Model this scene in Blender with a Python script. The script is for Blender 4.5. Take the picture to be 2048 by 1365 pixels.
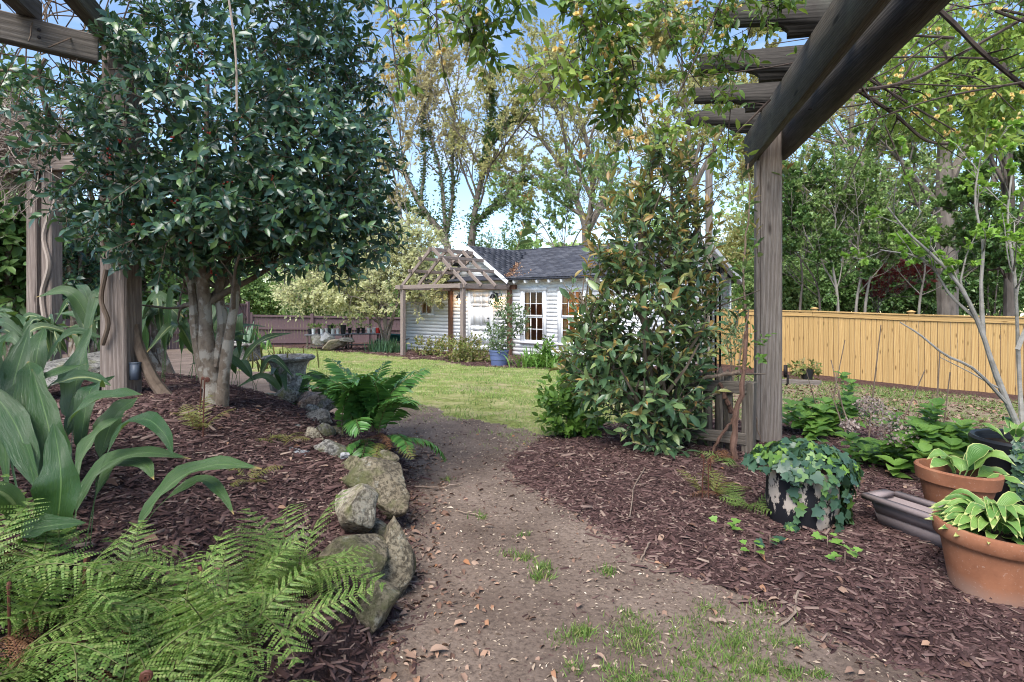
import bpy, bmesh, math, random
import numpy as np
from mathutils import Vector, Matrix

for _o in list(bpy.data.objects):
    bpy.data.objects.remove(_o)
scene = bpy.context.scene
col = scene.collection
rng = np.random.default_rng(7)
random.seed(7)
R = math.radians

# ------------------------------------------------------------------ camera
F, HZ, CH = 1137.8, 605.0, 1.05          # focal length in photo pixels, horizon row, eye height
cam = bpy.data.cameras.new('camera')
cam.sensor_width = 36.0
cam.lens = 20.0
cam.shift_y = -(682.5 - HZ) / 2048.0
cam.clip_start = 0.05
cam.clip_end = 600
cam_ob = bpy.data.objects.new('camera', cam)
cam_ob.location = (0, 0, CH)
cam_ob.rotation_euler = (R(90), 0, 0)
col.objects.link(cam_ob)
scene.camera = cam_ob

# ------------------------------------------------------------------ sky, sun, exposure
SUN_EL, SUN_AZ = R(52), R(205)           # azimuth clockwise from +Y (behind the viewer, to the left)
world = bpy.data.worlds.new('World')
scene.world = world
world.use_nodes = True
wn = world.node_tree
wn.nodes.clear()
w_out = wn.nodes.new('ShaderNodeOutputWorld')
w_bg = wn.nodes.new('ShaderNodeBackground')
w_sky = wn.nodes.new('ShaderNodeTexSky')
w_sky.sky_type = 'NISHITA'
w_sky.sun_disc = False
w_sky.sun_elevation = SUN_EL
w_sky.sun_rotation = SUN_AZ
w_sky.air_density = 1.0
w_sky.dust_density = 0.0
w_sky.ozone_density = 2.2
w_tc = wn.nodes.new('ShaderNodeTexCoord')
w_map = wn.nodes.new('ShaderNodeMapping')
w_map.inputs['Scale'].default_value = (1.0, 1.0, 2.6)
w_n = wn.nodes.new('ShaderNodeTexNoise')
w_n.inputs['Scale'].default_value = 2.3
w_n.inputs['Detail'].default_value = 7
w_n.inputs['Roughness'].default_value = 0.58
w_r = wn.nodes.new('ShaderNodeValToRGB')
w_r.color_ramp.elements[0].position = 0.53
w_r.color_ramp.elements[1].position = 0.78
w_mix = wn.nodes.new('ShaderNodeMix')
w_mix.data_type = 'RGBA'
w_mix.inputs['B'].default_value = (4.6, 4.8, 5.4, 1)      # cloud radiance on the sky's own scale
wn.links.new(w_tc.outputs['Generated'], w_map.inputs['Vector'])
wn.links.new(w_map.outputs[0], w_n.inputs['Vector'])
wn.links.new(w_n.outputs['Fac'], w_r.inputs[0])
wn.links.new(w_r.outputs[0], w_mix.inputs['Factor'])
wn.links.new(w_sky.outputs[0], w_mix.inputs['A'])
wn.links.new(w_mix.outputs['Result'], w_bg.inputs[0])
w_bg.inputs[1].default_value = 0.095
wn.links.new(w_bg.outputs[0], w_out.inputs[0])

sun = bpy.data.lights.new('sun', 'SUN')
sun.energy = 2.7
sun.angle = R(42)
sun.color = (1.0, 0.95, 0.88)
sun_ob = bpy.data.objects.new('sun', sun)
_sd = Vector((math.sin(SUN_AZ) * math.cos(SUN_EL), math.cos(SUN_AZ) * math.cos(SUN_EL), math.sin(SUN_EL)))
sun_ob.rotation_euler = _sd.to_track_quat('Z', 'Y').to_euler()
sun_ob.location = (0, 0, 30)
col.objects.link(sun_ob)

vs = scene.view_settings
vs.view_transform = 'Standard'
vs.look = 'None'
vs.gamma = 1.0
vs.use_curve_mapping = False
vs.exposure = 1.5
scene.cycles.use_denoising = True
scene.cycles.pixel_filter_type = 'BLACKMAN_HARRIS'
scene.cycles.filter_width = 1.05
scene.cycles.max_bounces = 6
scene.cycles.adaptive_threshold = 0.025
scene.cycles.transparent_max_bounces = 8

# ------------------------------------------------------------------ helpers: points, objects
def at(u, v, Y):
    """photo pixel + distance along the view axis -> point in the garden (metres)"""
    return Vector(((u - 1024) / F * Y, Y, CH + (HZ - v) / F * Y))

WM = {}
def tag(o, label=None, cat=None, group=None, kind=None):
    if label: o['label'] = label
    if cat: o['category'] = cat
    if group: o['group'] = group
    if kind: o['kind'] = kind
    return o
def hang(o, M, parent):
    WM[o] = M
    o.matrix_basis = M
    if parent is not None:
        o.parent = parent
        o.matrix_parent_inverse = WM[parent].inverted()
    return o
def thing(name, loc, label, cat, group=None, M=None):
    o = bpy.data.objects.new(name, None)
    o.empty_display_size = 0.1
    col.objects.link(o)
    hang(o, M if M is not None else Matrix.Translation(Vector(loc)), None)
    return tag(o, label, cat, group)
def link(name, me, M, parent=None, mat=None):
    if mat is not None and not me.materials:
        me.materials.append(mat)
    o = bpy.data.objects.new(name, me)
    col.objects.link(o)
    return hang(o, M, parent)

def raw_mesh(name, V, Fq, smooth=False, uv=None, mi=None):
    """V (n,3); Fq = list of int arrays, each (m,k)"""
    me = bpy.data.meshes.new(name)
    V = np.asarray(V, dtype=np.float32)
    me.vertices.add(len(V))
    me.vertices.foreach_set('co', V.ravel())
    arrs = [np.asarray(f, dtype=np.int32) for f in Fq if len(f)]
    loops = np.concatenate([a.ravel() for a in arrs])
    tot = np.concatenate([np.full(len(a), a.shape[1], dtype=np.int32) for a in arrs])
    st = np.concatenate([[0], np.cumsum(tot)[:-1]]).astype(np.int32)
    me.loops.add(len(loops))
    me.loops.foreach_set('vertex_index', loops)
    me.polygons.add(len(tot))
    me.polygons.foreach_set('loop_start', st)
    if smooth:
        me.polygons.foreach_set('use_smooth', np.ones(len(tot), dtype=bool))
    if mi is not None:
        me.polygons.foreach_set('material_index', np.asarray(mi, dtype=np.int32))
    if uv is not None:
        l = me.uv_layers.new(name='UVMap')
        l.data.foreach_set('uv', np.asarray(uv, dtype=np.float32)[loops].ravel())
    me.update(calc_edges=True)
    return me

class MB:
    """collects polygons in world (or thing-local) coordinates and builds ONE mesh object"""
    def __init__(s):
        s.v = []; s.f = {}; s.n = 0
    def add(s, V, *faces):
        V = np.asarray(V, dtype=float).reshape(-1, 3)
        for f in faces:
            f = np.asarray(f, dtype=np.int32)
            if len(f):
                s.f.setdefault(f.shape[1], []).append(f + s.n)
        s.v.append(V); s.n += len(V)
        return s
    def box(s, lo, hi):
        x0, y0, z0 = lo; x1, y1, z1 = hi
        V = [(x0,y0,z0),(x1,y0,z0),(x1,y1,z0),(x0,y1,z0),(x0,y0,z1),(x1,y0,z1),(x1,y1,z1),(x0,y1,z1)]
        return s.add(V, [(0,3,2,1),(4,5,6,7),(0,1,5,4),(1,2,6,5),(2,3,7,6),(3,0,4,7)])
    def poly_prism(s, pts, axis_vec):
        """extrude polygon pts along axis_vec"""
        P = np.asarray(pts, float); n = len(P); a = np.asarray(axis_vec, float)
        V = np.concatenate([P, P + a])
        s.add(V, [list(range(n))[::-1]], [list(range(n, 2 * n))],
              [(i, (i + 1) % n, n + (i + 1) % n, n + i) for i in range(n)])
        return s
    def tube(s, pts, rad, k=8, cap=True):
        V, Q = tubes(np.asarray([pts], float), np.asarray([rad], float), k)
        p = len(pts)
        caps = [list(range(k))[::-1], list(range((p - 1) * k, p * k))] if cap else []
        return s.add(V, Q, caps)
    def lathe(s, prof, k=24, c=(0, 0, 0), jitter=0.0, closed_bottom=True):
        prof = np.asarray(prof, float); m = len(prof)
        a = np.linspace(0, 2 * np.pi, k, endpoint=False)
        r = prof[:, 0][:, None] * (1 + jitter * np.sin(3 * a[None] + prof[:, 1][:, None] * 9))
        V = np.stack([r * np.cos(a) + c[0], r * np.sin(a) + c[1], np.repeat(prof[:, 1][:, None], k, 1) + c[2]], -1).reshape(-1, 3)
        i = np.arange(m - 1)[:, None] * k; j = np.arange(k)[None]; j2 = (j + 1) % k
        Q = np.stack([i + j, i + j2, i + k + j2, i + k + j], -1).reshape(-1, 4)
        s.add(V, Q, [list(range(k))[::-1]] if closed_bottom else [])
        return s
    def build(s, name, mat, parent=None, M=None, smooth=False, origin=True, uv=None):
        V = np.concatenate(s.v)
        Mw = M if M is not None else Matrix.Identity(4)
        if origin:
            c = (V.min(0) + V.max(0)) / 2; c[2] = V[:, 2].min()
            V = V - c
            Mw = Mw @ Matrix.Translation(Vector(c))
        me = raw_mesh(name, V, [np.concatenate(x) for x in s.f.values()], smooth, uv)
        if smooth and len(V) < 3000: me.set_sharp_from_angle(angle=R(38))
        return link(name, me, Mw, parent, mat)

def tubes(PL, RA, k=5):
    """PL (m,p,3) polylines, RA (m,p) radii -> verts, quads (open tubes)"""
    m, p, _ = PL.shape
    T = np.empty_like(PL)
    T[:, 1:-1] = PL[:, 2:] - PL[:, :-2]; T[:, 0] = PL[:, 1] - PL[:, 0]; T[:, -1] = PL[:, -1] - PL[:, -2]
    T /= np.linalg.norm(T, axis=-1, keepdims=True) + 1e-9
    ch = PL[:, -1] - PL[:, 0]; ch /= np.linalg.norm(ch, axis=-1, keepdims=True) + 1e-9
    ref = np.where(np.abs(ch[:, 2:3]) > 0.8, np.array([[0.3, 1.0, 0.05]]), np.array([[0.05, 0.1, 1.0]]))[:, None]
    U = np.cross(T, ref); U /= np.linalg.norm(U, axis=-1, keepdims=True) + 1e-9
    W = np.cross(T, U)
    a = np.linspace(0, 2 * np.pi, k, endpoint=False)
    V = PL[:, :, None] + RA[:, :, None, None] * (np.cos(a)[None, None, :, None] * U[:, :, None] + np.sin(a)[None, None, :, None] * W[:, :, None])
    b = (np.arange(m)[:, None, None] * p + np.arange(p - 1)[None, :, None]) * k
    j = np.arange(k)[None, None]; j2 = (j + 1) % k
    Q = np.stack([b + j, b + j2, b + k + j2, b + k + j], -1).reshape(-1, 4)
    return V.reshape(-1, 3), Q

def resample(pts, p):
    P = np.asarray([tuple(q) for q in pts], float)
    d = np.concatenate([[0], np.cumsum(np.linalg.norm(np.diff(P, axis=0), axis=1))])
    t = np.linspace(0, d[-1], p)
    return np.stack([np.interp(t, d, P[:, i]) for i in range(3)], -1)

def smooth_line(pts, p):
    """Catmull-Rom through pts, p samples"""
    P = np.asarray([tuple(q) for q in pts], float)
    P = np.concatenate([[2 * P[0] - P[1]], P, [2 * P[-1] - P[-2]]])
    n = len(P) - 3
    out = []
    for t in np.linspace(0, n - 1e-6, p):
        i = int(t); f = t - i
        a, b, c, d = P[i:i + 4]
        out.append(0.5 * ((2 * b) + (-a + c) * f + (2 * a - 5 * b + 4 * c - d) * f * f + (-a + 3 * b - 3 * c + d) * f ** 3))
    return np.array(out)

_box_cache = {}
def beam(name, A, B, w, h, mat, parent=None, up=(0, 0, 1), bev=0.006):
    """board from A to B; local X along its length, width w (local Y), height h (local Z)"""
    A = Vector(A); B = Vector(B); L = (B - A).length
    x = (B - A).normalized(); u = Vector(up)
    y = u.cross(x)
    if y.length < 1e-4: y = Vector((0, 1, 0)).cross(x)
    y.normalize(); z = x.cross(y)
    M = Matrix((x, y, z)).transposed().to_4x4(); M.translation = A
    me = bpy.data.meshes.new(name)
    bm = bmesh.new()
    bmesh.ops.create_cube(bm, size=1.0)
    for v in bm.verts:
        v.co = Vector(((v.co.x + 0.5) * L, v.co.y * w, v.co.z * h))
    if bev > 0:
        bmesh.ops.bevel(bm, geom=bm.edges[:], offset=min(bev, w * 0.2, h * 0.2), segments=1, affect='EDGES')
    bm.to_mesh(me); bm.free()
    return link(name, me, M, parent, mat)

def copy_tree(o, M, label=None, group=None):
    """a copy of a thing, its parts and sub-parts, placed at world matrix M"""
    M0 = WM[o]
    def rec(src, par):
        c = src.copy(); col.objects.link(c)
        Mw = M @ M0.inverted() @ WM[src]
        c.parent = None
        c.matrix_parent_inverse = Matrix.Identity(4)
        hang(c, Mw, par)
        for ch in src.children: rec(ch, c)
        return c
    c = rec(o, None)
    if label: c['label'] = label
    if group: c['group'] = group
    return c

# ------------------------------------------------------------------ helpers: node materials
class NM:
    def __init__(s, name, rough=0.7, spec=0.3):
        s.m = bpy.data.materials.new(name); s.m.use_nodes = True
        s.t = s.m.node_tree; s.b = s.t.nodes['Principled BSDF']; s.out = s.t.nodes['Material Output']
        s.b.inputs['Roughness'].default_value = rough
        s.b.inputs['Specular IOR Level'].default_value = spec
        s.tc = None
    def node(s, kind, **kw):
        n = s.t.nodes.new(kind)
        for k, v in kw.items(): setattr(n, k, v)
        return n
    def L(s, a, b): s.t.links.new(a, b)
    def coord(s, which='Object', scale=(1, 1, 1), rand=False):
        if s.tc is None: s.tc = s.node('ShaderNodeTexCoord')
        mp = s.node('ShaderNodeMapping'); mp.inputs['Scale'].default_value = scale
        s.L(s.tc.outputs[which], mp.inputs['Vector'])
        if rand:
            oi = s.node('ShaderNodeObjectInfo'); mm = s.node('ShaderNodeMath', operation='MULTIPLY'); mm.inputs[1].default_value = 57.0
            s.L(oi.outputs['Random'], mm.inputs[0]); s.L(mm.outputs[0], mp.inputs['Location'])
        return mp.outputs[0]
    def noise(s, sc, vec=None, detail=4, rough=0.55, dist=0.0):
        n = s.node('ShaderNodeTexNoise'); n.inputs['Scale'].default_value = sc; n.inputs['Detail'].default_value = detail
        n.inputs['Roughness'].default_value = rough; n.inputs['Distortion'].default_value = dist
        if vec is not None: s.L(vec, n.inputs['Vector'])
        return n.outputs['Fac']
    def voro(s, sc, vec=None, feature='F1', out='Distance'):
        n = s.node('ShaderNodeTexVoronoi', feature=feature); n.inputs['Scale'].default_value = sc
        if vec is not None: s.L(vec, n.inputs['Vector'])
        return n.outputs[out]
    def ramp(s, fac, stops, interp='LINEAR'):
        n = s.node('ShaderNodeValToRGB'); cr = n.color_ramp; cr.interpolation = interp
        while len(cr.elements) < len(stops): cr.elements.new(0.5)
        for e, (p, c) in zip(cr.elements, stops):
            e.position = p; e.color = (*c, 1) if len(c) == 3 else c
        s.L(fac, n.inputs[0]); return n.outputs[0]
    def mix(s, fac, a, b, blend='MIX'):
        n = s.node('ShaderNodeMix', data_type='RGBA', blend_type=blend)
        if isinstance(fac, (int, float)): n.inputs['Factor'].default_value = fac
        else: s.L(fac, n.inputs['Factor'])
        for k, x in (('A', a), ('B', b)):
            if isinstance(x, tuple): n.inputs[k].default_value = (*x, 1)
            else: s.L(x, n.inputs[k])
        return n.outputs['Result']
    def math(s, op, a, b=None):
        n = s.node('ShaderNodeMath', operation=op)
        for i, x in enumerate((a, b)):
            if x is None: continue
            if isinstance(x, (int, float)): n.inputs[i].default_value = x
            else: s.L(x, n.inputs[i])
        return n.outputs[0]
    def island(s):
        g = s.node('ShaderNodeNewGeometry'); oi = s.node('ShaderNodeObjectInfo')
        return s.math('FRACT', s.math('ADD', g.outputs['Random Per Island'], oi.outputs['Random']))
    def base(s, c):
        if isinstance(c, tuple): s.b.inputs['Base Color'].default_value = (*c, 1)
        else: s.L(c, s.b.inputs['Base Color'])
        return s
    def bump(s, h, strength=0.4, dist=0.02):
        n = s.node('ShaderNodeBump'); n.inputs['Strength'].default_value = strength; n.inputs['Distance'].default_value = dist
        s.L(h, n.inputs['Height']); s.L(n.outputs[0], s.b.inputs['Normal']); return s
    def rough(s, r): s.L(r, s.b.inputs['Roughness']); return s

def leaf_mat(name, cols, rough=0.45, spec=0.4, trans=0.3, tcol=None, patch=0.35):
    """green of a leaf: per-leaf random colour, fine mottling, light passing through"""
    m = NM(name, rough, spec)
    st = [(i / max(1, len(cols) - 1), c) for i, c in enumerate(cols)]
    c = m.ramp(m.island(), st)
    n = m.noise(34, m.coord('Object'), 3)
    c = m.mix(m.math('MULTIPLY', n, patch), c, tuple(x * 0.45 for x in cols[0]))
    m.base(c)
    if trans > 0:
        tr = m.node('ShaderNodeBsdfTranslucent')
        if tcol is None: tcol = (0.35, 0.5, 0.08)
        cc = m.mix(0.5, c, tcol); m.L(cc, tr.inputs['Color'])
        mx = m.node('ShaderNodeMixShader'); mx.inputs[0].default_value = trans
        m.L(m.b.outputs[0], mx.inputs[1]); m.L(tr.outputs[0], mx.inputs[2]); m.L(mx.outputs[0], m.out.inputs[0])
    return m.m

def wood_mat(name, c1, c2, c3, rough=0.8, ring=26.0, knots=True, moss=None, spec=0.2, crack=0.55, wave=0.45, kn_r=0.13):
    """weathered board: grain runs along local X, colour shifts board by board"""
    m = NM(name, rough, spec)
    v = m.coord('Object', (0.6, 13, 13), rand=True)
    big = m.noise(1.6, v, 3, 0.5, 0.8)
    w = m.node('ShaderNodeTexWave', wave_type='BANDS', bands_direction='DIAGONAL')
    w.inputs['Scale'].default_value = ring * 0.08; w.inputs['Distortion'].default_value = 7.0
    w.inputs['Detail'].default_value = 3; w.inputs['Detail Scale'].default_value = 0.7
    m.L(v, w.inputs['Vector'])
    fine = m.noise(22, m.coord('Object', (0.35, 14, 14), rand=True), 5, 0.7)
    c = m.ramp(big, [(0.2, c1), (0.8, c2)])
    c = m.mix(m.ramp(w.outputs['Fac'], [(0.25, (0, 0, 0)), (0.8, (wave,) * 3)]), c, c3)
    c = m.mix(m.ramp(fine, [(0.42, (crack,) * 3), (0.6, (0, 0, 0))]), c, tuple(x * 0.35 for x in c3))
    if knots:
        kn = m.voro(2.6, m.coord('Object', (0.8, 3.2, 3.2), rand=True))
        c = m.mix(m.ramp(kn, [(kn_r * .4, (0.95,) * 3), (kn_r, (0, 0, 0))]), c, tuple(x * 0.4 for x in c3))
    oi = m.node('ShaderNodeObjectInfo')
    c = m.mix(m.math('MULTIPLY', oi.outputs['Random'], 0.35), c, tuple(x * 0.55 for x in c1))
    if moss:
        g = m.noise(3.5, m.coord('Object', rand=True), 5)
        c = m.mix(m.ramp(g, [(0.55, (0, 0, 0)), (0.75, (0.6,) * 3)]), c, moss)
    m.base(c)
    m.bump(m.math('ADD', m.math('MULTIPLY', fine, 0.7), w.outputs['Fac']), 0.35, 0.004)
    return m.m

def bark_mat(name, c1, c2, c3=None, sc=14.0, z=0.25, strength=0.7, moss=None):
    m = NM(name, 0.9, 0.15)
    v = m.coord('Object', (1, 1, z))
    n = m.noise(sc, v, 6, 0.65, 0.4)
    c = m.ramp(n, [(0.32, c1), (0.62, c2)])
    if c3:
        p = m.noise(sc * 0.55, m.coord('Object'), 4, 0.6)
        c = m.mix(m.ramp(p, [(0.5, (0, 0, 0)), (0.58, (1, 1, 1))]), c, c3)
    if moss:
        p2 = m.noise(3.0, m.coord('Object'), 3)
        c = m.mix(m.ramp(p2, [(0.5, (0, 0, 0)), (0.7, (0.7,) * 3)]), c, moss)
    m.base(c); m.bump(n, strength, 0.01)
    return m.m

def plain_mat(name, c, rough=0.6, spec=0.3, var=0.25, sc=9.0, bump=0.15, metal=0.0, rand=True):
    m = NM(name, rough, spec)
    n = m.noise(sc, m.coord('Object', rand=rand), 5, 0.6)
    m.base(m.mix(m.math('MULTIPLY', n, var * 2), c, tuple(x * 0.45 for x in c)))
    m.b.inputs['Metallic'].default_value = metal
    if bump: m.bump(n, bump, 0.004)
    return m.m

# ------------------------------------------------------------------ helpers: leaves and branches
def unit(A): return A / (np.linalg.norm(A, axis=-1, keepdims=True) + 1e-9)

def leaf_tmpl(w=0.42, fold=0.08, curl=0.1, kind='oval'):
    """leaf of length 1 along x; returns verts, faces (quads)"""
    if kind == 'kite':
        return np.array([(0, 0, 0), (0.45, w / 2, fold), (1, 0, -curl), (0.45, -w / 2, fold)], float), [np.array([(0, 1, 2, 3)])]
    if kind == 'oval':
        V = [(0, 0, 0), (0.28, 0, 0), (0.68, 0, -curl * .4), (1, 0, -curl),
             (0.26, w * .42, fold), (0.62, w * .46, fold - curl * .3), (0.26, -w * .42, fold), (0.62, -w * .46, fold - curl * .3)]
        return np.array(V, float), [np.array([(1, 2, 5, 4), (1, 6, 7, 2)]), np.array([(0, 1, 4), (0, 6, 1), (2, 3, 5), (2, 7, 3)])]
    if kind == 'ivy':     # five-lobed
        pts = [(0.0, 0), (-.11, .28), (.08, .50), (.29, .35), (.56, .42), (.64, .22), (1, 0)]
        V = [(x, y * w / .5, fold * abs(y) - curl * x * x) for x, y in pts] + [(x, -y * w / .5, fold * abs(y) - curl * x * x) for x, y in pts[1:-1]]
        c = len(V); V.append((.3, 0, -.03))
        ring = [0, 1, 2, 3, 4, 5, 6, 11, 10, 9, 8, 7]
        return np.array(V, float), [np.array([(c, ring[(i + 1) % 12], ring[i]) for i in range(12)])]
    if kind == 'broad':   # heart-shaped, cupped, for hydrangea / hosta
        xs = [0, .12, .35, .62, .85, 1.0]; ws = [0.02, .36, .5, .4, .2, 0.0]
        V = []
        for x, q in zip(xs, ws):
            zc = -curl * x * x + 0.10 * math.sin(x * 3.1)
            V += [(x, q * w, zc + fold * q), (x, q * w * .45, zc + fold * .2 * q), (x, 0, zc - .02), (x, -q * w * .45, zc + fold * .2 * q), (x, -q * w, zc + fold * q)]
        Q = [(i * 5 + j, i * 5 + j + 1, i * 5 + j + 6, i * 5 + j + 5) for i in range(5) for j in range(4)]
        return np.array(V, float), [np.array(Q)[:, ::-1]]
    if kind == 'blade':
        V = [(0, w / 2, 0), (0, -w / 2, 0), (.5, w * .4, -curl * .25), (.5, -w * .4, -curl * .25), (1, 0, -curl)]
        return np.array(V, float), [np.array([(0, 1, 3, 2)]), np.array([(2, 3, 4)])]
    if kind == 'chip':    # small bark sliver, open underneath
        V = [(0, -w / 2, 0), (1, -w * .35, .02), (1, w * .4, .0), (0, w / 2, .01), (.05, -w * .35, fold), (.93, -w * .2, fold), (.93, w * .25, fold * .8), (.05, w * .35, fold)]
        return np.array(V, float), [np.array([(4, 5, 6, 7), (0, 1, 5, 4), (1, 2, 6, 5), (2, 3, 7, 6), (3, 0, 4, 7)])]

def frames(D, N):
    D = unit(D); N = unit(N - (N * D).sum(-1, keepdims=True) * D); B = np.cross(N, D)
    return D, B, N

def scatter_mesh(P, D, N, S, tm):
    V0, Fs = tm
    D, B, N = frames(D, N)
    V = P[:, None] + S[:, None, None] * (V0[None, :, 0:1] * D[:, None] + V0[None, :, 1:2] * B[:, None] + V0[None, :, 2:3] * N[:, None])
    off = np.arange(len(P))[:, None, None] * len(V0)
    return V.reshape(-1, 3), [(f[None] + off).reshape(-1, f.shape[1]) for f in Fs]

def foliage(P, D, N, S, tm, mat, parent, name='foliage', pieces=0, piece='leaf', stuff=True, smooth=False, score=None):
    """leaves: the `pieces` that show largest are objects of their own, the rest one part"""
    P, D, N, S = (np.asarray(a, float) for a in (P, D, N, S))
    if pieces:
        c = P - np.array([0, 0, CH]); dep = np.maximum(c[:, 1], 0.2)
        u = 1024 + F * c[:, 0] / dep; v = HZ - F * c[:, 2] / dep
        inside = (u > 5) & (u < 2043) & (v > 5) & (v < 1360)
        sc = np.where(inside, S / np.linalg.norm(c, axis=1), 0) if score is None else np.where(inside, score, -1e9)
        idx = np.argsort(-sc)[:min(pieces, int(inside.sum()))]
        me = raw_mesh(piece, tm[0], tm[1], smooth); me.materials.append(mat)
        Dn, Bn, Nn = frames(D, N)
        for i in idx:
            s = S[i]
            M = Matrix((( Dn[i,0]*s, Bn[i,0]*s, Nn[i,0]*s, P[i,0]), (Dn[i,1]*s, Bn[i,1]*s, Nn[i,1]*s, P[i,1]), (Dn[i,2]*s, Bn[i,2]*s, Nn[i,2]*s, P[i,2]), (0,0,0,1)))
            link(piece, me, M, parent)
        keep = np.ones(len(P), bool); keep[idx] = False
        P, D, N, S = P[keep], D[keep], N[keep], S[keep]
    if len(P) == 0: return None
    V, Fs = scatter_mesh(P, D, N, S, tm)
    c = V.mean(0); c[2] = V[:, 2].min()
    me = raw_mesh(name, V - c, Fs, smooth)
    o = link(name, me, Matrix.Translation(Vector(c)), parent, mat)
    if stuff: o['kind'] = 'stuff'
    return o

def polys(base, dirs, lens, p, up=0.15, jit=0.12):
    """grow m polylines of p points"""
    m = len(base); D = unit(dirs.copy()); PL = np.empty((m, p, 3)); PL[:, 0] = base
    st = (lens / (p - 1))[:, None]
    for i in range(1, p):
        D = unit(D + rng.normal(0, jit, (m, 3)) + np.array([0, 0, up]))
        PL[:, i] = PL[:, i - 1] + D * st
    return PL

def sprout(PL, RA, n, f0=0.25, f1=1.0, ang=50, lenf=0.5, p=5, up=0.1, jit=0.12, rmin=0.004, angv=15, lmin=0.0, rf=0.62):
    m, q, _ = PL.shape
    idx = np.repeat(np.arange(m), n)
    t = rng.uniform(f0, f1, m * n) * (q - 1)
    i = np.minimum(t.astype(int), q - 2); f = (t - i)[:, None]
    base = PL[idx, i] * (1 - f) + PL[idx, i + 1] * f
    T = unit(PL[idx, i + 1] - PL[idx, i])
    rnd = rng.normal(0, 1, T.shape); per = unit(rnd - (rnd * T).sum(-1, keepdims=True) * T)
    a = np.radians(rng.normal(ang, angv, m * n))[:, None]
    D = T * np.cos(a) + per * np.sin(a)
    Lp = np.linalg.norm(np.diff(PL, axis=1), axis=-1).sum(1)[idx]
    ln = np.maximum(Lp * lenf * rng.uniform(0.6, 1.25, m * n) * (1.15 - 0.5 * t / (q - 1)), lmin)
    out = polys(base, D, ln, p, up, jit)
    r0 = np.maximum((RA[idx, i] * (1 - f[:, 0]) + RA[idx, i + 1] * f[:, 0]) * rf, rmin)
    rr = r0[:, None] * np.linspace(1, 0.35, p)[None]
    return out, np.maximum(rr, rmin * 0.6)

def leaves_on(PL, n, size, f0=0.3, f1=1.0, spread=55, out=None, upw=0.8, rand=0.4, sv=0.3, droop=0.0):
    m, q, _ = PL.shape
    idx = np.repeat(np.arange(m), n)
    t = rng.uniform(f0, f1, m * n) * (q - 1)
    i = np.minimum(t.astype(int), q - 2); f = (t - i)[:, None]
    P = PL[idx, i] * (1 - f) + PL[idx, i + 1] * f
    T = unit(PL[idx, i + 1] - PL[idx, i])
    rnd = rng.normal(0, 1, T.shape); per = unit(rnd - (rnd * T).sum(-1, keepdims=True) * T)
    a = np.radians(rng.normal(spread, 18, m * n))[:, None]
    D = unit(T * np.cos(a) + per * np.sin(a) + np.array([0, 0, -droop]))
    N = np.array([0, 0, upw]) + rng.normal(0, rand, P.shape)
    if out is not None: N = N + 0.5 * unit(P - np.asarray(out))
    S = size * np.clip(rng.normal(1, sv, m * n), 0.5, 1.6)
    return P, D, N, S

def cat(*tups): return tuple(np.concatenate(x) for x in zip(*tups))

def blob_points(n, c, r, shell=0.55):
    d = unit(rng.normal(0, 1, (n, 3)))
    rad = (shell ** 3 + (1 - shell ** 3) * rng.uniform(0, 1, n)) ** (1 / 3)
    return np.asarray(c, float) + d * rad[:, None] * np.asarray(r, float), d

def sprigs(C, Dr, nl, tl, ls, spread=58, upw=0.6, rand=0.3, sv=0.22, out=None):
    """twigs centred at C along Dr, each carrying nl leaves"""
    m = len(C); Dr = unit(Dr)
    A = C - Dr * (tl * 0.5)[:, None]; B = C + Dr * (tl * 0.5)[:, None]
    PL = np.stack([A, C, B], 1)
    k = np.tile(np.arange(nl), m); idx = np.repeat(np.arange(m), nl)
    f = (0.15 + 0.85 * k / max(1, nl - 1))[:, None]
    P = A[idx] * (1 - f) + B[idx] * f
    ref = unit(rng.normal(0, 1, (m, 3))); U = unit(np.cross(Dr, ref)); W = np.cross(Dr, U)
    az = k * 2.4 + rng.normal(0, 0.3, len(k))
    per = np.cos(az)[:, None] * U[idx] + np.sin(az)[:, None] * W[idx]
    a = np.radians(spread * (1.15 - 0.55 * f[:, 0]) + rng.normal(0, 10, len(k)))[:, None]
    D = Dr[idx] * np.cos(a) + per * np.sin(a)
    N = Dr[idx] * 0.7 + np.array([0, 0, upw]) + rng.normal(0, rand, P.shape)
    if out is not None: N = N + 0.4 * unit(P - np.asarray(out))
    S = ls * np.clip(rng.normal(1, sv, len(k)), 0.5, 1.5)
    return PL, (P, D, N, S)

def branch_part(name, sets, mat, parent, k=(6,), stuff=False):
    mb = MB()
    for j, (PL, RA) in enumerate(sets):
        V, Q = tubes(PL, RA, k[min(j, len(k) - 1)]); mb.add(V, Q)
    o = mb.build(name, mat, parent, smooth=True)
    if stuff or name in ('branches', 'shoots'): o['kind'] = 'stuff'
    return o
def limb(pts, r0, r1, p=12):
    PL = smooth_line(pts, p)
    return PL[None], (np.linspace(r0, r1, p) * (1 + 0.08 * np.sin(np.arange(p) * 1.7)))[None]
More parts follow.
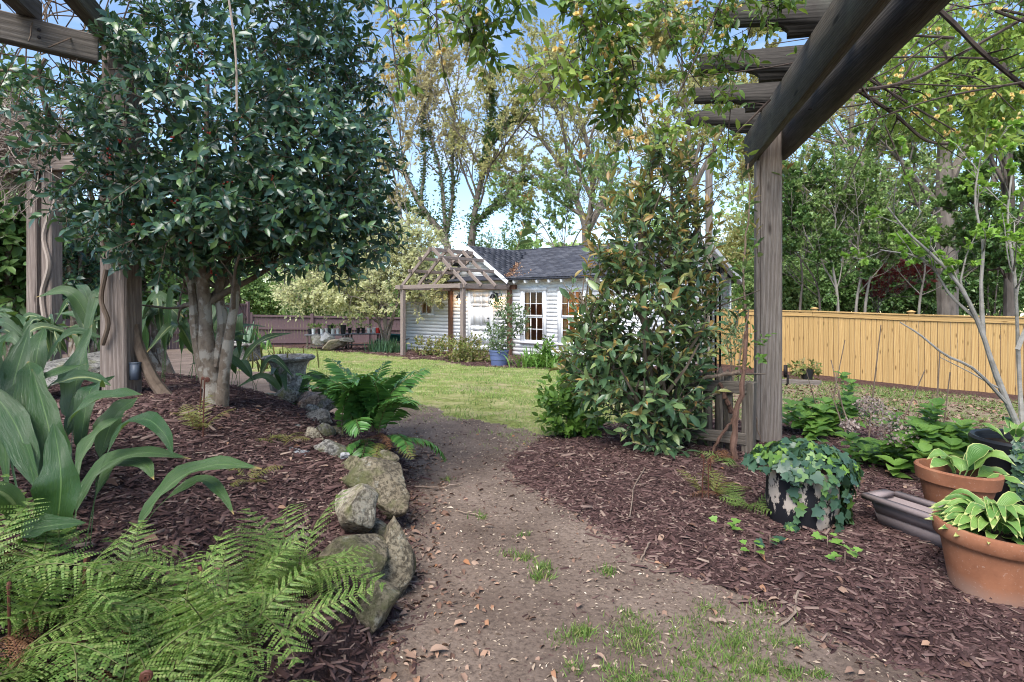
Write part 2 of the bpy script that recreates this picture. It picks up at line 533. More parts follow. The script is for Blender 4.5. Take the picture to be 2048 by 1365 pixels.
# ================================================================== TERRAIN
EL_Y = np.array([-30, .8, 1.72, 2.08, 2.52, 3.14, 4.05, 4.7, 5.3, 6.2, 7.2, 8.5, 12, 60])
EL_X = np.array([-.5, -.38, -.40, -.41, -.50, -.55, -.78, -1.25, -1.9, -2.7, -4.5, -9, -30, -300])
ER_Y = np.array([-30, 1.2, 1.57, 1.744, 2.04, 2.23, 2.57, 2.95, 3.32, 3.68, 4.05, 4.5, 4.9, 60])
ER_X = np.array([1.6, 1.45, 1.21, 1.04, .855, .64, .44, .275, .047, -.013, .09, .3, .6, 40])
HO = Vector((-4.25, 22.3, -0.72)); HA = (0.776, -0.631); HN = (-0.631, -0.776)     # cottage corner, along wall, outward
def sst(t): t = np.clip(t, 0, 1); return t * t * (3 - 2 * t)
def wob(x, y, s=1.0, a=1.0):
    return a * (np.sin(x * 2.3 * s + 1.3 * np.sin(y * 1.7 * s)) + np.sin(y * 3.1 * s + 1.7 * np.sin(x * 2.9 * s) + 2) + .6 * np.sin((x + y) * 7.1 * s + 1.1 * np.sin(x * 5 * s)) + .4 * np.sin((x - y) * 13 * s)) / 3
def left_d(x, y):
    xl = np.interp(y, EL_Y, EL_X); sl = (np.interp(y + .15, EL_Y, EL_X) - np.interp(y - .15, EL_Y, EL_X)) / .3
    return (xl - x) / np.sqrt(1 + sl * sl)
def right_d(x, y):
    xr = np.interp(y, ER_Y, ER_X); sl = (np.interp(y + .15, ER_Y, ER_X) - np.interp(y - .15, ER_Y, ER_X)) / .3
    a = (x - xr) / np.sqrt(1 + sl * sl)
    return np.minimum(a, 5.1 + 0.12 * (x - .6) - y)
def gz(x, y):
    x = np.asarray(x, float); y = np.asarray(y, float)
    z = np.interp(y, [-40, 0, 3.6, 5, 8, 15, 19, 27, 60, 400], [0, 0, 0, -.04, -.2, -.62, -.70, -.95, -1.0, -1.0])
    z = z - 0.062 * np.clip(x - 2, 0, 12)
    d = left_d(x, y)
    z = z + .15 * sst(d / .16) + .35 * sst(d / 1.4) + .25 * sst((d - 2.2) / 3)
    dr = right_d(x, y)
    z = z + .05 * sst(dr / .35)
    z = z + 0.012 * wob(x, y, .9) + .006 * wob(x, y, 2.7)
    return z
def gpt(x, y, dz=0.0): return Vector((x, y, float(gz(x, y)) + dz))
def house_local(x, y):
    dx, dy = x - HO.x, y - HO.y
    return dx * HA[0] + dy * HA[1], dx * HN[0] + dy * HN[1]
FE0 = np.array((8.3, 17.5)); FED = np.array((.667, -.745)); FEN = np.array((-.745, -.667))
def region(x, y):
    """0 dirt path, 1 left mulch, 2 right mulch, 3 lawn, 4 cottage mulch, 5 fence mulch, 6 side yard"""
    w = wob(x, y, 1.0, .09) * np.clip(y / 5, .4, 3)
    r = np.zeros(x.shape, int)
    r[y > np.maximum(4.4, 5.0 - 1.35 * x) + 3 * w] = 3
    yard = (x + w > 1.2 + .12 * (y - 5)) & (y > 4.9)
    r[yard] = 6
    s, d = house_local(x, y)
    wd = np.interp(s, [-14, -6, 0, 4, 7, 11, 14], [1.5, 2.0, 2.6, 3.0, 3.6, 4.2, 3.5])
    r[(s > -12) & (s < 12.5) & (d + 2 * w < wd) & (d > -9)] = 4
    fx, fy = x - FE0[0], y - FE0[1]
    fd = fx * FEN[0] + fy * FEN[1]
    r[(fd + w < 3.1) & (x > 4)] = 5
    r[(left_d(x, y) + w * .3 > 0) & (y < 40)] = 1
    r[right_d(x, y) + w * .5 > 0] = 2
    return r

def ground_mulch(name, c1, c2, c3, sc=1.0):
    m = NM(name, 0.95, 0.12)
    v = m.coord('Object', (1, 1, 1))
    st = m.voro(26 * sc, m.coord('Object', (1.0, 2.4, 1)), out='Color')
    st2 = m.voro(34 * sc, m.coord('Object', (2.6, 1.0, 1)), out='Color')
    n = m.noise(60 * sc, v, 5, 0.7)
    a = m.mix(m.ramp(m.noise(9, v, 2), [(0.45, (0, 0, 0)), (0.55, (1, 1, 1))]), st, st2)
    bw = m.node('ShaderNodeRGBToBW'); m.L(a, bw.inputs[0])
    c = m.ramp(bw.outputs[0], [(0.2, c1), (0.55, c2), (0.85, c3)])
    c = m.mix(m.ramp(n, [(0.35, (0.75,) * 3), (0.6, (0, 0, 0))]), c, tuple(x * .3 for x in c1))
    sp = m.voro(70 * sc, v)
    c = m.mix(m.ramp(sp, [(0.06, (0.55,) * 3), (0.11, (0, 0, 0))]), c, (.30, .22, .15))
    m.base(c)
    m.bump(m.math('ADD', bw.outputs[0], m.math('MULTIPLY', n, .8)), 0.8, 0.02)
    return m.m
def ground_dirt(name):
    m = NM(name, 0.95, 0.15)
    v = m.coord('Object')
    n = m.noise(2.2, v, 5, .6); f = m.noise(55, v, 6, .75)
    c = m.ramp(n, [(0.3, (.115, .082, .064)), (0.68, (.225, .170, .136))])
    dp = m.noise(.9, v, 4, .6); c = m.mix(m.ramp(dp, [(.48, (0, 0, 0)), (.62, (.55,) * 3)]), c, (.085, .062, .050))
    c = m.mix(m.ramp(f, [(0.36, (0.8,) * 3), (0.52, (0, 0, 0))]), c, (.062, .044, .036))
    c = m.mix(m.ramp(f, [(0.60, (0, 0, 0)), (0.72, (0.55,) * 3)]), c, (.30, .25, .21))
    sp = m.voro(48, v); col_ = m.voro(48, v, out='Color')
    spc = m.ramp(m.noise(20, v, 2), [(0.5, (.38, .30, .22)), (0.6, (.05, .036, .03))])
    c = m.mix(m.ramp(sp, [(0.10, (0.75,) * 3), (0.17, (0, 0, 0))]), c, spc)
    m.base(c); m.bump(m.math('ADD', f, m.math('MULTIPLY', m.math('SUBTRACT', 1.0, sp), .5)), 0.55, 0.012)
    return m.m
def ground_lawn(name, green, dry, soil, bias=.5):
    m = NM(name, 0.95, 0.1)
    v = m.coord('Object')
    n = m.noise(.8, v, 6, .65); f = m.noise(24, v, 5, .7); g = m.noise(3.2, v, 5, .65)
    c = m.ramp(f, [(0.36, tuple(x * .35 for x in green)), (0.58, green)])
    c = m.mix(m.ramp(g, [(bias - .08, (0, 0, 0)), (bias + .18, (0.85,) * 3)]), c, dry)
    c = m.mix(m.ramp(n, [(bias + .02, (0, 0, 0)), (bias + .22, (0.8,) * 3)]), c, soil)
    m.base(c); m.bump(f, 0.8, 0.03)
    return m.m
MAT = {}
MAT['mulch'] = ground_mulch('dark_bark_mulch', (.042, .024, .022), (.082, .047, .043), (.13, .082, .074))
MAT['mulch_far'] = ground_mulch('bark_mulch_by_house', (.055, .028, .024), (.105, .056, .048), (.19, .12, .10), .6)
MAT['dirt'] = ground_dirt('trodden_dirt')
MAT['lawn'] = ground_lawn('patchy_lawn', (.22, .25, .07), (.40, .35, .18), (.25, .19, .14), .50)
MAT['yard'] = ground_lawn('leafy_side_yard', (.15, .18, .055), (.30, .23, .16), (.25, .175, .13), .40)

def axis_pts(lo, hi, fine, n):
    """finer towards 0"""
    k = math.asinh(hi / fine); kl = math.asinh(-lo / fine)
    t = np.linspace(-kl, k, n); return np.sinh(t) * fine
GX = axis_pts(-90, 90, 1.2, 400)
GY = np.concatenate([np.linspace(-25, 0.6, 20), np.geomspace(0.75, 130, 400)])
gx, gy = np.meshgrid(GX, GY)
gzv = gz(gx, gy)
nx, ny = len(GX), len(GY)
GV = np.stack([gx, gy, gzv], -1).reshape(-1, 3)
ii = (np.arange(ny - 1)[:, None] * nx + np.arange(nx - 1)[None]).ravel()
GQ = np.stack([ii, ii + 1, ii + nx + 1, ii + nx], -1)
GC = GV[GQ].mean(1)
GR = region(GC[:, 0], GC[:, 1])
for k, nme, mt in ((0, 'dirt_path', 'dirt'), (1, 'raised_mulch_bed', 'mulch'), (2, 'mulch_bed', 'mulch'), (3, 'lawn', 'lawn'), (4, 'cottage_mulch_bed', 'mulch_far'), (5, 'fence_mulch_strip', 'mulch_far'), (6, 'side_yard', 'yard')):
    q = GQ[GR == k]
    us, inv = np.unique(q, return_inverse=True)
    me = raw_mesh(nme, GV[us], [inv.reshape(-1, 4)], True)
    tag(link(nme, me, Matrix.Identity(4), None, MAT[mt]), kind='structure')

# ================================================================== COTTAGE
MH = Matrix.Translation(HO) @ Matrix.Rotation(math.atan2(HA[1], HA[0]), 4, 'Z')   # local x along the front, y inward, z up
HLEN, HDEP, EAVE, RIDGE = 10.4, 6.8, 2.62, 3.80
m = NM('white_painted_wood', 0.55, 0.35)
n_ = m.noise(5, m.coord('Object', (1, 1, 3), rand=True), 5, .65); n2_ = m.noise(40, m.coord('Object', (.3, 1, 3), rand=True), 4, .7)
c_ = m.ramp(n_, [(0.3, (.80, .80, .81)), (0.7, (.87, .87, .87))])
c_ = m.mix(m.ramp(n2_, [(0.3, (.5,) * 3), (0.45, (0, 0, 0))]), c_, (.68, .68, .68)); m.base(c_); m.bump(n2_, .12, .003)
MAT['white'] = m.m
MAT['trim'] = plain_mat('white_trim_paint', (.82, .83, .85), .45, .4, .08, 7, .05)
m = NM('dark_shingle', 0.92, 0.15)
g_ = m.node('ShaderNodeObjectInfo'); n_ = m.noise(30, m.coord('Object', rand=True), 5, .7)
c_ = m.ramp(m.island(), [(0, (.045, .048, .060)), (.5, (.07, .074, .092)), (1, (.105, .108, .125))])
c_ = m.mix(m.ramp(n_, [(.4, (.5,) * 3), (.6, (0, 0, 0))]), c_, (.03, .03, .038)); m.base(c_); m.bump(n_, .5, .004)
MAT['shingle'] = m.m
MAT['grey_wood'] = wood_mat('weathered_grey_timber', (.30, .235, .205), (.40, .335, .30), (.18, .135, .115), ring=22)
MAT['brown_wood'] = wood_mat('brown_stained_timber', (.17, .085, .055), (.23, .125, .085), (.10, .05, .035), ring=22)
MAT['dark_metal'] = plain_mat('black_metal', (.012, .012, .014), .4, .5, .2, 20, .1, .6)
m = NM('window_glass', 0.03, 0.6); m.base((.9, .92, .92)); m.b.inputs['Transmission Weight'].default_value = 1.0; m.b.inputs['IOR'].default_value = 1.02
tr_ = m.node('ShaderNodeBsdfTransparent'); gl_ = m.node('ShaderNodeBsdfGlossy'); gl_.inputs['Roughness'].default_value = .03
fr_ = m.node('ShaderNodeFresnel'); fr_.inputs['IOR'].default_value = 1.45
mx_ = m.node('ShaderNodeMixShader'); m.L(fr_.outputs[0], mx_.inputs[0]); m.L(tr_.outputs[0], mx_.inputs[1]); m.L(gl_.outputs[0], mx_.inputs[2]); m.L(mx_.outputs[0], m.out.inputs[0])
MAT['glass'] = m.m
MAT['room'] = plain_mat('warm_wood_panelling', (.36, .20, .10), .6, .3, .3, 4, .1)
MAT['curtain'] = plain_mat('tan_curtain', (.50, .36, .20), .8, .2, .25, 6, .2)
def emit_mat(name, c, s):
    m = NM(name); e = m.node('ShaderNodeEmission'); e.inputs[0].default_value = (*c, 1); e.inputs[1].default_value = s
    m.L(e.outputs[0], m.out.inputs[0]); return m.m
MAT['bulb'] = emit_mat('lit_bulb', (1.0, .62, .28), 30)
MAT['shade_lit'] = emit_mat('lit_lamp_shade', (1.0, .60, .26), 3.0)

cott = thing('cottage', None, 'small white clapboard cottage with dark shingle roof and a cross gable', 'cottage', M=MH)
WIN = [(0.90, 1.70, 1.30, 2.26), (5.85, 6.87, 0.47, 2.24), (7.32, 8.34, 0.47, 2.24)]    # outer casing s0,s1,h0,h1
DOOR = (3.60, 4.53, 0.10, 2.14)
OPEN = [(a + .06, b - .06, c + .06, d - .06) for a, b, c, d in WIN] + [(DOOR[0] - .06, DOOR[1] + .06, DOOR[2] - .5, DOOR[3] + .06)]
GC_, GHW, GPK = 3.8, 1.5, 3.66        # cross gable centre, half width, peak height of the wall
def gable_top(s):
    return GPK - abs(s - GC_) * (GPK - EAVE) / GHW

wall_f = MB().box((0.02, .06, -.5), (HLEN - .02, .10, .05)).build('front_wall', MAT['white'], cott, MH, origin=False)
# sheathing behind the boards, left open where the windows and the door are
sh = MB()
cuts = sorted([(a, b) for a, b, _, _ in OPEN])
x0 = 0.02
for (a, b) in cuts + [(HLEN - .02, None)]:
    sh.box((x0, .06, .05), (a, .10, EAVE)); x0 = b if b else a
for a, b, c, d in OPEN:
    if c > .06: sh.box((a, .06, .05), (b, .10, c))
    sh.box((a, .06, d), (b, .10, EAVE))
sh.poly_prism([(GC_ - GHW, .06, EAVE), (GC_ + GHW, .06, EAVE), (GC_, .06, GPK)], (0, .04, 0))
sh.build('sheathing', MAT['white'], wall_f, MH, origin=False)
EXP = 0.128
def clap(name, x0, x1, h, parent, Mx, e=EXP, cutl=0, cutr=0):
    """one lapped board: thin top edge tucked back, thick bottom edge proud"""
    V = [(x0, .020, h), (x1, .020, h), (x1 - cutr, .037, h + e + .012), (x0 + cutl, .037, h + e + .012), (x0, .055, h), (x1, .055, h), (x1 - cutr, .055, h + e + .012), (x0 + cutl, .055, h + e + .012)]
    mb = MB().add(V, [(0, 1, 2, 3), (4, 7, 6, 5), (0, 4, 5, 1), (1, 5, 6, 2), (2, 6, 7, 3), (3, 7, 4, 0)])
    return mb.build(name, MAT['white'], parent, Mx, origin=True)
h = -.35
while h < GPK - .1:
    if h + EXP < EAVE + .02:
        spans = [(0.0, HLEN)]
    else:
        hw = (GPK - h) / (GPK - EAVE) * GHW
        spans = [(GC_ - hw, GC_ + hw)]
    for a, b, c, d in OPEN:
        if h + EXP * .6 > c and h + EXP * .4 < d:
            ns = []
            for p, q in spans:
                if b <= p or a >= q: ns.append((p, q)); continue
                if a > p: ns.append((p, a))
                if b < q: ns.append((b, q))
            spans = ns
    for p, q in spans:
        cut = EXP / (GPK - EAVE) * GHW if h + EXP >= EAVE + .02 else 0
        if q - p < .06 + 2 * cut: continue
        clap('siding_board', p, q, h, wall_f, MH, cutl=cut, cutr=cut)
    h += EXP
# right end wall (faces +x) with its gable
ME = MH @ Matrix.Translation((HLEN, 0, 0)) @ Matrix.Rotation(R(90), 4, 'Z')
wall_e = MB().box((0, .06, -.8), (HDEP, .10, EAVE)).poly_prism([(0, .06, EAVE), (HDEP, .06, EAVE), (HDEP / 2, .06, RIDGE - .08)], (0, .04, 0)).build('end_wall', MAT['white'], cott, ME, origin=False)
h = -.7
while h < RIDGE - .25:
    if h + EXP < EAVE: p, q, cut = 0, HDEP, 0
    else:
        hw = (RIDGE - .08 - h) / (RIDGE - .08 - EAVE) * HDEP / 2; p, q = HDEP / 2 - hw, HDEP / 2 + hw; cut = min(EXP / (RIDGE - EAVE) * HDEP / 2, hw * .8)
    clap('siding_board', p, q, h, wall_e, ME, cutl=cut, cutr=cut); h += EXP
wb = MB().box((0, HDEP - .1, -.8), (HLEN, HDEP, EAVE)); wb.build('back_wall', MAT['white'], cott, MH, origin=False)
MB().box((0.002, 0.11, -.8), (.1, HDEP - .11, EAVE)).poly_prism([(.002, 0.1, EAVE), (.002, HDEP - .1, EAVE), (.002, HDEP / 2, RIDGE - .1)], (.09, 0, 0)).build('side_wall', MAT['white'], cott, MH, origin=False)
for x in (-.012, HLEN - .09):
    MB().box((x, -.022, -.5), (x + .1, .05, EAVE - .02)).build('corner_board', MAT['trim'], cott, MH)
MB().box((.11, .12, .0), (HLEN - .11, HDEP - .11, .03)).build('floor', MAT['room'], cott, MH)
MB().box((.11, 3.2, .03), (HLEN - .11, 3.25, EAVE)).build('inner_wall', MAT['room'], cott, MH)
MB().box((.11, .12, EAVE - .06), (HLEN - .11, 3.2, EAVE - .03)).build('inner_ceiling', MAT['room'], cott, MH)
# roofs
def roof_slab(mb, a, b, c, d, t=.07):
    """quad a,b (eave) c,d (ridge), thickness down"""
    P = [a, b, c, d]
    V = P + [(x, y, z - t) for x, y, z in P]
    return mb.add(V, [(0, 1, 2, 3), (7, 6, 5, 4), (0, 4, 5, 1), (1, 5, 6, 2), (2, 6, 7, 3), (3, 7, 4, 0)])
OV = .38
sl = (RIDGE - EAVE) / (HDEP / 2)
def main_z(y): return EAVE + .06 + sl * y
rb = MB()
roof_slab(rb, (-.3, -OV, main_z(-OV)), (HLEN + .32, -OV, main_z(-OV)), (HLEN + .32, HDEP / 2, main_z(HDEP / 2)), (-.3, HDEP / 2, main_z(HDEP / 2)))
roof_slab(rb, (-.3, HDEP / 2, main_z(HDEP / 2)), (HLEN + .32, HDEP / 2, main_z(HDEP / 2)), (HLEN + .32, HDEP + OV, main_z(-OV)), (-.3, HDEP + OV, main_z(-OV)))
gs = (GPK - EAVE) / GHW
GOV = .30
def gab_z(dx): return GPK + .075 - gs * dx
for sg in (-1, 1):
    e = GC_ + sg * (GHW + .28)
    q = [(e, -GOV - .05, gab_z(GHW + .28)), (e, .9, gab_z(GHW + .28)), (GC_, HDEP / 2, gab_z(0)), (GC_, -GOV - .05, gab_z(0))]
    roof_slab(rb, *(q if sg < 0 else [q[1], q[0], q[3], q[2]]), t=.06)
roof = rb.build('roof', MAT['shingle'], cott, MH, origin=False)
# shingle tabs
tabs = []
def tab_rows(org, du, dv, Lu, Lv, keep, exp_=.15, wid=.30):
    org, du, dv = (np.asarray(q, float) for q in (org, du, dv)); du /= np.linalg.norm(du); dv /= np.linalg.norm(dv)
    nrm = np.cross(du, dv)
    for r in range(int(Lv / exp_)):
        off = (r % 2) * wid / 2 + random.uniform(-.03, .03)
        k = -1
        while True:
            k += 1
            a = k * wid - off
            if a > Lu: break
            a0, a1 = max(a, 0), min(a + wid - .004, Lu)
            if a1 - a0 < .05: continue
            c = org + du * (a0 + a1) / 2 + dv * (r * exp_)
            if keep(c): tabs.append((c - du * (a1 - a0) / 2, du, dv, nrm, a1 - a0, min(exp_ * 1.25, Lv - r * exp_)))
ge = GHW + .28
tab_rows((-.32, -OV - .02, main_z(-OV) + .004), (1, 0, 0), (0, 1, sl), HLEN + .64, math.hypot(HDEP / 2 + OV, sl * (HDEP / 2 + OV)),
         lambda c: not (abs(c[0] - GC_) < ge and c[2] < gab_z(abs(c[0] - GC_)) - .02))
for sg in (-1, 1):
    o_ = (GC_ + sg * (ge + .02), -GOV - .06, gab_z(ge)) if sg > 0 else (GC_ - (ge + .02), HDEP / 2, gab_z(ge))
    tab_rows(o_, (0, sg, 0), (-sg, 0, gs), HDEP / 2 + GOV + .06, math.hypot(ge, gs * ge), lambda c: c[2] > main_z(c[1]) - .05)
tb = MB(); tinfo = []
def tab_geo(c, du, dv, nrm, w, l):
    q = [c, c + du * w, c + du * w + dv * l, c + dv * l]
    hi = [q[0] + nrm * .018, q[1] + nrm * .018, q[2] + nrm * .006, q[3] + nrm * .006]
    return np.array(q + hi), [(4, 5, 6, 7), (0, 1, 5, 4), (1, 2, 6, 5), (3, 0, 4, 7)]
cpos = MH.inverted() @ Vector((0, 0, CH))
tabs.sort(key=lambda t: (Vector(t[0]) - cpos).length + (3 if not (4.5 < t[0][0] < 9.2) else 0))
for i, t in enumerate(tabs):
    V, Q = tab_geo(*t)
    if i < 280:
        MB().add(V, Q).build('shingle', MAT['shingle'], roof, MH)
    else: tb.add(V, Q)
tag(tb.build('shingle_field', MAT['shingle'], roof, MH, origin=False), kind='stuff')
MB().box((-.32, HDEP / 2 - .12, main_z(HDEP / 2) - .02), (HLEN + .34, HDEP / 2 + .12, main_z(HDEP / 2) + .02)).build('ridge_cap', MAT['shingle'], roof, MH)
# barge boards and rafter tails
def bb(A, B, w, h, name='barge_board', mat='trim'):
    beam(name, MH @ Vector(A), MH @ Vector(B), w, h, MAT[mat], roof, bev=.004)
for sg in (-1, 1):
    bb((GC_ + sg * (ge + .02), -GOV - .075, gab_z(ge) - .085), (GC_, -GOV - .075, gab_z(0) - .075), .03, .12)
for yy, sg in ((HDEP / 2, -1), (HDEP / 2, 1)):
    bb((HLEN + .335, yy + sg * (HDEP / 2 + OV), main_z(-OV) - .08), (HLEN + .335, HDEP / 2, main_z(HDEP / 2) - .08), .03, .15)
    bb((HLEN + .20, yy + sg * (HDEP / 2 + OV - .03), main_z(-OV) - .1), (HLEN + .20, HDEP / 2, main_z(HDEP / 2) - .1), .2, .02, 'soffit')
for s_ in np.arange(.3, HLEN, .46):
    if abs(s_ - GC_) < ge: continue
    bb((s_, -OV + .03, main_z(-OV) - .125), (s_, .10, main_z(.1) - .125), .07, .10, 'rafter_tail')
MB().box((-.05, -.024, EAVE - .20), (GC_ - GHW - .3, -.004, EAVE - .02)).build('frieze_board', MAT['trim'], cott, MH)
MB().box((GC_ + GHW + .3, -.024, EAVE - .20), (HLEN + .05, -.004, EAVE - .02)).build('frieze_board', MAT['trim'], cott, MH)
for dz_ in (0.32, .62, .92):      # lookout blocks under the gable rake
    for sg in (-1, 1):
        dx = dz_ * GHW
        bb((GC_ + sg * dx, -GOV - .04, gab_z(dx) - .13), (GC_ + sg * dx, .03, gab_z(dx) - .13), .07, .08, 'lookout', 'brown_wood')
# windows
def window(s0, s1, h0, h1, rows, two):
    w = MB()
    for lo, hi in (((s0, -.035, h0), (s0 + .11, .05, h1)), ((s1 - .11, -.035, h0), (s1, .05, h1)), ((s0 - .02, -.04, h1 - .11), (s1 + .02, .05, h1 + .02))):
        w.box(lo, hi)
    win = w.build('window', MAT['trim'], cott, MH)
    MB().box((s0 - .05, -.075, h0 - .03), (s1 + .05, .04, h0 + .025)).build('sill', MAT['trim'], win, MH)
    a, b, c, d = s0 + .11, s1 - .11, h0 + .025, h1 - .11
    halves = [(c, (c + d) / 2), ((c + d) / 2, d)] if two else [(c, d)]
    for k, (p, q) in enumerate(halves):
        yo = .012 if k == 0 else -.012
        f = MB()
        for lo, hi in (((a, yo, p), (a + .045, yo + .03, q)), ((b - .045, yo, p), (b, yo + .03, q)), ((a + .045, yo, p), (b - .045, yo + .03, p + .05)), ((a + .045, yo, q - .045), (b - .045, yo + .03, q))):
            f.box(lo, hi)
        f.build('sash', MAT['trim'], win, MH)
        for i in (1, 2):
            x = a + .045 + (b - a - .09) * i / 3
            if rows == 1 and i == 2: continue
            if rows == 1: x = (a + b) / 2
            MB().box((x - .009, yo + .002, p + .05), (x + .009, yo + .028, q - .045)).build('muntin', MAT['trim'], win, MH)
        for j in range(1, rows if rows > 1 else 2):
            z = p + .05 + (q - p - .095) * j / (rows if rows > 1 else 2)
            MB().box((a + .046, yo + .004, z - .009), (b - .046, yo + .026, z + .009)).build('muntin', MAT['trim'], win, MH)
        ncol = 3 if rows > 1 else 2; nrow = rows if rows > 1 else 2
        for i in range(ncol):
            for j in range(nrow):
                xa = a + .045 + (b - a - .09) * i / ncol + .010; xb = a + .045 + (b - a - .09) * (i + 1) / ncol - .010
                za = p + .05 + (q - p - .095) * j / nrow + .010; zb = p + .05 + (q - p - .095) * (j + 1) / nrow - .010
                MB().add([(xa, yo + .016, za), (xb, yo + .016, za), (xb, yo + .016, zb), (xa, yo + .016, zb)], [(0, 1, 2, 3)]).build('pane', MAT['glass'], win, MH)
    for sg in (0, 1):
        cw = (b - a) * (.17 if rows > 1 else .3); cx = a if sg == 0 else b - cw
        xs = np.linspace(cx, cx + cw, 9); V = []
        for x, yy in zip(xs, .13 + .025 * np.sin(np.arange(9) * 2.2)): V += [(x, yy, c - .02), (x, yy, d)]
        MB().add(V, [(2 * i, 2 * i + 2, 2 * i + 3, 2 * i + 1) for i in range(8)]).build('curtain', MAT['curtain'], win, MH, smooth=True)
    return win
window(*WIN[0], 1, False)
for q in WIN[1:]: window(*q, 2, True)
# the door: six panels, knob and deadbolts
s0, s1, h0, h1 = DOOR
dr = MB()
PX = [(s0 + .11, s0 + .42), (s0 + .51, s0 + .82)]; PZ = [(.28, .78), (.95, 1.62), (1.72, 1.98)]
xs = [s0, PX[0][0], PX[0][1], PX[1][0], PX[1][1], s1]; zs = [h0] + [z for p in PZ for z in p] + [h1]
for i in range(5):
    for j in range(7):
        inp = i in (1, 3) and j in (1, 3, 5)
        dr.box((xs[i], .032 if inp else .008, zs[j]), (xs[i + 1], .05, zs[j + 1]))
door = dr.build('door', MAT['trim'], cott, MH)
for p in PX:
    for z in PZ:
        MB().box((p[0] + .04, .016, z[0] + .04), (p[1] - .04, .034, z[1] - .04)).build('panel', MAT['trim'], door, MH)
for z, r_ in ((.82, .035), (1.02, .03), (1.22, .02)):
    k_ = MB().lathe([(0.001, 0), (r_, .004), (r_, .012), (r_ * .45, .02), (r_ * .45, .035), (r_ * .9, .045), (r_ * .8, .07), (.001, .075)], 12)
    k_.build('door_knob' if z < 1.2 else 'deadbolt', MAT['dark_metal'], door, MH @ Matrix.Translation((s1 - .08, .008, z)) @ Matrix.Rotation(R(90), 4, 'X'), True)
w = MB()
for lo, hi in (((s0 - .12, -.03, 0), (s0 - .005, .05, h1 + .005)), ((s1 + .005, -.03, 0), (s1 + .12, .05, h1 + .005)), ((s0 - .14, -.036, h1 + .005), (s1 + .14, .05, h1 + .13))): w.box(lo, hi)
w.build('door_casing', MAT['trim'], cott, MH)
MB().box((s0 - .2, -.45, -.25), (s1 + .2, -.04, .07)).build('door_step', MAT['grey_wood'], cott, MH)
# wall lanterns
def lantern(s, lab):
    M0 = MH @ Matrix.Translation((s, -.012, 1.78))
    t = thing('wall_lantern', None, lab, 'lantern', 'lit lanterns beside the cottage door', M=M0)
    MB().box((-.06, -.02, .02), (.06, .0, .30)).build('back_plate', MAT['dark_metal'], t, M0)
    MB().tube([(0, -.02, .22), (0, -.10, .33), (0, -.17, .33), (0, -.18, .27)], [.012] * 4, 8).build('arm', MAT['dark_metal'], t, M0, True)
    MB().lathe([(.035, .27), (.05, .25), (.12, .14), (.125, .12), (.02, .13)], 18, (0, -.18, 0)).build('hood', MAT['dark_metal'], t, M0, True)
    MB().lathe([(.075, .12), (.075, -.07), (.06, -.09)], 14, (0, -.18, 0), closed_bottom=False).build('glass', MAT['glass'], t, M0, True)
    MB().lathe([(.001, -.05), (.03, -.03), (.036, .02), (.018, .09), (.001, .11)], 12, (0, -.18, 0)).build('bulb', MAT['bulb'], t, M0, True)
    l = bpy.data.lights.new('lantern_light', 'POINT'); l.energy = .7; l.color = (1, .62, .3); l.shadow_soft_size = .05
    lo = bpy.data.objects.new('lantern_light', l); col.objects.link(lo); hang(lo, M0 @ Matrix.Translation((0, -.29, -.0)), t)
lantern(3.22, 'black lantern glowing at the left side of the cottage door, half behind the post')
lantern(4.80, 'black hooded lantern glowing at the right side of the cottage door')
# table lamp glow and furniture seen through the windows
ML = MH @ Matrix.Translation((6.75, 2.3, .03))
t = thing('floor_lamp', None, 'lit floor lamp inside the cottage behind the nearest paned window', 'lamp', M=ML)
MB().lathe([(.14, 0), (.14, .02), (.015, .04), (.015, 1.25), (.001, 1.26)], 12).build('stand', MAT['dark_metal'], t, ML, True)
MB().lathe([(.20, 1.12), (.13, 1.45), (.11, 1.45), (.18, 1.12)], 16, closed_bottom=False).build('lamp_shade', MAT['shade_lit'], t, ML, True)
l = bpy.data.lights.new('floor_lamp_light', 'POINT'); l.energy = 32; l.color = (1, .60, .28); l.shadow_soft_size = .12
lo = bpy.data.objects.new('floor_lamp_light', l); col.objects.link(lo); hang(lo, ML @ Matrix.Translation((0, 0, 1.6)), t)
MB().box((5.9, 1.6, .03), (8.6, 2.2, .82)).box((6.2, 3.0, 1.0), (7.1, 3.19, 2.2)).box((7.6, 1.9, .83), (8.2, 2.15, 1.5)).build('counter', plain_mat('dark_cabinet', (.06, .035, .025)), cott, MH)
# leaf drift in the valley
m = NM('dry_leaf_drift', .9, .1); m.base(m.ramp(m.island(), [(0, (.16, .08, .05)), (.5, (.30, .17, .11)), (1, (.42, .28, .19))])); MAT['dry'] = m.m
n = 500
a = rng.uniform(0, 1, n) ** 1.3
sx = GC_ + ge * (.93 - a * .42); yy = (EAVE + .06 - gab_z(0)) * 0 + (gab_z(np.abs(sx - GC_)) - EAVE - .06) / sl
yy = np.clip(yy, -OV, 2) + rng.normal(0, .05, n); sx = sx + rng.gamma(1.2, .17, n) * (1.1 - a)
zz = np.maximum(EAVE + .06 + sl * yy, gab_z(np.abs(sx - GC_))) + .03
Pw = np.array([tuple(MH @ Vector(q)) for q in zip(sx, yy, zz)])
o = foliage(Pw, rng.normal(0, 1, (n, 3)), rng.normal(0, .5, (n, 3)) + [0, 0, 1], rng.uniform(.05, .12, n), leaf_tmpl(.4, .15, .2, 'kite'), MAT['dry'], None, 'roof_leaf_drift')
tag(o, 'brown drift of fallen leaves in the valley of the cottage roof', 'leaves', kind='stuff')

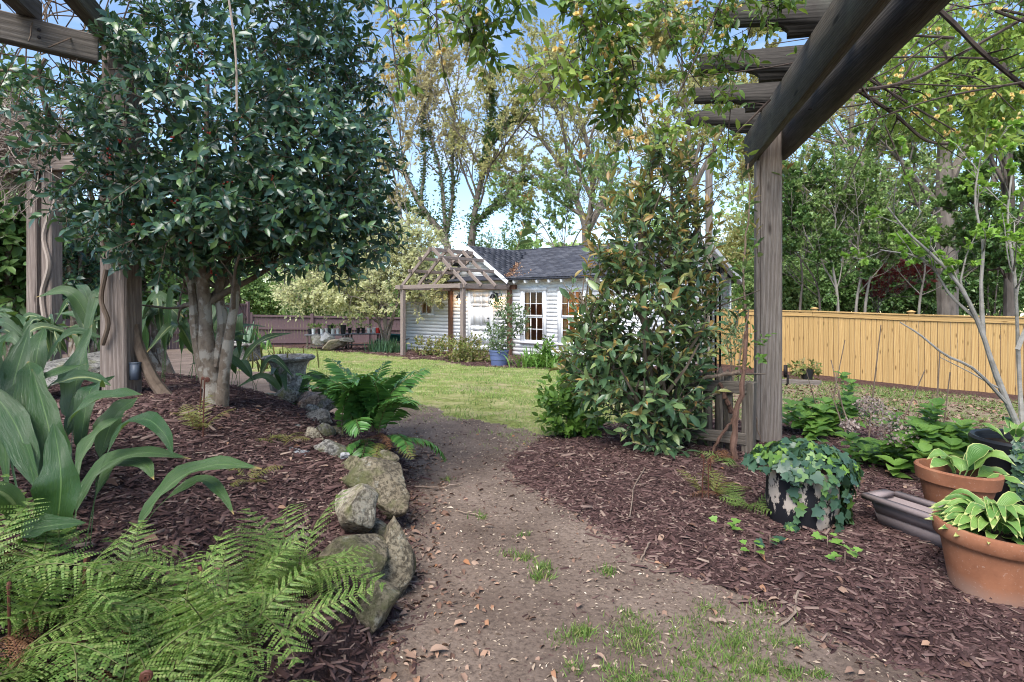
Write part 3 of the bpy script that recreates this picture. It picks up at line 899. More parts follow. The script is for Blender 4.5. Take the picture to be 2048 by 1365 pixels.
# ------------------------------------------------------------------ porch arbor in front of the door
PW = thing('porch_arbor', None, 'open weathered timber gable arbor over the cottage door', 'arbor', M=MH @ Matrix.Translation((4.05, -1.15, 0)))
pf, pbk = -2.3, -.10
PL_, PR_, PB = 2.70, 5.45, 2.26
def pb(name, A, B, w, h, mat='grey_wood', up=(0, 0, 1)):
    return beam(name, MH @ Vector(A), MH @ Vector(B), w, h, MAT[mat], PW, up, .008)
yv = tuple(MH.to_3x3() @ Vector((0, 1, 0)))
for s_, d_, mt in ((PL_, pf, 'grey_wood'), (PR_, pf, 'grey_wood'), (PL_, pbk, 'brown_wood'), (PR_, pbk, 'brown_wood')):
    zb = float(gz(*(MH @ Vector((s_, d_, 0))).xy)) - HO.z - .05
    pb('post', (s_, d_, zb), (s_, d_, PB - .08), .13, .13, mt, yv)
for s_ in (PL_, PR_):
    pb('side_beam', (s_ + (.0), pf - .18, PB), (s_, pbk + .06, PB), .09, .15)
pb('front_beam', (PL_ - .35, pf, PB + .01), (PR_ + .10, pf, PB + .01), .10, .13)
pb('back_beam', (PL_ - .2, pbk, PB + .01), (PR_ + .28, pbk, PB + .01), .10, .15, 'brown_wood')
PC, PH = (PL_ + PR_) / 2, 3.46
pr = (PH - PB - .08) / ((PR_ - PL_) / 2)
for i, d_ in enumerate(np.linspace(pf + .02, pbk - .15, 4)):
    for sg in (-1, 1):
        pb('rafter', (PC + sg * ((PR_ - PL_) / 2 + .12), d_, PB + .08 - pr * .12 + .04), (PC + sg * .02, d_, PH + .02), .05, .11)
pb('ridge_beam', (PC, pf - .12, PH - .02), (PC, pbk - .02, PH - .02), .05, .13)
for f in (.34, .68):
    for sg in (-1, 1):
        dx = (PR_ - PL_) / 2 * f
        pb('purlin', (PC + sg * dx, pf - .14, PH - pr * dx + .09), (PC + sg * dx, pbk - .02, PH - pr * dx + .09), .06, .10)
# ================================================================== FENCES
MAT['new_pine'] = wood_mat('fresh_pine_board', (.47, .30, .12), (.57, .385, .165), (.36, .20, .07), .75, 12, True, crack=.22, kn_r=.17)
MAT['plum'] = plain_mat('plum_brown_stain', (.165, .110, .115), .75, .2, .22, 6, .25)
MAT['old_wood'] = wood_mat('old_dark_picket', (.18, .15, .12), (.28, .235, .195), (.09, .07, .055), .9, 22, False, moss=(.08, .085, .045))
MAT['near_post'] = wood_mat('weathered_post', (.235, .195, .165), (.325, .285, .255), (.145, .11, .09), .85, 20)
MAT['dark_beam'] = wood_mat('dark_lichened_beam', (.10, .085, .07), (.165, .145, .12), (.05, .04, .034), .92, 40, True, moss=(.16, .16, .12), wave=.12)
MAT['rafter_wood'] = wood_mat('near_black_rafter', (.05, .043, .037), (.085, .075, .064), (.03, .025, .022), .92, 30, False, moss=(.10, .10, .08), wave=.15)
MAT['steel'] = plain_mat('rusty_nail_steel', (.05, .04, .04), .6, .4, .3, 30, .1, .7)

def fence_line(P, D, length): return [(P + D * length)]
# new board fence on the right: boards, cap, trim rail, posts with caps
tf = thing('board_fence', (8.3, 17.5, -1.0), 'new honey coloured board fence with flat cap rail and post caps', 'fence')
L0, L1 = -2.2, 9.4
def fpt(s, off=0.0): p = FE0 + FED * s + FEN * off; return float(p[0]), float(p[1])
def ftop(s): x, y = fpt(s); return 1.05 + (HZ - np.interp(s, [0, 5.1], [619, 634.0])) / F * y
s_ = L0
up_f = (FEN[0], FEN[1], 0)
i = 0
while s_ < L1:
    w = random.choice((.135, .138, .14, .132)); x, y = fpt(s_ + w / 2); zt = ftop(s_) - .16
    off = random.uniform(0, .004)
    xo, yo = fpt(s_ + w / 2, off)
    beam('board', (xo, yo, float(gz(x, y)) - .12), (xo, yo, zt), w - .009, .02, MAT['new_pine'], tf, up_f, .003)
    s_ += w; i += 1
for a, b in ((L0, .9), (.905, 3.3), (3.305, 5.7), (5.705, L1)):
    A = fpt(a, .034); B = fpt(b, .034)
    beam('trim_rail', (*A, ftop(a) - .105), (*B, ftop(b) - .105), .02, .13, MAT['new_pine'], tf, bev=.003)
    A = fpt(a, .0); B = fpt(b, .0)
    beam('cap_rail', (*A, ftop(a) - .018), (*B, ftop(b) - .018), .14, .035, MAT['new_pine'], tf, bev=.004)
for k, s_ in enumerate((-1.45, .95, 3.35, 5.75, 8.2)):
    x, y = fpt(s_, -.07); zt = ftop(s_)
    beam('post', (x, y, float(gz(x, y)) - .1), (x, y, zt - .03), .10, .10, MAT['new_pine'], tf, up_f, .004)
    MP = Matrix.Translation((*fpt(s_, 0), zt)) @ Matrix.Rotation(math.atan2(FED[1], FED[0]), 4, 'Z')
    MB().box((-.055, -.055, -.001), (.055, .055, .05)).add([(-.085, -.085, .05), (.085, -.085, .05), (.085, .085, .05), (-.085, .085, .05), (-.085, -.085, .075), (.085, -.085, .075), (.085, .085, .075), (-.085, .085, .075), (0, 0, .11)], [(3, 2, 1, 0), (0, 1, 5, 4), (1, 2, 6, 5), (2, 3, 7, 6), (3, 0, 4, 7)], [(4, 5, 8), (5, 6, 8), (6, 7, 8), (7, 4, 8)]).build('post_cap', MAT['new_pine'], tf, MP)

# plum brown fence at the back: low run, tall run at the left
def plum_fence(A, B, zt_a, zt_b, posts, lab, gap=.0, wdt=.14):
    A = Vector(A); B = Vector(B); d = (B - A).to_2d().normalized(); Ln = (B - A).to_2d().length
    nrm = (d.y, -d.x, 0)
    if Vector(nrm).y > 0: nrm = (-d.y, d.x, 0)
    t = thing('plum_fence', (A.x, A.y, A.z), lab, 'fence', 'plum brown fences at the back')
    k = 0; s_ = 0
    while s_ < Ln:
        f = (s_ + wdt / 2) / Ln; p = A.lerp(B, f); zt = zt_a + (zt_b - zt_a) * f
        zg = float(gz(p.x, p.y))
        o = random.uniform(0, .006)
        beam('board', (p.x + nrm[0] * o, p.y + nrm[1] * o, zg - .05), (p.x + nrm[0] * o, p.y + nrm[1] * o, zt - .05), wdt - .008 - gap, .02, MAT['plum'], t, nrm, 0)
        s_ += wdt; k += 1
    off = Vector(nrm) * .05
    for i in range(len(posts)):
        f = posts[i] / Ln; p = A.lerp(B, f) + off; zg = float(gz(p.x, p.y)); zt = zt_a + (zt_b - zt_a) * f
        beam('post', (p.x, p.y, zg - .1), (p.x, p.y, zt + .06), .13, .13, MAT['plum'], t, nrm, .006)
        if i + 1 < len(posts):
            f2 = posts[i + 1] / Ln; q = A.lerp(B, f2) + off; z2 = zt_a + (zt_b - zt_a) * f2
            e = (q - p).normalized() * .066
            for hh in (-.08, -.66, -1.30):
                beam('rail', (p.x + e.x, p.y + e.y, zt + hh), (q.x - e.x, q.y - e.y, z2 + hh), .05, .09, MAT['plum'], t, bev=0)
    return t
a = at(497, 690, 26.0); b = at(830, 694, 29.5)
plum_fence((a.x, a.y, -1), (b.x, b.y, -1), CH + (HZ - 628) / F * 26, CH + (HZ - 634) / F * 29.5, [.1, 2.75, 5.4, 8.05], 'low plum brown fence run behind the plant bench, far left of the cottage')
a = at(-60, 690, 17.0); b = at(494, 690, 25.9)
Ln = (Vector((b.x, b.y)) - Vector((a.x, a.y))).length
plum_fence((a.x, a.y, -1), (b.x, b.y, -1), CH + (HZ - 588) / F * 17, CH + (HZ - 606) / F * 25.9, list(np.linspace(.1, Ln, 6)), 'tall plum brown fence run passing behind the holly tree and left posts', gap=.012)

# old picket fence behind the bronze shrub and its tall dark trellis
pa, pbv = at(1496, 900, 3.80), at(1392, 900, 4.02)
pk = thing('picket_fence', gpt(pa.x, pa.y), 'old grey picket fence between the big weathered post and the bronze shrub', 'fence')
dv = (Vector((pbv.x, pbv.y, 0)) - Vector((pa.x, pa.y, 0))); plen = dv.length; dv.normalize()
pn = (dv.y, -dv.x, 0)
s_ = .12; k = 0
while s_ < plen + .35:
    p = Vector((pa.x, pa.y, 0)) + dv * s_; zg = float(gz(p.x, p.y)); zt = .63 + random.uniform(-.03, .03)
    V = [(0, -.027, -.01), (zt - zg - .06, -.027, -.01), (zt - zg, 0, -.01), (zt - zg - .06, .027, -.01), (0, .027, -.01)]
    x_ = Vector((random.uniform(-.02, .02), random.uniform(-.02, .02), 1)).normalized(); z_ = Vector(pn); y_ = z_.cross(x_).normalized(); z_ = x_.cross(y_)
    Mx = Matrix((x_, y_, z_)).transposed().to_4x4(); Mx.translation = (p.x, p.y, zg - .03)
    MB().poly_prism(V, (0, 0, .02)).build('picket', MAT['old_wood'], pk, Mx, origin=False)
    s_ += .072; k += 1
for hh in (.14, .48):
    beam('rail', (pa.x + pn[0] * -.03, pa.y + pn[1] * -.03, hh), (pa.x + dv.x * (plen + .35) - pn[0] * .03, pa.y + dv.y * (plen + .35) - pn[1] * .03, hh - .02), .03, .08, MAT['old_wood'], pk)
beam('post', gpt(pa.x, pa.y, -.05), (pa.x + .01, pa.y, .52), .075, .075, MAT['old_wood'], pk, pn)
tr = thing('slat_trellis', gpt(*at(1428, 800, 4.15).xy), 'tall dark slatted trellis panel rising behind the bronze shrub', 'trellis')
for u_ in (1414, 1423, 1432, 1441):
    p = at(u_, 700, 4.15)
    beam('slat', gpt(p.x, p.y, 0), (p.x - .005, p.y, 1.34 - .003 * abs(u_ - 1432)), .014, .012, MAT['dark_metal'], tr, pn, .003)
for z_ in (.35, .85, 1.28):
    A = at(1410, 0, 4.16); B = at(1445, 0, 4.16)
    beam('crossbar', (A.x, A.y, z_), (B.x, B.y, z_), .014, .03, MAT['dark_metal'], tr, bev=.003)
q = at(1418, 470, 8.0)
po = thing('pole', gpt(q.x, q.y), 'slender weathered wooden pole standing up behind the bronze shrub', 'pole')
beam('shaft', gpt(q.x, q.y), (q.x, q.y, at(1418, 318, 8.0).z), .085, .085, MAT['near_post'], po, (0, 1, 0), .02)
beam('clamp', (q.x, q.y - .02, 2.4), (q.x, q.y - .02, 2.46), .11, .11, MAT['steel'], po, (0, 1, 0), .01)

# ================================================================== RIGHT PERGOLA
pdir = Vector((-.217, -.976, 0)).normalized(); pq = Vector((pdir.y, -pdir.x, 0)); pq = -pq if pq.x < 0 else pq
PP = Vector((1.895, 4.2, 0)); PP.z = float(gz(PP.x, PP.y))
pg = thing('pergola', PP, 'dark weathered pergola on the right with paired beams and notched rafter tails', 'pergola')
BZ0, BH = 2.10, .245
beam('post', PP - Vector((0, 0, .1)), (PP.x, PP.y, BZ0 + BH - .02), .155, .155, MAT['near_post'], pg, (pdir.x, pdir.y, 0), .01)
P2 = PP + pdir * 5.6
beam('post', gpt(P2.x, P2.y, -.1), (P2.x, P2.y, BZ0 + BH - .02), .155, .155, MAT['near_post'], pg, (pdir.x, pdir.y, 0), .01)
beam('post_trim', PP - pq * .090 - pdir * -.05 + Vector((0, 0, .02)), (PP - pq * .090 + pdir * .05).to_2d().to_3d() + Vector((0, 0, BZ0 - .02)), .026, .09, MAT['near_post'], pg, tuple(pdir), .003)
for sg in (-1, 1):
    o0 = PP + pq * (sg * .103); o0.z = 0
    e0 = -.27 if sg < 0 else -.06
    # end cut of the beam: a stepped ogee
    prof = [(e0, BZ0 + BH), (e0, BZ0 + .11), (e0 + .045, BZ0 + .075), (e0 + .03, BZ0), (6.2, BZ0), (6.2, BZ0 + BH)]
    Mx = Matrix((pdir, pq * -1 if False else Vector((0, 0, 1)).cross(pdir), Vector((0, 0, 1)))).transposed().to_4x4(); Mx.translation = o0
    MB().poly_prism([(x, -.022, z) for x, z in prof], (0, .044, 0)).build('beam', MAT['dark_beam'], pg, Mx, origin=False)
for k, dd in enumerate((-.12, .38, .93, 1.5, 2.1, 2.7, 3.3)):
    c = PP + pdir * dd; c.z = BZ0 + BH + .002
    tl = -.58 + .02 * (k % 2); hgt = .185
    prof = [(tl, hgt), (tl, hgt - .10), (tl + .26, hgt - .115), (tl + .31, hgt - .135), (tl + .335, .03), (tl + .335, 0), (.15, 0), (.15, hgt)]
    Mx = Matrix((pq, Vector((0, 0, 1)).cross(pq), Vector((0, 0, 1)))).transposed().to_4x4(); Mx.translation = c
    MB().poly_prism([(x, -.022, z) for x, z in prof], (0, .044, 0)).build('rafter', MAT['rafter_wood'], pg, Mx, origin=False)
hk = PP + Vector((.075, -.105, .5))
MB().tube([hk, hk + Vector((0, -.03, 0)), hk + Vector((0, -.03, -.06)), hk + Vector((0, -.01, -.07))], [.008] * 4, 6).build('hook', MAT['steel'], pg, smooth=True)
MB().box((hk.x - .012, hk.y - .004, hk.z - .02), (hk.x + .012, hk.y + .008, hk.z + .07)).build('hook_plate', MAT['steel'], pg)

# ================================================================== LEFT PERGOLA
MAT['lp_wood'] = wood_mat('pale_pergola_timber', (.26, .205, .175), (.37, .305, .265), (.15, .11, .09), .85, 18)
MAT['lp_beam'] = wood_mat('grey_pergola_beam', (.20, .175, .155), (.28, .25, .225), (.12, .10, .085), .9, 18)
lp0 = Vector((-2.33, 3.4, 0)); lp0.z = float(gz(lp0.x, lp0.y))
lp = thing('pergola', lp0, 'weathered pergola on the left over the cast-iron plants and holly tree', 'pergola')
ub = Vector((-.73, -.68, 0))
beam('post', lp0 - Vector((0, 0, .1)), (lp0.x, lp0.y, 2.62), .15, .15, MAT['lp_wood'], lp, (.04, 1, 0), .01)
beam('post_trim', lp0 + Vector((-.103, .03, .1)), (lp0.x - .103, lp0.y + .03, 2.40), .05, .08, MAT['lp_wood'], lp, (.04, 1, 0), .005)
for u_, Yp in ((74, 5.5), (104, 5.45)):
    q = at(u_, 0, Yp); beam('post', gpt(q.x, q.y, -.1), (q.x, q.y, 2.30), .12, .12, MAT['lp_wood'], lp, (.2, 1, 0), .01)
A = at(196, 105, 3.22); B = at(-150, 0, 3.22) + Vector((0, 0, 0))
B = A + ub * 2.6
beam('beam', (A.x, A.y, 2.475), (B.x, B.y, 2.475), .07, .15, MAT['lp_beam'], lp)
A2 = at(170, 0, 5.35); B2 = at(-200, 0, 5.7)
beam('beam', (A2.x, A2.y, 2.36), (B2.x, B2.y, 2.36), .09, .13, MAT['lp_wood'], lp)
for k, (u_, v_) in enumerate(((112, 65), (206, 92), (30, 32))):
    q = at(u_, v_, 3.1); d_ = Vector((.30, -.95, 0)).normalized()
    zz = 2.555 + .06
    s = A + ub * (.22 + .42 * k) if k < 2 else A + ub * 1.1
    s = [A + ub * .30, A - ub * .02, A + ub * .95][k]
    st = Vector((s.x, s.y, zz)) - d_ * .06; en = Vector((s.x, s.y, zz)) + d_ * 2.2
    beam('rafter', st, en, .075, .12, MAT['lp_beam'], lp)
for k in range(2):
    q = A + ub * (.26 + .0 * k); nrm = Vector((.68, -.73, 0))
    c = Vector((q.x, q.y, 2.455 + .04 * k)) + nrm * .036
    MB().lathe([(.001, .006), (.008, .005), (.009, 0), (.001, -.001)], 8).build('bolt_head', MAT['steel'], lp, Matrix.Translation(c) @ nrm.to_track_quat('Z', 'Y').to_matrix().to_4x4(), True)
# grey service box on the post
q = lp0 + Vector((.122, -.03, .14))
bx = thing('service_box', q, 'small grey service box fixed low on the left pergola post', 'box')
MB().box((q.x - .045, q.y - .02, q.z - .05), (q.x - .002, q.y + .02, q.z + .045)).build('case', plain_mat('grey_box_plastic', (.09, .11, .145), .5, .4, .12), bx)
MB().box((q.x - .047, q.y - .023, q.z + .046), (q.x + .0, q.y + .02, q.z + .053)).build('lid', plain_mat('grey_box_lid', (.11, .13, .165), .5, .4, .1), bx)

# ================================================================== STONES
def stone_mat(name, c1, c2, c3, moss=(.13, .135, .045), ma=.55):
    m = NM(name, .9, .2); v = m.coord('Object', rand=True)
    n = m.noise(7, v, 7, .65); f = m.noise(60, v, 5, .7)
    c = m.ramp(n, [(.3, c1), (.5, c2), (.72, c3)])
    c = m.mix(m.ramp(f, [(.42, (.85,) * 3), (.55, (0, 0, 0))]), c, tuple(x * .38 for x in c1))
    lc = m.noise(19, v, 5, .75); c = m.mix(m.ramp(lc, [(.57, (0, 0, 0)), (.66, (.5,) * 3)]), c, (.40, .39, .33))
    ck = m.voro(6.5, m.coord('Object', rand=True), 'DISTANCE_TO_EDGE'); c = m.mix(m.ramp(ck, [(.010, (.35,) * 3), (.03, (0, 0, 0))]), c, tuple(x * .3 for x in c1))
    if ma:
        g = m.noise(5.2, v, 5, .7)
        c = m.mix(m.ramp(g, [(.60 - ma * .25, (0, 0, 0)), (.72 - ma * .2, (.85,) * 3)]), c, moss)
    m.base(c); m.bump(m.math('ADD', n, m.math('MULTIPLY', f, .6)), .9, .022); return m.m
SM = {'grey': stone_mat('grey_fieldstone', (.16, .15, .135), (.27, .255, .23), (.36, .34, .30), ma=.3),
      'buff': stone_mat('buff_fieldstone', (.26, .21, .15), (.38, .33, .25), (.44, .40, .32), ma=.15),
      'moss': stone_mat('mossy_fieldstone', (.13, .105, .075), (.20, .165, .115), (.28, .24, .17), (.095, .10, .040), .5),
      'pink': stone_mat('pinkish_fieldstone', (.30, .20, .15), (.40, .28, .21), (.46, .36, .30), ma=.05),
      'pale': stone_mat('pale_grey_stone', (.30, .30, .31), (.42, .42, .43), (.52, .51, .51), ma=0)}
def stone(c, r, mat, lab, seed, rot=0, sharp=.35, name='stone'):
    rs = np.random.default_rng(seed)
    bm = bmesh.new(); bmesh.ops.create_icosphere(bm, subdivisions=4, radius=1.0)
    pl = unit(rs.normal(0, 1, (12, 3))); of = rs.uniform(.42, .80, 12)
    ph = rs.uniform(0, 6, 6)
    for v in bm.verts:
        p = np.array(v.co)
        for q, o in zip(pl, of):
            d = p @ q - o
            if d > 0: p = p - q * d * min(.98, .62 + sharp)
        p = p * (1 + .05 * math.sin(3.1 * p[0] + ph[0]) * math.sin(2.7 * p[1] + ph[1]) + .03 * math.sin(7 * p[2] + ph[2] + 5 * p[0]) + .016 * math.sin(17 * p[0] + ph[3]) * math.sin(15 * p[1] + ph[4]) * math.sin(13 * p[2] + ph[5]))
        v.co = Vector(p * np.asarray(r))
    me = bpy.data.meshes.new(name); bm.to_mesh(me); bm.free()
    me.polygons.foreach_set('use_smooth', np.ones(len(me.polygons), bool))
    o = link(name, me, Matrix.Translation(c) @ Matrix.Rotation(rot, 4, 'Z') @ Matrix.Rotation(rs.uniform(-.25, .25), 4, 'X'), None, SM[mat])
    return tag(o, lab, 'stone', 'stones edging the raised bed')
def pst(u, v, Y, w, h, dep, mat, lab, seed, rot=0, sharp=.35):
    """u,v = centre of the stone in the photo; w,h its size there in pixels"""
    c = at(u, v, Y); k = Y / F
    return stone(c, (w * k / 2, dep / 2, h * k / 2), mat, lab, seed, rot, sharp)
pst(708, 1016, 2.2, 130, 118, .25, 'buff', 'large squarish buff stone perched highest at the path edge of the raised bed', 3, .2, .5)
pst(724, 1088, 2.26, 120, 100, .24, 'moss', 'mossy stone wedged beneath the perched buff stone', 5, .3)
pst(764, 976, 2.66, 190, 124, .30, 'moss', 'broad flat-topped mossy stone right behind the perched buff stone', 8, -.2, .45)
pst(712, 1124, 2.02, 170, 120, .28, 'moss', 'rounded brown mossy stone below the perched buff stone', 11, .4)
pst(784, 1130, 2.10, 96, 230, .26, 'moss', 'long mossy stone standing on end at the path edge', 14, .1, .3)
pst(742, 1222, 1.84, 150, 120, .24, 'moss', 'grey-green stone half under the ferns at the path edge', 17, .5)
pst(710, 936, 2.90, 70, 54, .12, 'moss', 'small rounded mossy stone behind the broad mossy stone', 21)
pst(694, 960, 2.72, 46, 30, .08, 'moss', 'tiny mossy stone on the mulch left of the broad mossy stone', 23)
pst(598, 912, 2.95, 84, 50, .12, 'pale', 'pale grey chunky stone alone on the mulch of the raised bed', 25, .4, .6)
pst(622, 884, 3.30, 66, 60, .12, 'buff', 'angular buff stone leaning beside the big sword fern', 27, .3, .6)
pst(604, 872, 3.45, 50, 76, .12, 'grey', 'tilted grey slab stone behind the angular buff stone', 29, .6, .5)
pst(662, 906, 3.10, 84, 64, .14, 'grey', 'grey stone at the foot of the big sword fern', 31)
pst(690, 912, 3.02, 20, 18, .05, 'pale', 'pebble-sized pale stone below the big sword fern', 33)
pst(628, 838, 3.75, 90, 44, .14, 'grey', 'low grey stone between the sword fern and the round pink stone', 35)
pst(628, 803, 4.10, 80, 62, .17, 'pink', 'rounded pinkish stone in front of the concrete urn', 37)
pst(568, 792, 4.12, 74, 50, .17, 'grey', 'rounded grey stone at the foot of the concrete urn', 39)
pst(532, 799, 4.10, 62, 26, .14, 'grey', 'flat low grey stone leftmost of the row before the urn', 41)
pst(600, 798, 4.25, 50, 36, .1, 'grey', 'small grey stone between the grey and pink stones by the urn', 43)
pst(622, 826, 3.95, 48, 34, .1, 'grey', 'small round stone below the pinkish stone', 45)
pst(652, 812, 4.05, 42, 46, .1, 'grey', 'small dark grey stone right of the pinkish stone', 47)
pst(668, 868, 3.6, 56, 40, .14, 'moss', 'mossy stone in the shade under the left fronds of the big sword fern', 63)
pst(646, 862, 3.5, 50, 44, .14, 'grey', 'blocky grey stone between the pink stone and the sword fern', 65, .3, .6)
pst(770, 925, 2.95, 60, 50, .16, 'moss', 'mossy stone under the drooping fronds right of the sword fern', 67)
pst(690, 1170, 1.95, 90, 60, .2, 'moss', 'half-buried mossy stone behind the grey-green stone', 69)
pst(560, 752, 4.5, 34, 30, .12, 'buff', 'buff stone tucked at the left foot of the concrete urn', 49)
# boulders on the far lawn
for (u, v, w, h, sd, mt, lab) in ((664, 690, 58, 22, 51, 'buff', 'rounded low boulder in the far rock heap on the lawn'), (640, 680, 40, 28, 53, 'grey', 'left grey boulder of the far rock heap on the lawn'), (655, 674, 34, 20, 55, 'pale', 'pointed pale rock on top of the far rock heap'), (697, 681, 40, 14, 57, 'grey', 'flat grey rock right of the far rock heap by the benches')):
    pst(u, v, 21.5, w, h, .7, mt, lab, sd, .2, .6)['group'] = 'rock heap on the lawn'
# flagstone slab behind the cast-iron plants
q = at(75, 716, 3.2)
sl_ = stone(Vector((q.x + .0, q.y + .25, q.z - .09)), (.26, .36, .05), 'grey', 'large flat pale stone slab behind the cast-iron plants at the left edge', 61, .15, .5)

# ================================================================== POTS, URNS, BENCHES
m = NM('lichened_concrete', .95, .1); v = m.coord('Object'); n = m.noise(16, v, 7, .75); f = m.noise(60, v, 4, .7)
c = m.ramp(n, [(.34, (.11, .10, .09)), (.48, (.30, .28, .26)), (.60, (.52, .50, .47))]); c = m.mix(m.ramp(f, [(.4, (.5,) * 3), (.56, (0, 0, 0))]), c, (.06, .055, .05)); m.base(c); m.bump(n, .9, .012); MAT['concrete'] = m.m
m = NM('terracotta', .85, .2); v = m.coord('Object'); n = m.noise(5, v, 6, .65); f = m.noise(90, v, 3, .6)
c = m.ramp(n, [(.3, (.20, .080, .042)), (.55, (.31, .130, .070)), (.74, (.38, .20, .12))])
sx_ = m.node('ShaderNodeSeparateXYZ'); m.L(m.tc.outputs['Object'], sx_.inputs[0])
lo_ = m.ramp(m.math('ADD', m.math('MULTIPLY', sx_.outputs[2], 4.0), m.math('MULTIPLY', n, .5)), [(.28, (.6,) * 3), (.55, (0, 0, 0))])
c = m.mix(lo_, c, (.33, .235, .19)); c = m.mix(m.ramp(f, [(.62, (0, 0, 0)), (.72, (.4,) * 3)]), c, (.46, .36, .30)); m.base(c); m.bump(m.math('ADD', n, m.math('MULTIPLY', f, .3)), .2, .004); MAT['terra'] = m.m
MAT['soil'] = plain_mat('potting_soil', (.035, .024, .018), .95, .1, .4, 40, .8)
def pot(name, c, prof, mat, lab, catg, soil=None, k=32, tilt=0, jitter=0.0, grp=None, rimz=None, sc=1.0):
    M0 = Matrix.Translation(c) @ Matrix.Rotation(tilt, 4, 'Y') @ Matrix.Scale(sc, 4)
    t = thing(name, None, lab, catg, grp, M=M0)
    body = MB().lathe(prof, k, jitter=jitter).build('body', MAT[mat], t, M0, True, origin=False)
    if rimz:
        MB().lathe(rimz, k, jitter=jitter, closed_bottom=False).build('rim', MAT[mat], t, M0, True, origin=False)
    if soil:
        MB().lathe([(soil[0], soil[1]), (soil[0] * .5, soil[1] + .015), (.001, soil[1] + .02)], k, closed_bottom=False).build('soil', MAT['soil'], t, M0, True, origin=False)
    return t, M0
def smooth_prof(p): return p
# big terracotta pot with hosta
tc1 = gpt(1.68, 2.0, -.02)
pot1, MP1 = pot('terracotta_pot', tc1, [(.120, 0), (.128, .006), (.168, .195), (.166, .205), (.155, .205), (.115, .02)], 'terra', 'big terracotta pot of lime-edged hosta at the right edge of the bed', 'pot', (.168, .225), 40, R(4), sc=.91,
    rimz=[(.160, .195), (.184, .197), (.190, .204), (.196, .250), (.192, .257), (.178, .257), (.165, .205)])
tc2 = gpt(1.985, 2.55, .02)
pot2, MP2 = pot('terracotta_pot', tc2, [(.095, 0), (.142, .19), (.133, .19), (.088, .02)], 'terra', 'smaller terracotta pot tucked behind the big hosta pot', 'pot', (.135, .19), 36, R(3),
    rimz=[(.136, .18), (.154, .182), (.162, .235), (.157, .241), (.143, .241), (.133, .19)])
# plum plastic trough
MAT['plumplastic'] = plain_mat('dusty_plum_plastic', (.29, .23, .225), .6, .35, .25, 8, .15)
tq = gpt(1.765, 2.36, 0.0)
Mt = Matrix.Translation(tq) @ Matrix.Rotation(R(112), 4, 'Z') @ Matrix.Scale(.74, 4)
tro = thing('planter_trough', None, 'broken dusty plum plastic planter trough behind the hosta pot', 'planter', M=Mt)
def trough(mb, L, W0, W1, H0, H1, t=.012):
    a, b = [(-L / 2 + .03, -W0 / 2), (L / 2 - .03, -W0 / 2), (L / 2 - .03, W0 / 2), (-L / 2 + .03, W0 / 2)], [(-L / 2, -W1 / 2), (L / 2, -W1 / 2), (L / 2, W1 / 2), (-L / 2, W1 / 2)]
    V = [(*p, H0) for p in a] + [(*p, H1) for p in b] + [(p[0] * .95, p[1] * .88, H1) for p in b] + [(p[0] * .95, p[1] * .85, H0 + t) for p in a]
    Q = [(0, 3, 2, 1), (12, 13, 14, 15)] + [(i, (i + 1) % 4, 4 + (i + 1) % 4, 4 + i) for i in range(4)] + [(4 + i, 4 + (i + 1) % 4, 8 + (i + 1) % 4, 8 + i) for i in range(4)] + [(8 + i, 8 + (i + 1) % 4, 12 + (i + 1) % 4, 12 + i) for i in range(4)]
    return mb.add(V, Q)
trough(MB(), .62, .13, .16, 0, .09).build('body', MAT['plumplastic'], tro, Mt, origin=False)
trough(MB(), .65, .17, .19, .085, .155).build('upper_tier', MAT['plumplastic'], tro, Mt, origin=False)
rim_ = MB()
rim_.poly_prism([(-.36, -.125, .155), (.30, -.125, .155), (.30, -.085, .155), (-.36, -.085, .155)], (0, 0, .03)).poly_prism([(-.36, .085, .15), (.36, .085, .155), (.36, .125, .155), (-.36, .125, .15)], (0, 0, .03)).poly_prism([(.30, -.085, .155), (.36, -.085, .155), (.36, .085, .155), (.30, .085, .155)], (0, 0, .03))
rim_.build('rim', MAT['plumplastic'], tro, Mt, origin=False)
MB().box((-.28, -.07, .09), (.29, .07, .13)).build('soil', MAT['soil'], tro, Mt)
# black nursery pot at the right edge
MAT['blackplastic'] = plain_mat('black_nursery_plastic', (.014, .015, .018), .45, .45, .3, 12, .1)
tb3 = gpt(2.66, 2.95, 0)
pot3, MP3 = pot('nursery_pot', tb3, [(.16, 0), (.21, .32), (.20, .32), (.15, .02)], 'blackplastic', 'big black plastic pot with trailing ivy at the right edge', 'pot', (.20, .30), 40,
    rimz=[(.205, .285), (.225, .29), (.232, .335), (.224, .348), (.205, .343), (.2, .30)])
# ivy pot with peeling dark paint
m = NM('peeling_dark_paint', .7, .3); v = m.coord('Object'); n = m.noise(11, m.coord('Object', (1, 1, .55)), 6, .7)
m.base(m.ramp(n, [(.50, (.012, .012, .016)), (.53, (.45, .38, .32))], 'LINEAR')); m.bump(n, .5, .006); MAT['peel'] = m.m
ivc = gpt(1.335, 2.62, -.02)
ivp, MIV = pot('peeling_pot', ivc, [(.135, 0), (.145, .02), (.155, .12), (.150, .21), (.160, .265), (.150, .265), (.14, .22), (.13, .03)], 'peel', 'dark pot with flaking paint buried in trailing ivy by the big post', 'pot', (.142, .25), 36)
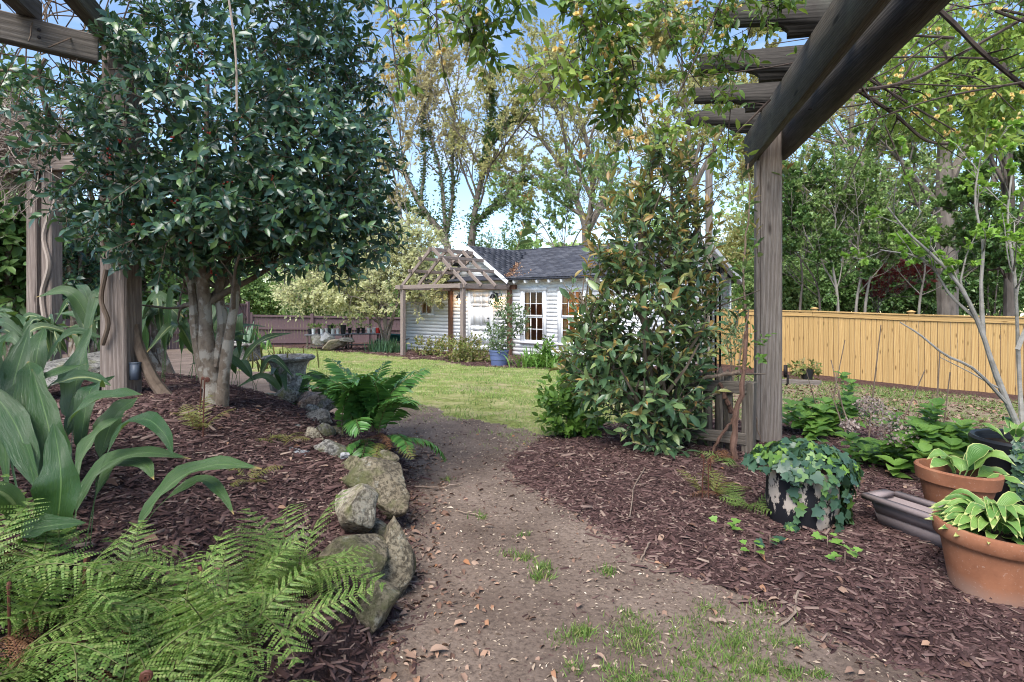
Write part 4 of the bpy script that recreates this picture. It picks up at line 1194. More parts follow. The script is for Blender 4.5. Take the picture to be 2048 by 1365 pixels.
# concrete urns
urnc = at(578, 782, 4.45)
ur, MU = pot('concrete_urn', urnc, [(.105, 0), (.14, .015), (.148, .06), (.125, .10), (.120, .14), (.132, .20), (.150, .232), (.185, .245), (.198, .262), (.186, .275), (.16, .262), (.13, .20)], 'concrete', 'lichen-mottled concrete urn in front, on the stones of the raised bed', 'urn', (.15, .235), 36, jitter=.03)
for a_ in (2.2, 3.6, 5.0):
    Mm = MU @ Matrix.Rotation(a_, 4, 'Z') @ Matrix.Translation((.138, 0, .11))
    MB().lathe([(.001, -.04), (.022, -.03), (.03, 0), (.022, .03), (.001, .045)], 8).build('mask_boss', MAT['concrete'], ur, Mm, True, origin=False)
u2 = at(493, 722, 5.6)
ur2, MU2 = pot('concrete_urn', u2, [(.10, 0), (.13, .02), (.14, .10), (.17, .15), (.20, .165), (.198, .185), (.17, .18), (.14, .14)], 'concrete', 'second concrete urn farther back under the holly tree, with upright blades', 'urn', (.165, .15), 32, jitter=.03)
# blue pot by the cottage
MAT['bluepot'] = plain_mat('blue_grey_glaze', (.115, .155, .30), .45, .45, .25, 6, .12)
bpz = at(998, 733, 15.2)
bp, MBP = pot('blue_pot', bpz, [(.20, 0), (.205, .02), (.225, .18), (.235, .185), (.235, .21), (.24, .30), (.25, .305), (.25, .33), (.265, .40), (.275, .405), (.275, .44), (.25, .44), (.24, .38)], 'bluepot', 'blue-grey glazed pot holding a tall shrub in front of the cottage', 'pot', (.24, .40), 32)
b2 = at(1128, 752, 13.6)
pot('blue_pot', b2, [(.17, 0), (.20, .25), (.215, .255), (.215, .30), (.20, .30), (.18, .25)], 'bluepot', 'low blue pot half hidden by leaves right of the daylilies', 'pot', (.19, .27), 24)
# small plant pot by the new fence
s3 = at(1614, 758, 13.6)
pot('nursery_pot', s3, [(.12, 0), (.15, .24), (.14, .24), (.11, .02)], 'blackplastic', 'small black pot with a yellow-green plant by the new fence', 'pot', (.14, .21), 20)
# timber edging
A = at(1572, 790, 11.6); B = at(1640, 776, 12.2)
beam('timber_edging', gpt(A.x - .5, A.y, .05), gpt(B.x, B.y, .05), .09, .12, MAT['near_post'])
tag(bpy.data.objects['timber_edging'], 'short pale timber edging board on the ground right of the big post', 'timber')

# potting benches with nursery pots
MAT['benchgrey'] = plain_mat('grey_bench_top', (.17, .17, .18), .7, .3, .2)
def bench(u0, u1, v, Y, lab, mt='benchgrey'):
    A = at(u0, v, Y); B = at(u1, v, Y + (1 if u1 > 700 else 0))
    t = thing('potting_bench', (A.x, A.y, float(gz(A.x, A.y))), lab, 'bench', 'potting benches by the far fence')
    beam('bench_top', A, B, .6, .05, MAT[mt], t)
    for f in (.06, .94):
        for o in (-.22, .22):
            p = A.lerp(B, f); beam('leg', gpt(p.x, p.y + o), (p.x, p.y + o, p.z - .026), .06, .06, MAT['old_wood'], t, (0, 1, 0))
    beam('shelf', A + Vector((.05, 0, -.45)), B + Vector((-.05, 0, -.45)), .5, .03, MAT['old_wood'], t)
    return A, B
a1, b1 = bench(614, 694, 670, 22.6, 'grey-topped potting bench behind the rock heap')
a2, b2_ = bench(696, 762, 668, 22.9, 'pale-topped potting bench nearer the pale blossoming tree')
MAT['whitepot'] = plain_mat('white_plastic_pot', (.74, .75, .76), .5, .4, .1)
MAT['redpot'] = plain_mat('red_plastic_pot', (.55, .04, .03), .5, .4, .1)
MAT['seedling'] = leaf_mat('seedling_leaf', [(.07, .14, .03), (.16, .27, .06), (.25, .36, .10)], .5, .3, .25)
plist = [(621, 'b', 'leftmost of the black pots on the grey bench'), (629, 'w', 'leftmost white pot on the grey bench'), (640, 'b', 'black pot of seedlings on the grey bench beside the leftmost white pot'), (646, 'w', 'second white pot along the grey bench'), (653, 'w', 'third white pot along the grey bench'), (661, 'B', 'tall double black pot standing up on the grey bench'), (667, 'w', 'fourth white pot along the grey bench, with green leaves'), (676, 'w', 'rightmost white pot on the grey bench'), (686, 'B', 'wide black tub at the right end of the grey bench'),
         (700, 'b', 'leftmost black pot on the pale bench'), (712, 'b', 'black pot of seedlings, second along the pale bench'), (721, 'b', 'black pot, third along the pale bench'), (730, 'w', 'left white pot on the pale bench'), (738, 'w', 'right white pot on the pale bench'), (745, 'r', 'left of the two red pots on the pale bench'), (752, 'r', 'right red pot at the end of the pale bench')]
for i, (u, kd, lab) in enumerate(plist):
    A, B = (a1, b1) if u < 695 else (a2, b2_)
    f = ((u - 1024) / F * A.y - A.x) / (B.x - A.x); p = A.lerp(B, min(max(f, .02), .98)); p = Vector((p.x, p.y + random.uniform(-.12, .05), p.z + .026))
    hgt = .20 if kd != 'B' else .34; r_ = .075 if kd != 'B' else .11
    t, _ = pot('seedling_pot', p, [(r_ * .8, 0), (r_, hgt), (r_ * 1.1, hgt), (r_ * 1.1, hgt + .02), (r_ * .9, hgt + .02), (r_ * .8, hgt - .03)], {'b': 'blackplastic', 'w': 'whitepot', 'r': 'redpot', 'B': 'blackplastic'}[kd], lab, 'pot', (r_ * .9, hgt - .01), 14, grp='pots on the potting benches')
    if kd in 'bw' and i not in (4, 13):
        n = 26; c_, d_ = blob_points(n, p + Vector((0, 0, hgt + .09)), (.10, .10, .09), .2)
        foliage(c_, d_ + [0, 0, .8], rng.normal(0, .5, (n, 3)) + [0, 0, 1], rng.uniform(.06, .12, n), leaf_tmpl(.5, .1, .2, 'kite'), MAT['seedling'], t)
# green wheelbarrow by the cottage corner
wq = at(793, 690, 22.5); wz = float(gz(wq.x, wq.y))
MAT['barrowgreen'] = plain_mat('green_barrow_paint', (.02, .10, .085), .45, .4, .2)
Mw = Matrix.Translation((wq.x, wq.y, wz)) @ Matrix.Rotation(R(170), 4, 'Z')
wbw = thing('wheelbarrow', None, 'dark green wheelbarrow parked at the left corner of the cottage', 'wheelbarrow', M=Mw)
V = [(-.2, -.2, .28), (.35, -.2, .28), (.35, .2, .28), (-.2, .2, .28), (-.42, -.32, .56), (.55, -.32, .62), (.55, .32, .62), (-.42, .32, .56)]
MB().add(V, [(0, 3, 2, 1), (0, 1, 5, 4), (1, 2, 6, 5), (2, 3, 7, 6), (3, 0, 4, 7)]).build('tray', MAT['barrowgreen'], wbw, Mw, origin=False)
for sg in (-1, 1):
    MB().tube([(.75, sg * .05, .2), (0, sg * .2, .27), (-.95, sg * .28, .55)], [.02] * 3, 6).build('handle', MAT['near_post'], wbw, Mw, True, origin=False)
    MB().tube([(-.2, sg * .2, .28), (-.3, sg * .24, 0)], [.015] * 2, 6).build('leg', MAT['dark_metal'], wbw, Mw, True, origin=False)
a_ = np.linspace(0, 2 * np.pi, 17)
MB().tube([(.75 + .16 * math.cos(x), 0, .2 + .16 * math.sin(x)) for x in a_], [.04] * 17, 8, False).build('wheel', MAT['blackplastic'], wbw, Mw, True, origin=False)
# ================================================================== FOREGROUND PLANTS
def camdist(P): return np.linalg.norm(np.asarray(P) - np.array([0, 0, CH]), axis=1)
# ------------------------------------------------------------------ holly tree
MAT['holly'] = leaf_mat('holly_leaf', [(.024, .062, .044), (.040, .095, .064), (.058, .125, .072), (.075, .15, .06), (.15, .25, .07)], .28, .6, .15, (.10, .22, .05), .25)
MAT['hollybark'] = bark_mat('pale_holly_bark', (.11, .08, .058), (.21, .165, .125), (.30, .265, .22), 22, .7, .9)
MAT['twig'] = bark_mat('brown_twig', (.10, .075, .055), (.19, .15, .115), None, 20, .4, .4)
hb = gpt(-1.73, 3.3)
hol = thing('holly_tree', hb, 'large dark glossy-leaved holly tree with red berries, pale multi-stemmed trunk', 'tree')
HY = 3.3
H = [limb([at(428, 828, HY), at(425, 760, HY), at(414, 690, HY), at(410, 610, HY + .02), at(403, 530, HY), at(410, 400, HY), at(415, 160, HY + .1)], .060, .012, 16),
     limb([at(442, 826, HY - .02), at(447, 760, HY - .04), at(456, 690, HY - .05), at(470, 600, HY - .05), at(476, 530, HY - .02), at(520, 400, HY), at(590, 250, HY - .1)], .038, .010, 16),
     limb([at(416, 775, HY), at(394, 690, HY + .03), at(386, 600, HY + .06), at(372, 530, HY + .1), at(310, 420, HY + .1), at(220, 300, HY)], .032, .012, 16),
     limb([at(432, 735, HY), at(446, 650, HY + .04), at(438, 570, HY + .1), at(468, 470, HY + .2), at(470, 250, HY + .4)], .035, .014, 16),
     limb([at(405, 745, HY + .06), at(392, 640, HY + .12), at(396, 560, HY + .18), at(330, 440, HY + .3)], .028, .012, 16)]
trunk = branch_part('trunk', H, MAT['hollybark'], hol, (12, 10, 8))
PLh = np.concatenate([h[0] for h in H]); RAh = np.concatenate([h[1] for h in H])
b1 = sprout(PLh, RAh, 9, .45, 1, 60, .34, 6, .03, .15, .006)
b2 = sprout(*b1, 3, .3, 1, 45, .5, 5, .03, .15, .004)
branch_part('branches', [b1, b2], MAT['twig'], hol, (5, 4))
hc = np.array([-1.72, 3.4, 2.2])
blobs = [((-1.75, 3.4, 2.25), (.90, .9, .95), 560), ((-1.14, 3.35, 2.0), (.46, .6, .72), 230), ((-1.02, 3.2, 1.5), (.36, .45, .34), 110), ((-2.25, 3.25, 1.95), (.55, .6, .62), 200), ((-1.9, 3.2, 1.52), (.55, .55, .28), 140), ((-1.45, 3.2, 1.50), (.5, .5, .22), 110), ((-1.6, 3.3, 3.0), (.8, .7, .5), 150), ((-1.0, 3.3, 2.75), (.36, .5, .5), 60), ((-2.62, 3.2, 2.2), (.3, .4, .4), 34), ((-1.15, 3.1, 1.75), (.42, .4, .4), 120), ((-1.7, 2.9, 1.85), (.75, .4, .65), 230)]
Cs, Ds = [], []
for c, r, n in blobs:
    p, d = blob_points(n, c, r, .62); Cs.append(p); Ds.append(d * np.array([1, 1, .55]) + [0, -.1, -.12])
Cs = np.concatenate(Cs); Ds = np.concatenate(Ds) + rng.normal(0, .35, (len(Cs), 3))
# keep the beam end and the tall post's foot clear
keep = ~((Cs[:, 0] / Cs[:, 1] * F + 1024 < 215) & (HZ - (Cs[:, 2] - CH) / Cs[:, 1] * F < 150) & (Cs[:, 1] < 3.35))
keep &= ~((Cs[:, 0] / Cs[:, 1] * F + 1024 < 165) & (rng.uniform(0, 1, len(Cs)) < .72))
Cs, Ds = Cs[keep], Ds[keep]
tw, lv = sprigs(Cs, Ds, 13, rng.uniform(.13, .24, len(Cs)), .054, 62, .7, .25, .2, hc)
branch_part('twigs', [(tw, np.tile([.0035, .0028, .0015], (len(tw), 1)))], MAT['twig'], hol, (3,), True)
foliage(*lv, leaf_tmpl(.44, .07, .16), MAT['holly'], hol, 'crown', 260, smooth=True)
bp_, _ = blob_points(60, hc + [.1, -.2, -.35], (.75, .62, .65), .7)
bp_ = np.repeat(bp_, 4, 0) + rng.normal(0, .012, (240, 3))
MAT['berry'] = plain_mat('red_holly_berry', (.38, .035, .018), .3, .5, .15, 40, 0)
bmv = bmesh.new(); bmesh.ops.create_icosphere(bmv, subdivisions=1, radius=.0058); bV = np.array([tuple(v.co) for v in bmv.verts]); bF = np.array([[v.index for v in f.verts] for f in bmv.faces]); bmv.free()
mb = MB()
for p in bp_: mb.add(bV * rng.uniform(.8, 1.2) + p, bF)
tag(mb.build('berries', MAT['berry'], hol, smooth=True), kind='stuff')

# ------------------------------------------------------------------ bronze shrub by the picket fence
MAT['osm'] = leaf_mat('dark_shrub_leaf', [(.06, .12, .055), (.095, .175, .08), (.15, .24, .10), (.25, .33, .12)], .3, .55, .22, (.25, .36, .08), .2)
MAT['bronze'] = leaf_mat('bronze_new_leaf', [(.22, .26, .07), (.30, .27, .085), (.40, .22, .08), (.26, .32, .10)], .35, .45, .3, (.45, .25, .06), .2)
SY = 3.9
shb = gpt(*at(1306, 915, SY).xy)
shr = thing('bronze_shrub', shb, 'tall broad evergreen shrub with bronze new growth beside the path', 'shrub')
S_ = [limb([shb - Vector((0, 0, .05)), at(1308, 880, SY), at(1300, 780, SY), at(1290, 650, SY), at(1280, 480, SY), at(1310, 300, SY)], .045, .01, 12),
      limb([shb, at(1325, 860, SY), at(1360, 760, SY + .05), at(1375, 620, SY + .1), at(1385, 480, SY + .1)], .03, .008, 12),
      limb([shb, at(1290, 860, SY - .03), at(1240, 760, SY), at(1190, 660, SY), at(1160, 590, SY)], .03, .008, 12),
      limb([shb, at(1315, 850, SY + .05), at(1330, 700, SY + .15), at(1340, 500, SY + .1), at(1345, 330, SY + .05)], .028, .008, 12)]
branch_part('trunk', S_, MAT['hollybark'], shr, (8,))
pl = np.concatenate([s[0] for s in S_]); ra = np.concatenate([s[1] for s in S_])
b1 = sprout(pl, ra, 16, .25, 1, 55, .32, 5, .08, .12, .004)
branch_part('branches', [b1], MAT['twig'], shr, (4,))
def pblobs(lst, Y):
    C, D = [], []
    for (u, v, ru, rv, n, *dy) in lst:
        Yc = Y + (dy[0] if dy else 0); c = at(u, v, Yc); k = Yc / F
        rr = (ru * k, max(.22, min(ru, rv) * k * .95), rv * k)
        p, d = blob_points(n, c, rr, .5); C.append(p); D.append(d)
    return np.concatenate(C), np.concatenate(D)
C, D = pblobs([(1300, 770, 115, 95, 105), (1290, 640, 140, 115, 145), (1305, 500, 112, 105, 100), (1325, 390, 62, 76, 30), (1180, 675, 52, 66, 48), (1385, 500, 36, 80, 26), (1400, 640, 36, 80, 18), (1320, 860, 84, 46, 56), (1340, 300, 56, 50, 14), (1200, 730, 70, 70, 50)], SY)
xs = np.array([tuple(at(u, v, SY + rng.normal(0, .15))) for u, v in zip(rng.normal(1305, 70, 70), rng.uniform(300, 640, 70))])
xs[:, 0] += (xs[:, 0] - at(1300, 0, SY).x) * .45
C = np.concatenate([C, xs]); D = np.concatenate([D, np.tile([0, 0, .8], (70, 1))])
D = D + [0, 0, .55] + rng.normal(0, .3, D.shape)
tw, lv = sprigs(C, D, 9, rng.uniform(.14, .28, len(C)), .082, 55, .45, .3, .25)
branch_part('twigs', [(tw, np.tile([.0035, .003, .0018], (len(tw), 1)))], MAT['twig'], shr, (3,), True)
fr_n = np.tile(np.arange(9), len(C)) / 8.0
hgt = lv[0][:, 2]
isb = (fr_n > .6) & (rng.uniform(0, 1, len(fr_n)) < np.interp(hgt, [.2, .9, 2.0], [.15, .62, 1.0]))
foliage(*[a[~isb] for a in lv], leaf_tmpl(.40, .06, .18), MAT['osm'], shr, 'crown', 180, smooth=True)
foliage(*[a[isb] * (.8 if a.ndim == 1 else 1) for a in lv], leaf_tmpl(.34, .08, .2), MAT['bronze'], shr, 'new_growth', 80, smooth=True)
# bright low shrub at its foot
MAT['bright'] = leaf_mat('bright_green_leaf', [(.07, .15, .025), (.11, .22, .035), (.16, .29, .05)], .42, .4, .25)
q = at(1140, 878, 4.55)
low = thing('low_green_shrub', gpt(q.x, q.y), 'low bright green leafy shrub at the left foot of the bronze shrub', 'shrub')
C, D = pblobs([(1135, 830, 42, 60, 60), (1165, 800, 40, 50, 40), (1120, 800, 30, 34, 26), (1160, 860, 34, 30, 26)], 4.5)
tw, lv = sprigs(C, D + [0, 0, .7], 8, rng.uniform(.10, .2, len(C)), .062, 60, .7, .3)
st = [limb([gpt(q.x, q.y), Vector(C[i])], .008, .003, 5) for i in range(0, 60, 4)]
branch_part('stems', st, MAT['twig'], low, (4,))
foliage(*lv, leaf_tmpl(.55, .08, .15), MAT['bright'], low, 'crown', 60, smooth=True)

# ------------------------------------------------------------------ cast-iron plants: big strap leaves one by one
m = NM('cast_iron_leaf', .30, .5)
uvn = m.node('ShaderNodeUVMap'); mp = m.node('ShaderNodeMapping'); mp.inputs['Scale'].default_value = (80, 1.4, 1); m.L(uvn.outputs[0], mp.inputs[0])
oi = m.node('ShaderNodeObjectInfo'); mm = m.math('MULTIPLY', oi.outputs['Random'], 40.0); m.L(mm, mp.inputs['Location'])
st_ = m.noise(1.0, mp.outputs[0], 4, .6)
gcol = m.ramp(oi.outputs['Random'], [(0, (.024, .062, .016)), (.5, (.042, .09, .024)), (1, (.070, .122, .036))])
c = m.mix(m.ramp(st_, [(.40, (.65,) * 3), (.56, (0, 0, 0))]), gcol, (.024, .062, .026))
c = m.mix(m.ramp(st_, [(.62, (0, 0, 0)), (.76, (.38,) * 3)]), c, (.17, .25, .11))
sxy = m.node('ShaderNodeSeparateXYZ'); m.L(uvn.outputs[0], sxy.inputs[0])
mid = m.math('ABSOLUTE', m.math('SUBTRACT', sxy.outputs[0], .5))
c = m.mix(m.math('MULTIPLY', m.ramp(mid, [(.03, (1, 1, 1)), (.09, (0, 0, 0))]), m.math('MULTIPLY', m.math('GREATER_THAN', m.math('FRACT', m.math('MULTIPLY', oi.outputs['Random'], 7.3)), .72), st_)), c, (.52, .55, .24))
c = m.mix(m.ramp(mid, [(.008, (.5,) * 3), (.022, (0, 0, 0))]), c, (.17, .27, .09))
tipn = m.math('ADD', sxy.outputs[1], m.math('MULTIPLY', m.noise(9, mp.outputs[0], 2), .05))
edge = m.math('ADD', m.math('MULTIPLY', mid, 2.0), 0.0)
c = m.mix(m.ramp(m.math('ADD', tipn, m.math('MULTIPLY', m.math('SUBTRACT', oi.outputs['Random'], 1.0), .07)), [(.965, (0, 0, 0)), (1.0, (.9,) * 3)]), c, (.42, .27, .10))
m.base(c)
tr = m.node('ShaderNodeBsdfTranslucent'); m.L(m.mix(.5, c, (.3, .5, .08)), tr.inputs[0]); mx = m.node('ShaderNodeMixShader'); mx.inputs[0].default_value = .15
m.L(m.b.outputs[0], mx.inputs[1]); m.L(tr.outputs[0], mx.inputs[2]); m.L(mx.outputs[0], m.out.inputs[0])
bmp = m.node('ShaderNodeBump'); bmp.inputs['Strength'].default_value = .6; bmp.inputs['Distance'].default_value = .006; m.L(st_, bmp.inputs['Height']); m.L(bmp.outputs[0], m.b.inputs['Normal'])
MAT['aspi'] = m.m
def strap(pts, width, parent, face=(0, -1, .35), mat='aspi', name='leaf', petiole=.25, fold=.16, k=18, twist=0.0, power=.75):
    """strap leaf through pts (base..tip); face = the way the blade looks"""
    L = smooth_line(pts, k); t = np.linspace(0, 1, k)
    b = np.clip((t - petiole) / (1 - petiole), 0, 1)
    wd = width * .80 * np.where(t < petiole, .06, np.maximum(.06, np.sin(np.pi * np.clip(b, 0, 1) ** power) ** .85))
    wd[-1] = width * .015
    T = np.gradient(L, axis=0); T = unit(T); Nn = np.asarray(face, float)
    Nv = unit(Nn - (T @ Nn)[:, None] * T)
    B = np.cross(T, Nv)
    if twist:
        a = (twist * t)[:, None]; B, Nv = B * np.cos(a) + Nv * np.sin(a), Nv * np.cos(a) - B * np.sin(a)
    cols = np.array([-1, -.55, 0, .55, 1.0]); lift = np.array([1, .35, 0, .35, 1.0])
    wav = .11 * np.sin(np.arange(k) * 1.3 + rng.uniform(0, 6))[:, None]
    V = L[:, None] + (wd[:, None] * .5 * cols[None])[..., None] * B[:, None] + (wd[:, None] * (fold * lift[None] + wav * cols[None]))[..., None] * Nv[:, None]
    uv = np.stack([np.broadcast_to((cols + 1) / 2, (k, 5)), np.broadcast_to(t[:, None], (k, 5))], -1).reshape(-1, 2)
    i = np.arange(k - 1)[:, None] * 5; j = np.arange(4)[None]
    Q = np.stack([i + j, i + j + 1, i + j + 6, i + j + 5], -1).reshape(-1, 4)
    V = V.reshape(-1, 3); o = V[0].copy()
    me = raw_mesh(name, V - o, [Q], True, uv)
    return link(name, me, Matrix.Translation(Vector(o)), parent, MAT[mat])
ac = gpt(-1.25, 1.62)
asp = thing('cast_iron_plant', ac, 'nearest big clump of broad strap-leaved cast-iron plant at the left edge', 'plant', 'cast-iron plants')
def lp_(seq, w, face=(0, -1, .35), **kw):
    """seq of (u,v,Y)"""
    strap([at(*q) for q in seq], w, asp, face, **kw)
lp_([(60, 1090, 1.62), (20, 900, 1.80), (22, 790, 1.90), (60, 652, 2.0)], .15, (.1, -1, .2), petiole=.3)
lp_([(110, 1095, 1.55), (112, 960, 1.70), (96, 850, 1.74), (64, 738, 1.80)], .135, (.15, -1, .25), petiole=.22)
lp_([(118, 1100, 1.50), (116, 1050, 1.50), (122, 950, 1.50), (107, 845, 1.56)], .15, (.05, -1, .3), petiole=.1)
lp_([(140, 1050, 1.75), (146, 850, 2.05), (155, 750, 2.12), (184, 650, 2.2)], .15, (-.25, -1, .15), petiole=.35)
lp_([(130, 1080, 1.6), (128, 880, 1.75), (170, 812, 1.78), (230, 790, 1.78), (286, 790, 1.76)], .075, (-.3, -.6, 1), petiole=.3)
lp_([(110, 1060, 1.75), (90, 800, 2.0), (130, 762, 2.05), (180, 756, 2.05), (222, 772, 2.0)], .075, (0, -.6, 1), petiole=.35)
lp_([(20, 1020, 1.7), (-10, 830, 1.8), (40, 780, 1.85), (110, 748, 1.9), (174, 728, 1.95)], .07, (0, -.7, .9), petiole=.2)
lp_([(150, 1090, 1.6), (160, 930, 1.7), (200, 862, 1.76), (256, 828, 1.82)], .07, (-.4, -.8, .7), petiole=.25)
lp_([(180, 1095, 1.6), (196, 960, 1.66), (240, 862, 1.68), (290, 838, 1.66), (330, 870, 1.6), (346, 912, 1.56)], .062, (-.1, -.5, 1), petiole=.3)
lp_([(245, 1105, 1.55), (290, 1030, 1.60), (350, 962, 1.62), (430, 930, 1.60), (524, 938, 1.56)], .085, (-.1, -.6, 1), petiole=.2)
lp_([(252, 1108, 1.56), (320, 1010, 1.66), (400, 960, 1.70), (440, 985, 1.62), (468, 1030, 1.55)], .045, (.3, -.6, .8), petiole=.3)
lp_([(140, 1090, 1.55), (160, 1000, 1.62), (210, 930, 1.68), (290, 906, 1.70), (382, 918, 1.68)], .068, (-.1, -.7, .9), petiole=.2)
lp_([(170, 1095, 1.58), (195, 985, 1.68), (240, 925, 1.72), (290, 930, 1.7), (308, 960, 1.66)], .066, (-.1, -.6, 1), petiole=.25)
lp_([(62, 1095, 1.52), (52, 1050, 1.5), (10, 990, 1.45), (-60, 975, 1.4)], .085, (0, -.8, .7), petiole=.1)
lp_([(40, 1110, 1.45), (50, 1068, 1.42), (100, 1052, 1.40), (172, 1046, 1.38)], .075, (0, -.7, .8), petiole=.1)
lp_([(30, 1080, 1.6), (10, 900, 1.7), (30, 840, 1.75), (78, 962, 1.6)], .06, (0, -.7, .8), petiole=.2)
lp_([(90, 1100, 1.55), (60, 930, 1.66), (20, 830, 1.72), (-40, 760, 1.75)], .11, (.3, -1, .3), petiole=.25)
for i in range(12):
    a = rng.uniform(-3.4, -1.2); r = rng.uniform(.10, .28); bx_, by_ = -1.62 + rng.normal(0, .12), 1.78 + rng.normal(0, .10)
    b_ = gpt(bx_, by_, -.01); dx, dy = math.cos(a) * r, abs(math.sin(a)) * r * .8
    hh = rng.uniform(.26, .44)
    strap([b_, b_ + Vector((dx * .15, dy * .15, hh * .5)), b_ + Vector((dx * .5, dy * .5, hh * .95)), b_ + Vector((dx * 1.05, dy * 1.05, hh * rng.uniform(.8, 1.25)))], rng.uniform(.075, .115), asp, (-dx * .5, -.8, .8), petiole=.3)
def asp_clump(c, n, lab, h=(.35, .6), r=(.2, .4), w=(.06, .11), spread=.18, seed=0):
    t = thing('cast_iron_plant', c, lab, 'plant', 'cast-iron plants')
    for i in range(n):
        a = rng.uniform(0, 2 * np.pi); rr = rng.uniform(*r); hh = rng.uniform(*h)
        b_ = gpt(c.x + rng.normal(0, spread), c.y + rng.normal(0, spread), -.01)
        dx, dy = math.cos(a) * rr, math.sin(a) * rr
        strap([b_, b_ + Vector((dx * .2, dy * .2, hh * .55)), b_ + Vector((dx * .6, dy * .6, hh)), b_ + Vector((dx * 1.2, dy * 1.2, hh * rng.uniform(.55, 1.15)))], rng.uniform(*w), t, (-dx * .6, -.8, .7), petiole=.3)
    return t
asp_clump(gpt(-2.72, 4.1), 20, 'cast-iron plant clump just right of the tall left pergola post', (.4, .68), (.15, .4), (.07, .12), .16)
asp_clump(gpt(-2.35, 4.35), 18, 'cast-iron plant clump between the left pergola post and the holly trunk', (.3, .62), (.15, .4), (.07, .11), .2)
asp_clump(gpt(-1.75, 4.25), 7, 'low cast-iron plant clump right behind the holly trunk', (.2, .34), (.2, .4), (.06, .09), .12)
asp_clump(gpt(-3.9, 4.9), 20, 'cast-iron plant clump at the foot of the far double posts', (.3, .5), (.2, .4), (.07, .1), .3)
asp_clump(gpt(-4.6, 4.7), 16, 'cast-iron plant clump farthest left, beyond the flat stone slab', (.35, .55), (.2, .4), (.07, .11), .3)
asp_clump(gpt(-3.2, 3.7), 14, 'cast-iron plant clump between the stone slab and the left pergola post', (.28, .5), (.15, .35), (.06, .1), .16)

# ------------------------------------------------------------------ ferns
def frond_mesh(name, L, pairs, arch, plen, pin, bip, mat, rachis, droop=.25, taper=.72, seed=0, fwd=60):
    """frond along +x rising along +z; pairs of pinnae; bip = pinnules per pinna side (0: simple pinnae)"""
    r = np.random.default_rng(seed)
    k = pairs + 2; t = np.linspace(0, 1, k); e = R(arch[0]) + (R(arch[1]) - R(arch[0])) * t
    x = np.concatenate([[0], np.cumsum(np.cos(e[:-1])) * L / (k - 1)]); z = np.concatenate([[0], np.cumsum(np.sin(e[:-1])) * L / (k - 1)])
    y = .04 * L * np.sin(t * 2.5 + r.uniform(0, 6))
    C = np.stack([x, y, z], -1); T = unit(np.gradient(C, axis=0)); up = np.stack([-T[:, 2], T[:, 1] * 0, T[:, 0]], -1)
    side = np.cross(up, T)
    P, D, N, S, W = [], [], [], [], []
    for i in range(2, k):
        f = t[i]; pl = plen * L * (math.sin(math.pi * min(1, (1 - f) * taper + .10)) ** .8) * (1 if f < .97 else .6)
        for sg in (-1, 1):
            d = unit(side[i] * sg * math.sin(R(fwd)) + T[i] * math.cos(R(fwd)) - up[i] * droop * r.uniform(.4, 1.4) + r.normal(0, .06, 3))
            if bip == 0:
                P.append(C[i]); D.append(d); N.append(up[i] + r.normal(0, .15, 3)); S.append(pl)
            else:
                nb = max(3, int(bip * (.5 + .5 * pl / (plen * L))))
                for j in range(nb):
                    g = (j + .4) / nb; pp = C[i] + d * pl * g - up[i] * droop * .25 * pl * g * g
                    sl = pin * L * (1 - .72 * g) * (.55 + .45 * pl / (plen * L))
                    sd = unit(np.cross(up[i], d))
                    for s2 in (-1, 1):
                        P.append(pp); D.append(unit(sd * s2 * .86 + d * .5 + r.normal(0, .05, 3))); N.append(up[i] + r.normal(0, .12, 3)); S.append(sl)
    tm = leaf_tmpl(pin if bip == 0 else .92, .05, .12, 'oval' if bip == 0 else 'kite')
    V, Fs = scatter_mesh(np.array(P), np.array(D), np.array(N), np.array(S), tm)
    tv, tq = tubes(C[None], np.linspace(.0035, .001, k)[None] * (L / .45), 4)
    n0 = len(V); V = np.concatenate([V, tv]); Fs = list(Fs); nf = [len(f) for f in Fs]
    mi = np.concatenate([np.zeros(n, int) for n in nf] + [np.ones(len(tq), int)])
    me = raw_mesh(name, V, Fs + [tq + n0], False, None, mi)
    me.materials.append(MAT[mat]); me.materials.append(MAT[rachis])
    return me
MAT['fern'] = leaf_mat('autumn_fern_leaf', [(.08, .16, .03), (.125, .215, .045), (.19, .28, .075), (.28, .33, .11)], .45, .35, .3, (.35, .5, .08), .3)
MAT['sword'] = leaf_mat('sword_fern_leaf', [(.04, .125, .028), (.07, .185, .042), (.12, .26, .06)], .36, .45, .2, (.25, .45, .06), .25)
MAT['olive'] = leaf_mat('olive_fern_leaf', [(.16, .17, .035), (.20, .15, .05), (.22, .24, .07), (.13, .19, .05)], .5, .3, .28, (.4, .35, .08), .3)
MAT['deadfern'] = leaf_mat('dead_fern_leaf', [(.12, .055, .028), (.19, .095, .05), (.26, .15, .085)], .8, .15, .15, (.35, .18, .08), .3)
MAT['crozier'] = plain_mat('russet_fern_stalk', (.11, .040, .026), .6, .3, .3, 60, .5)
MAT['rachis'] = plain_mat('green_fern_stalk', (.13, .14, .05), .6, .3, .3, 40, .1)
FM = [frond_mesh('frond', .40, 11, (64 - 10 * i, 6 - 18 * i), .28, .036, 13, 'fern', 'rachis', .22 + .05 * i, .74, i) for i in range(4)]
FD = [frond_mesh('dead_frond', .36, 13, (50, -40), .22, .04, 8, 'deadfern', 'crozier', .55, .74, 30 + i) for i in range(2)]
FS = [frond_mesh('frond', .50, 22, (74 - 12 * i, 6 - 22 * i), .24, .28, 0, 'sword', 'rachis', .2 + .08 * i, .80, 50 + i) for i in range(3)]
FO = [frond_mesh('frond', .36, 11, (66 - 10 * i, -2 - 12 * i), .26, .036, 12, 'olive', 'crozier', .25, .74, 70 + i) for i in range(2)]
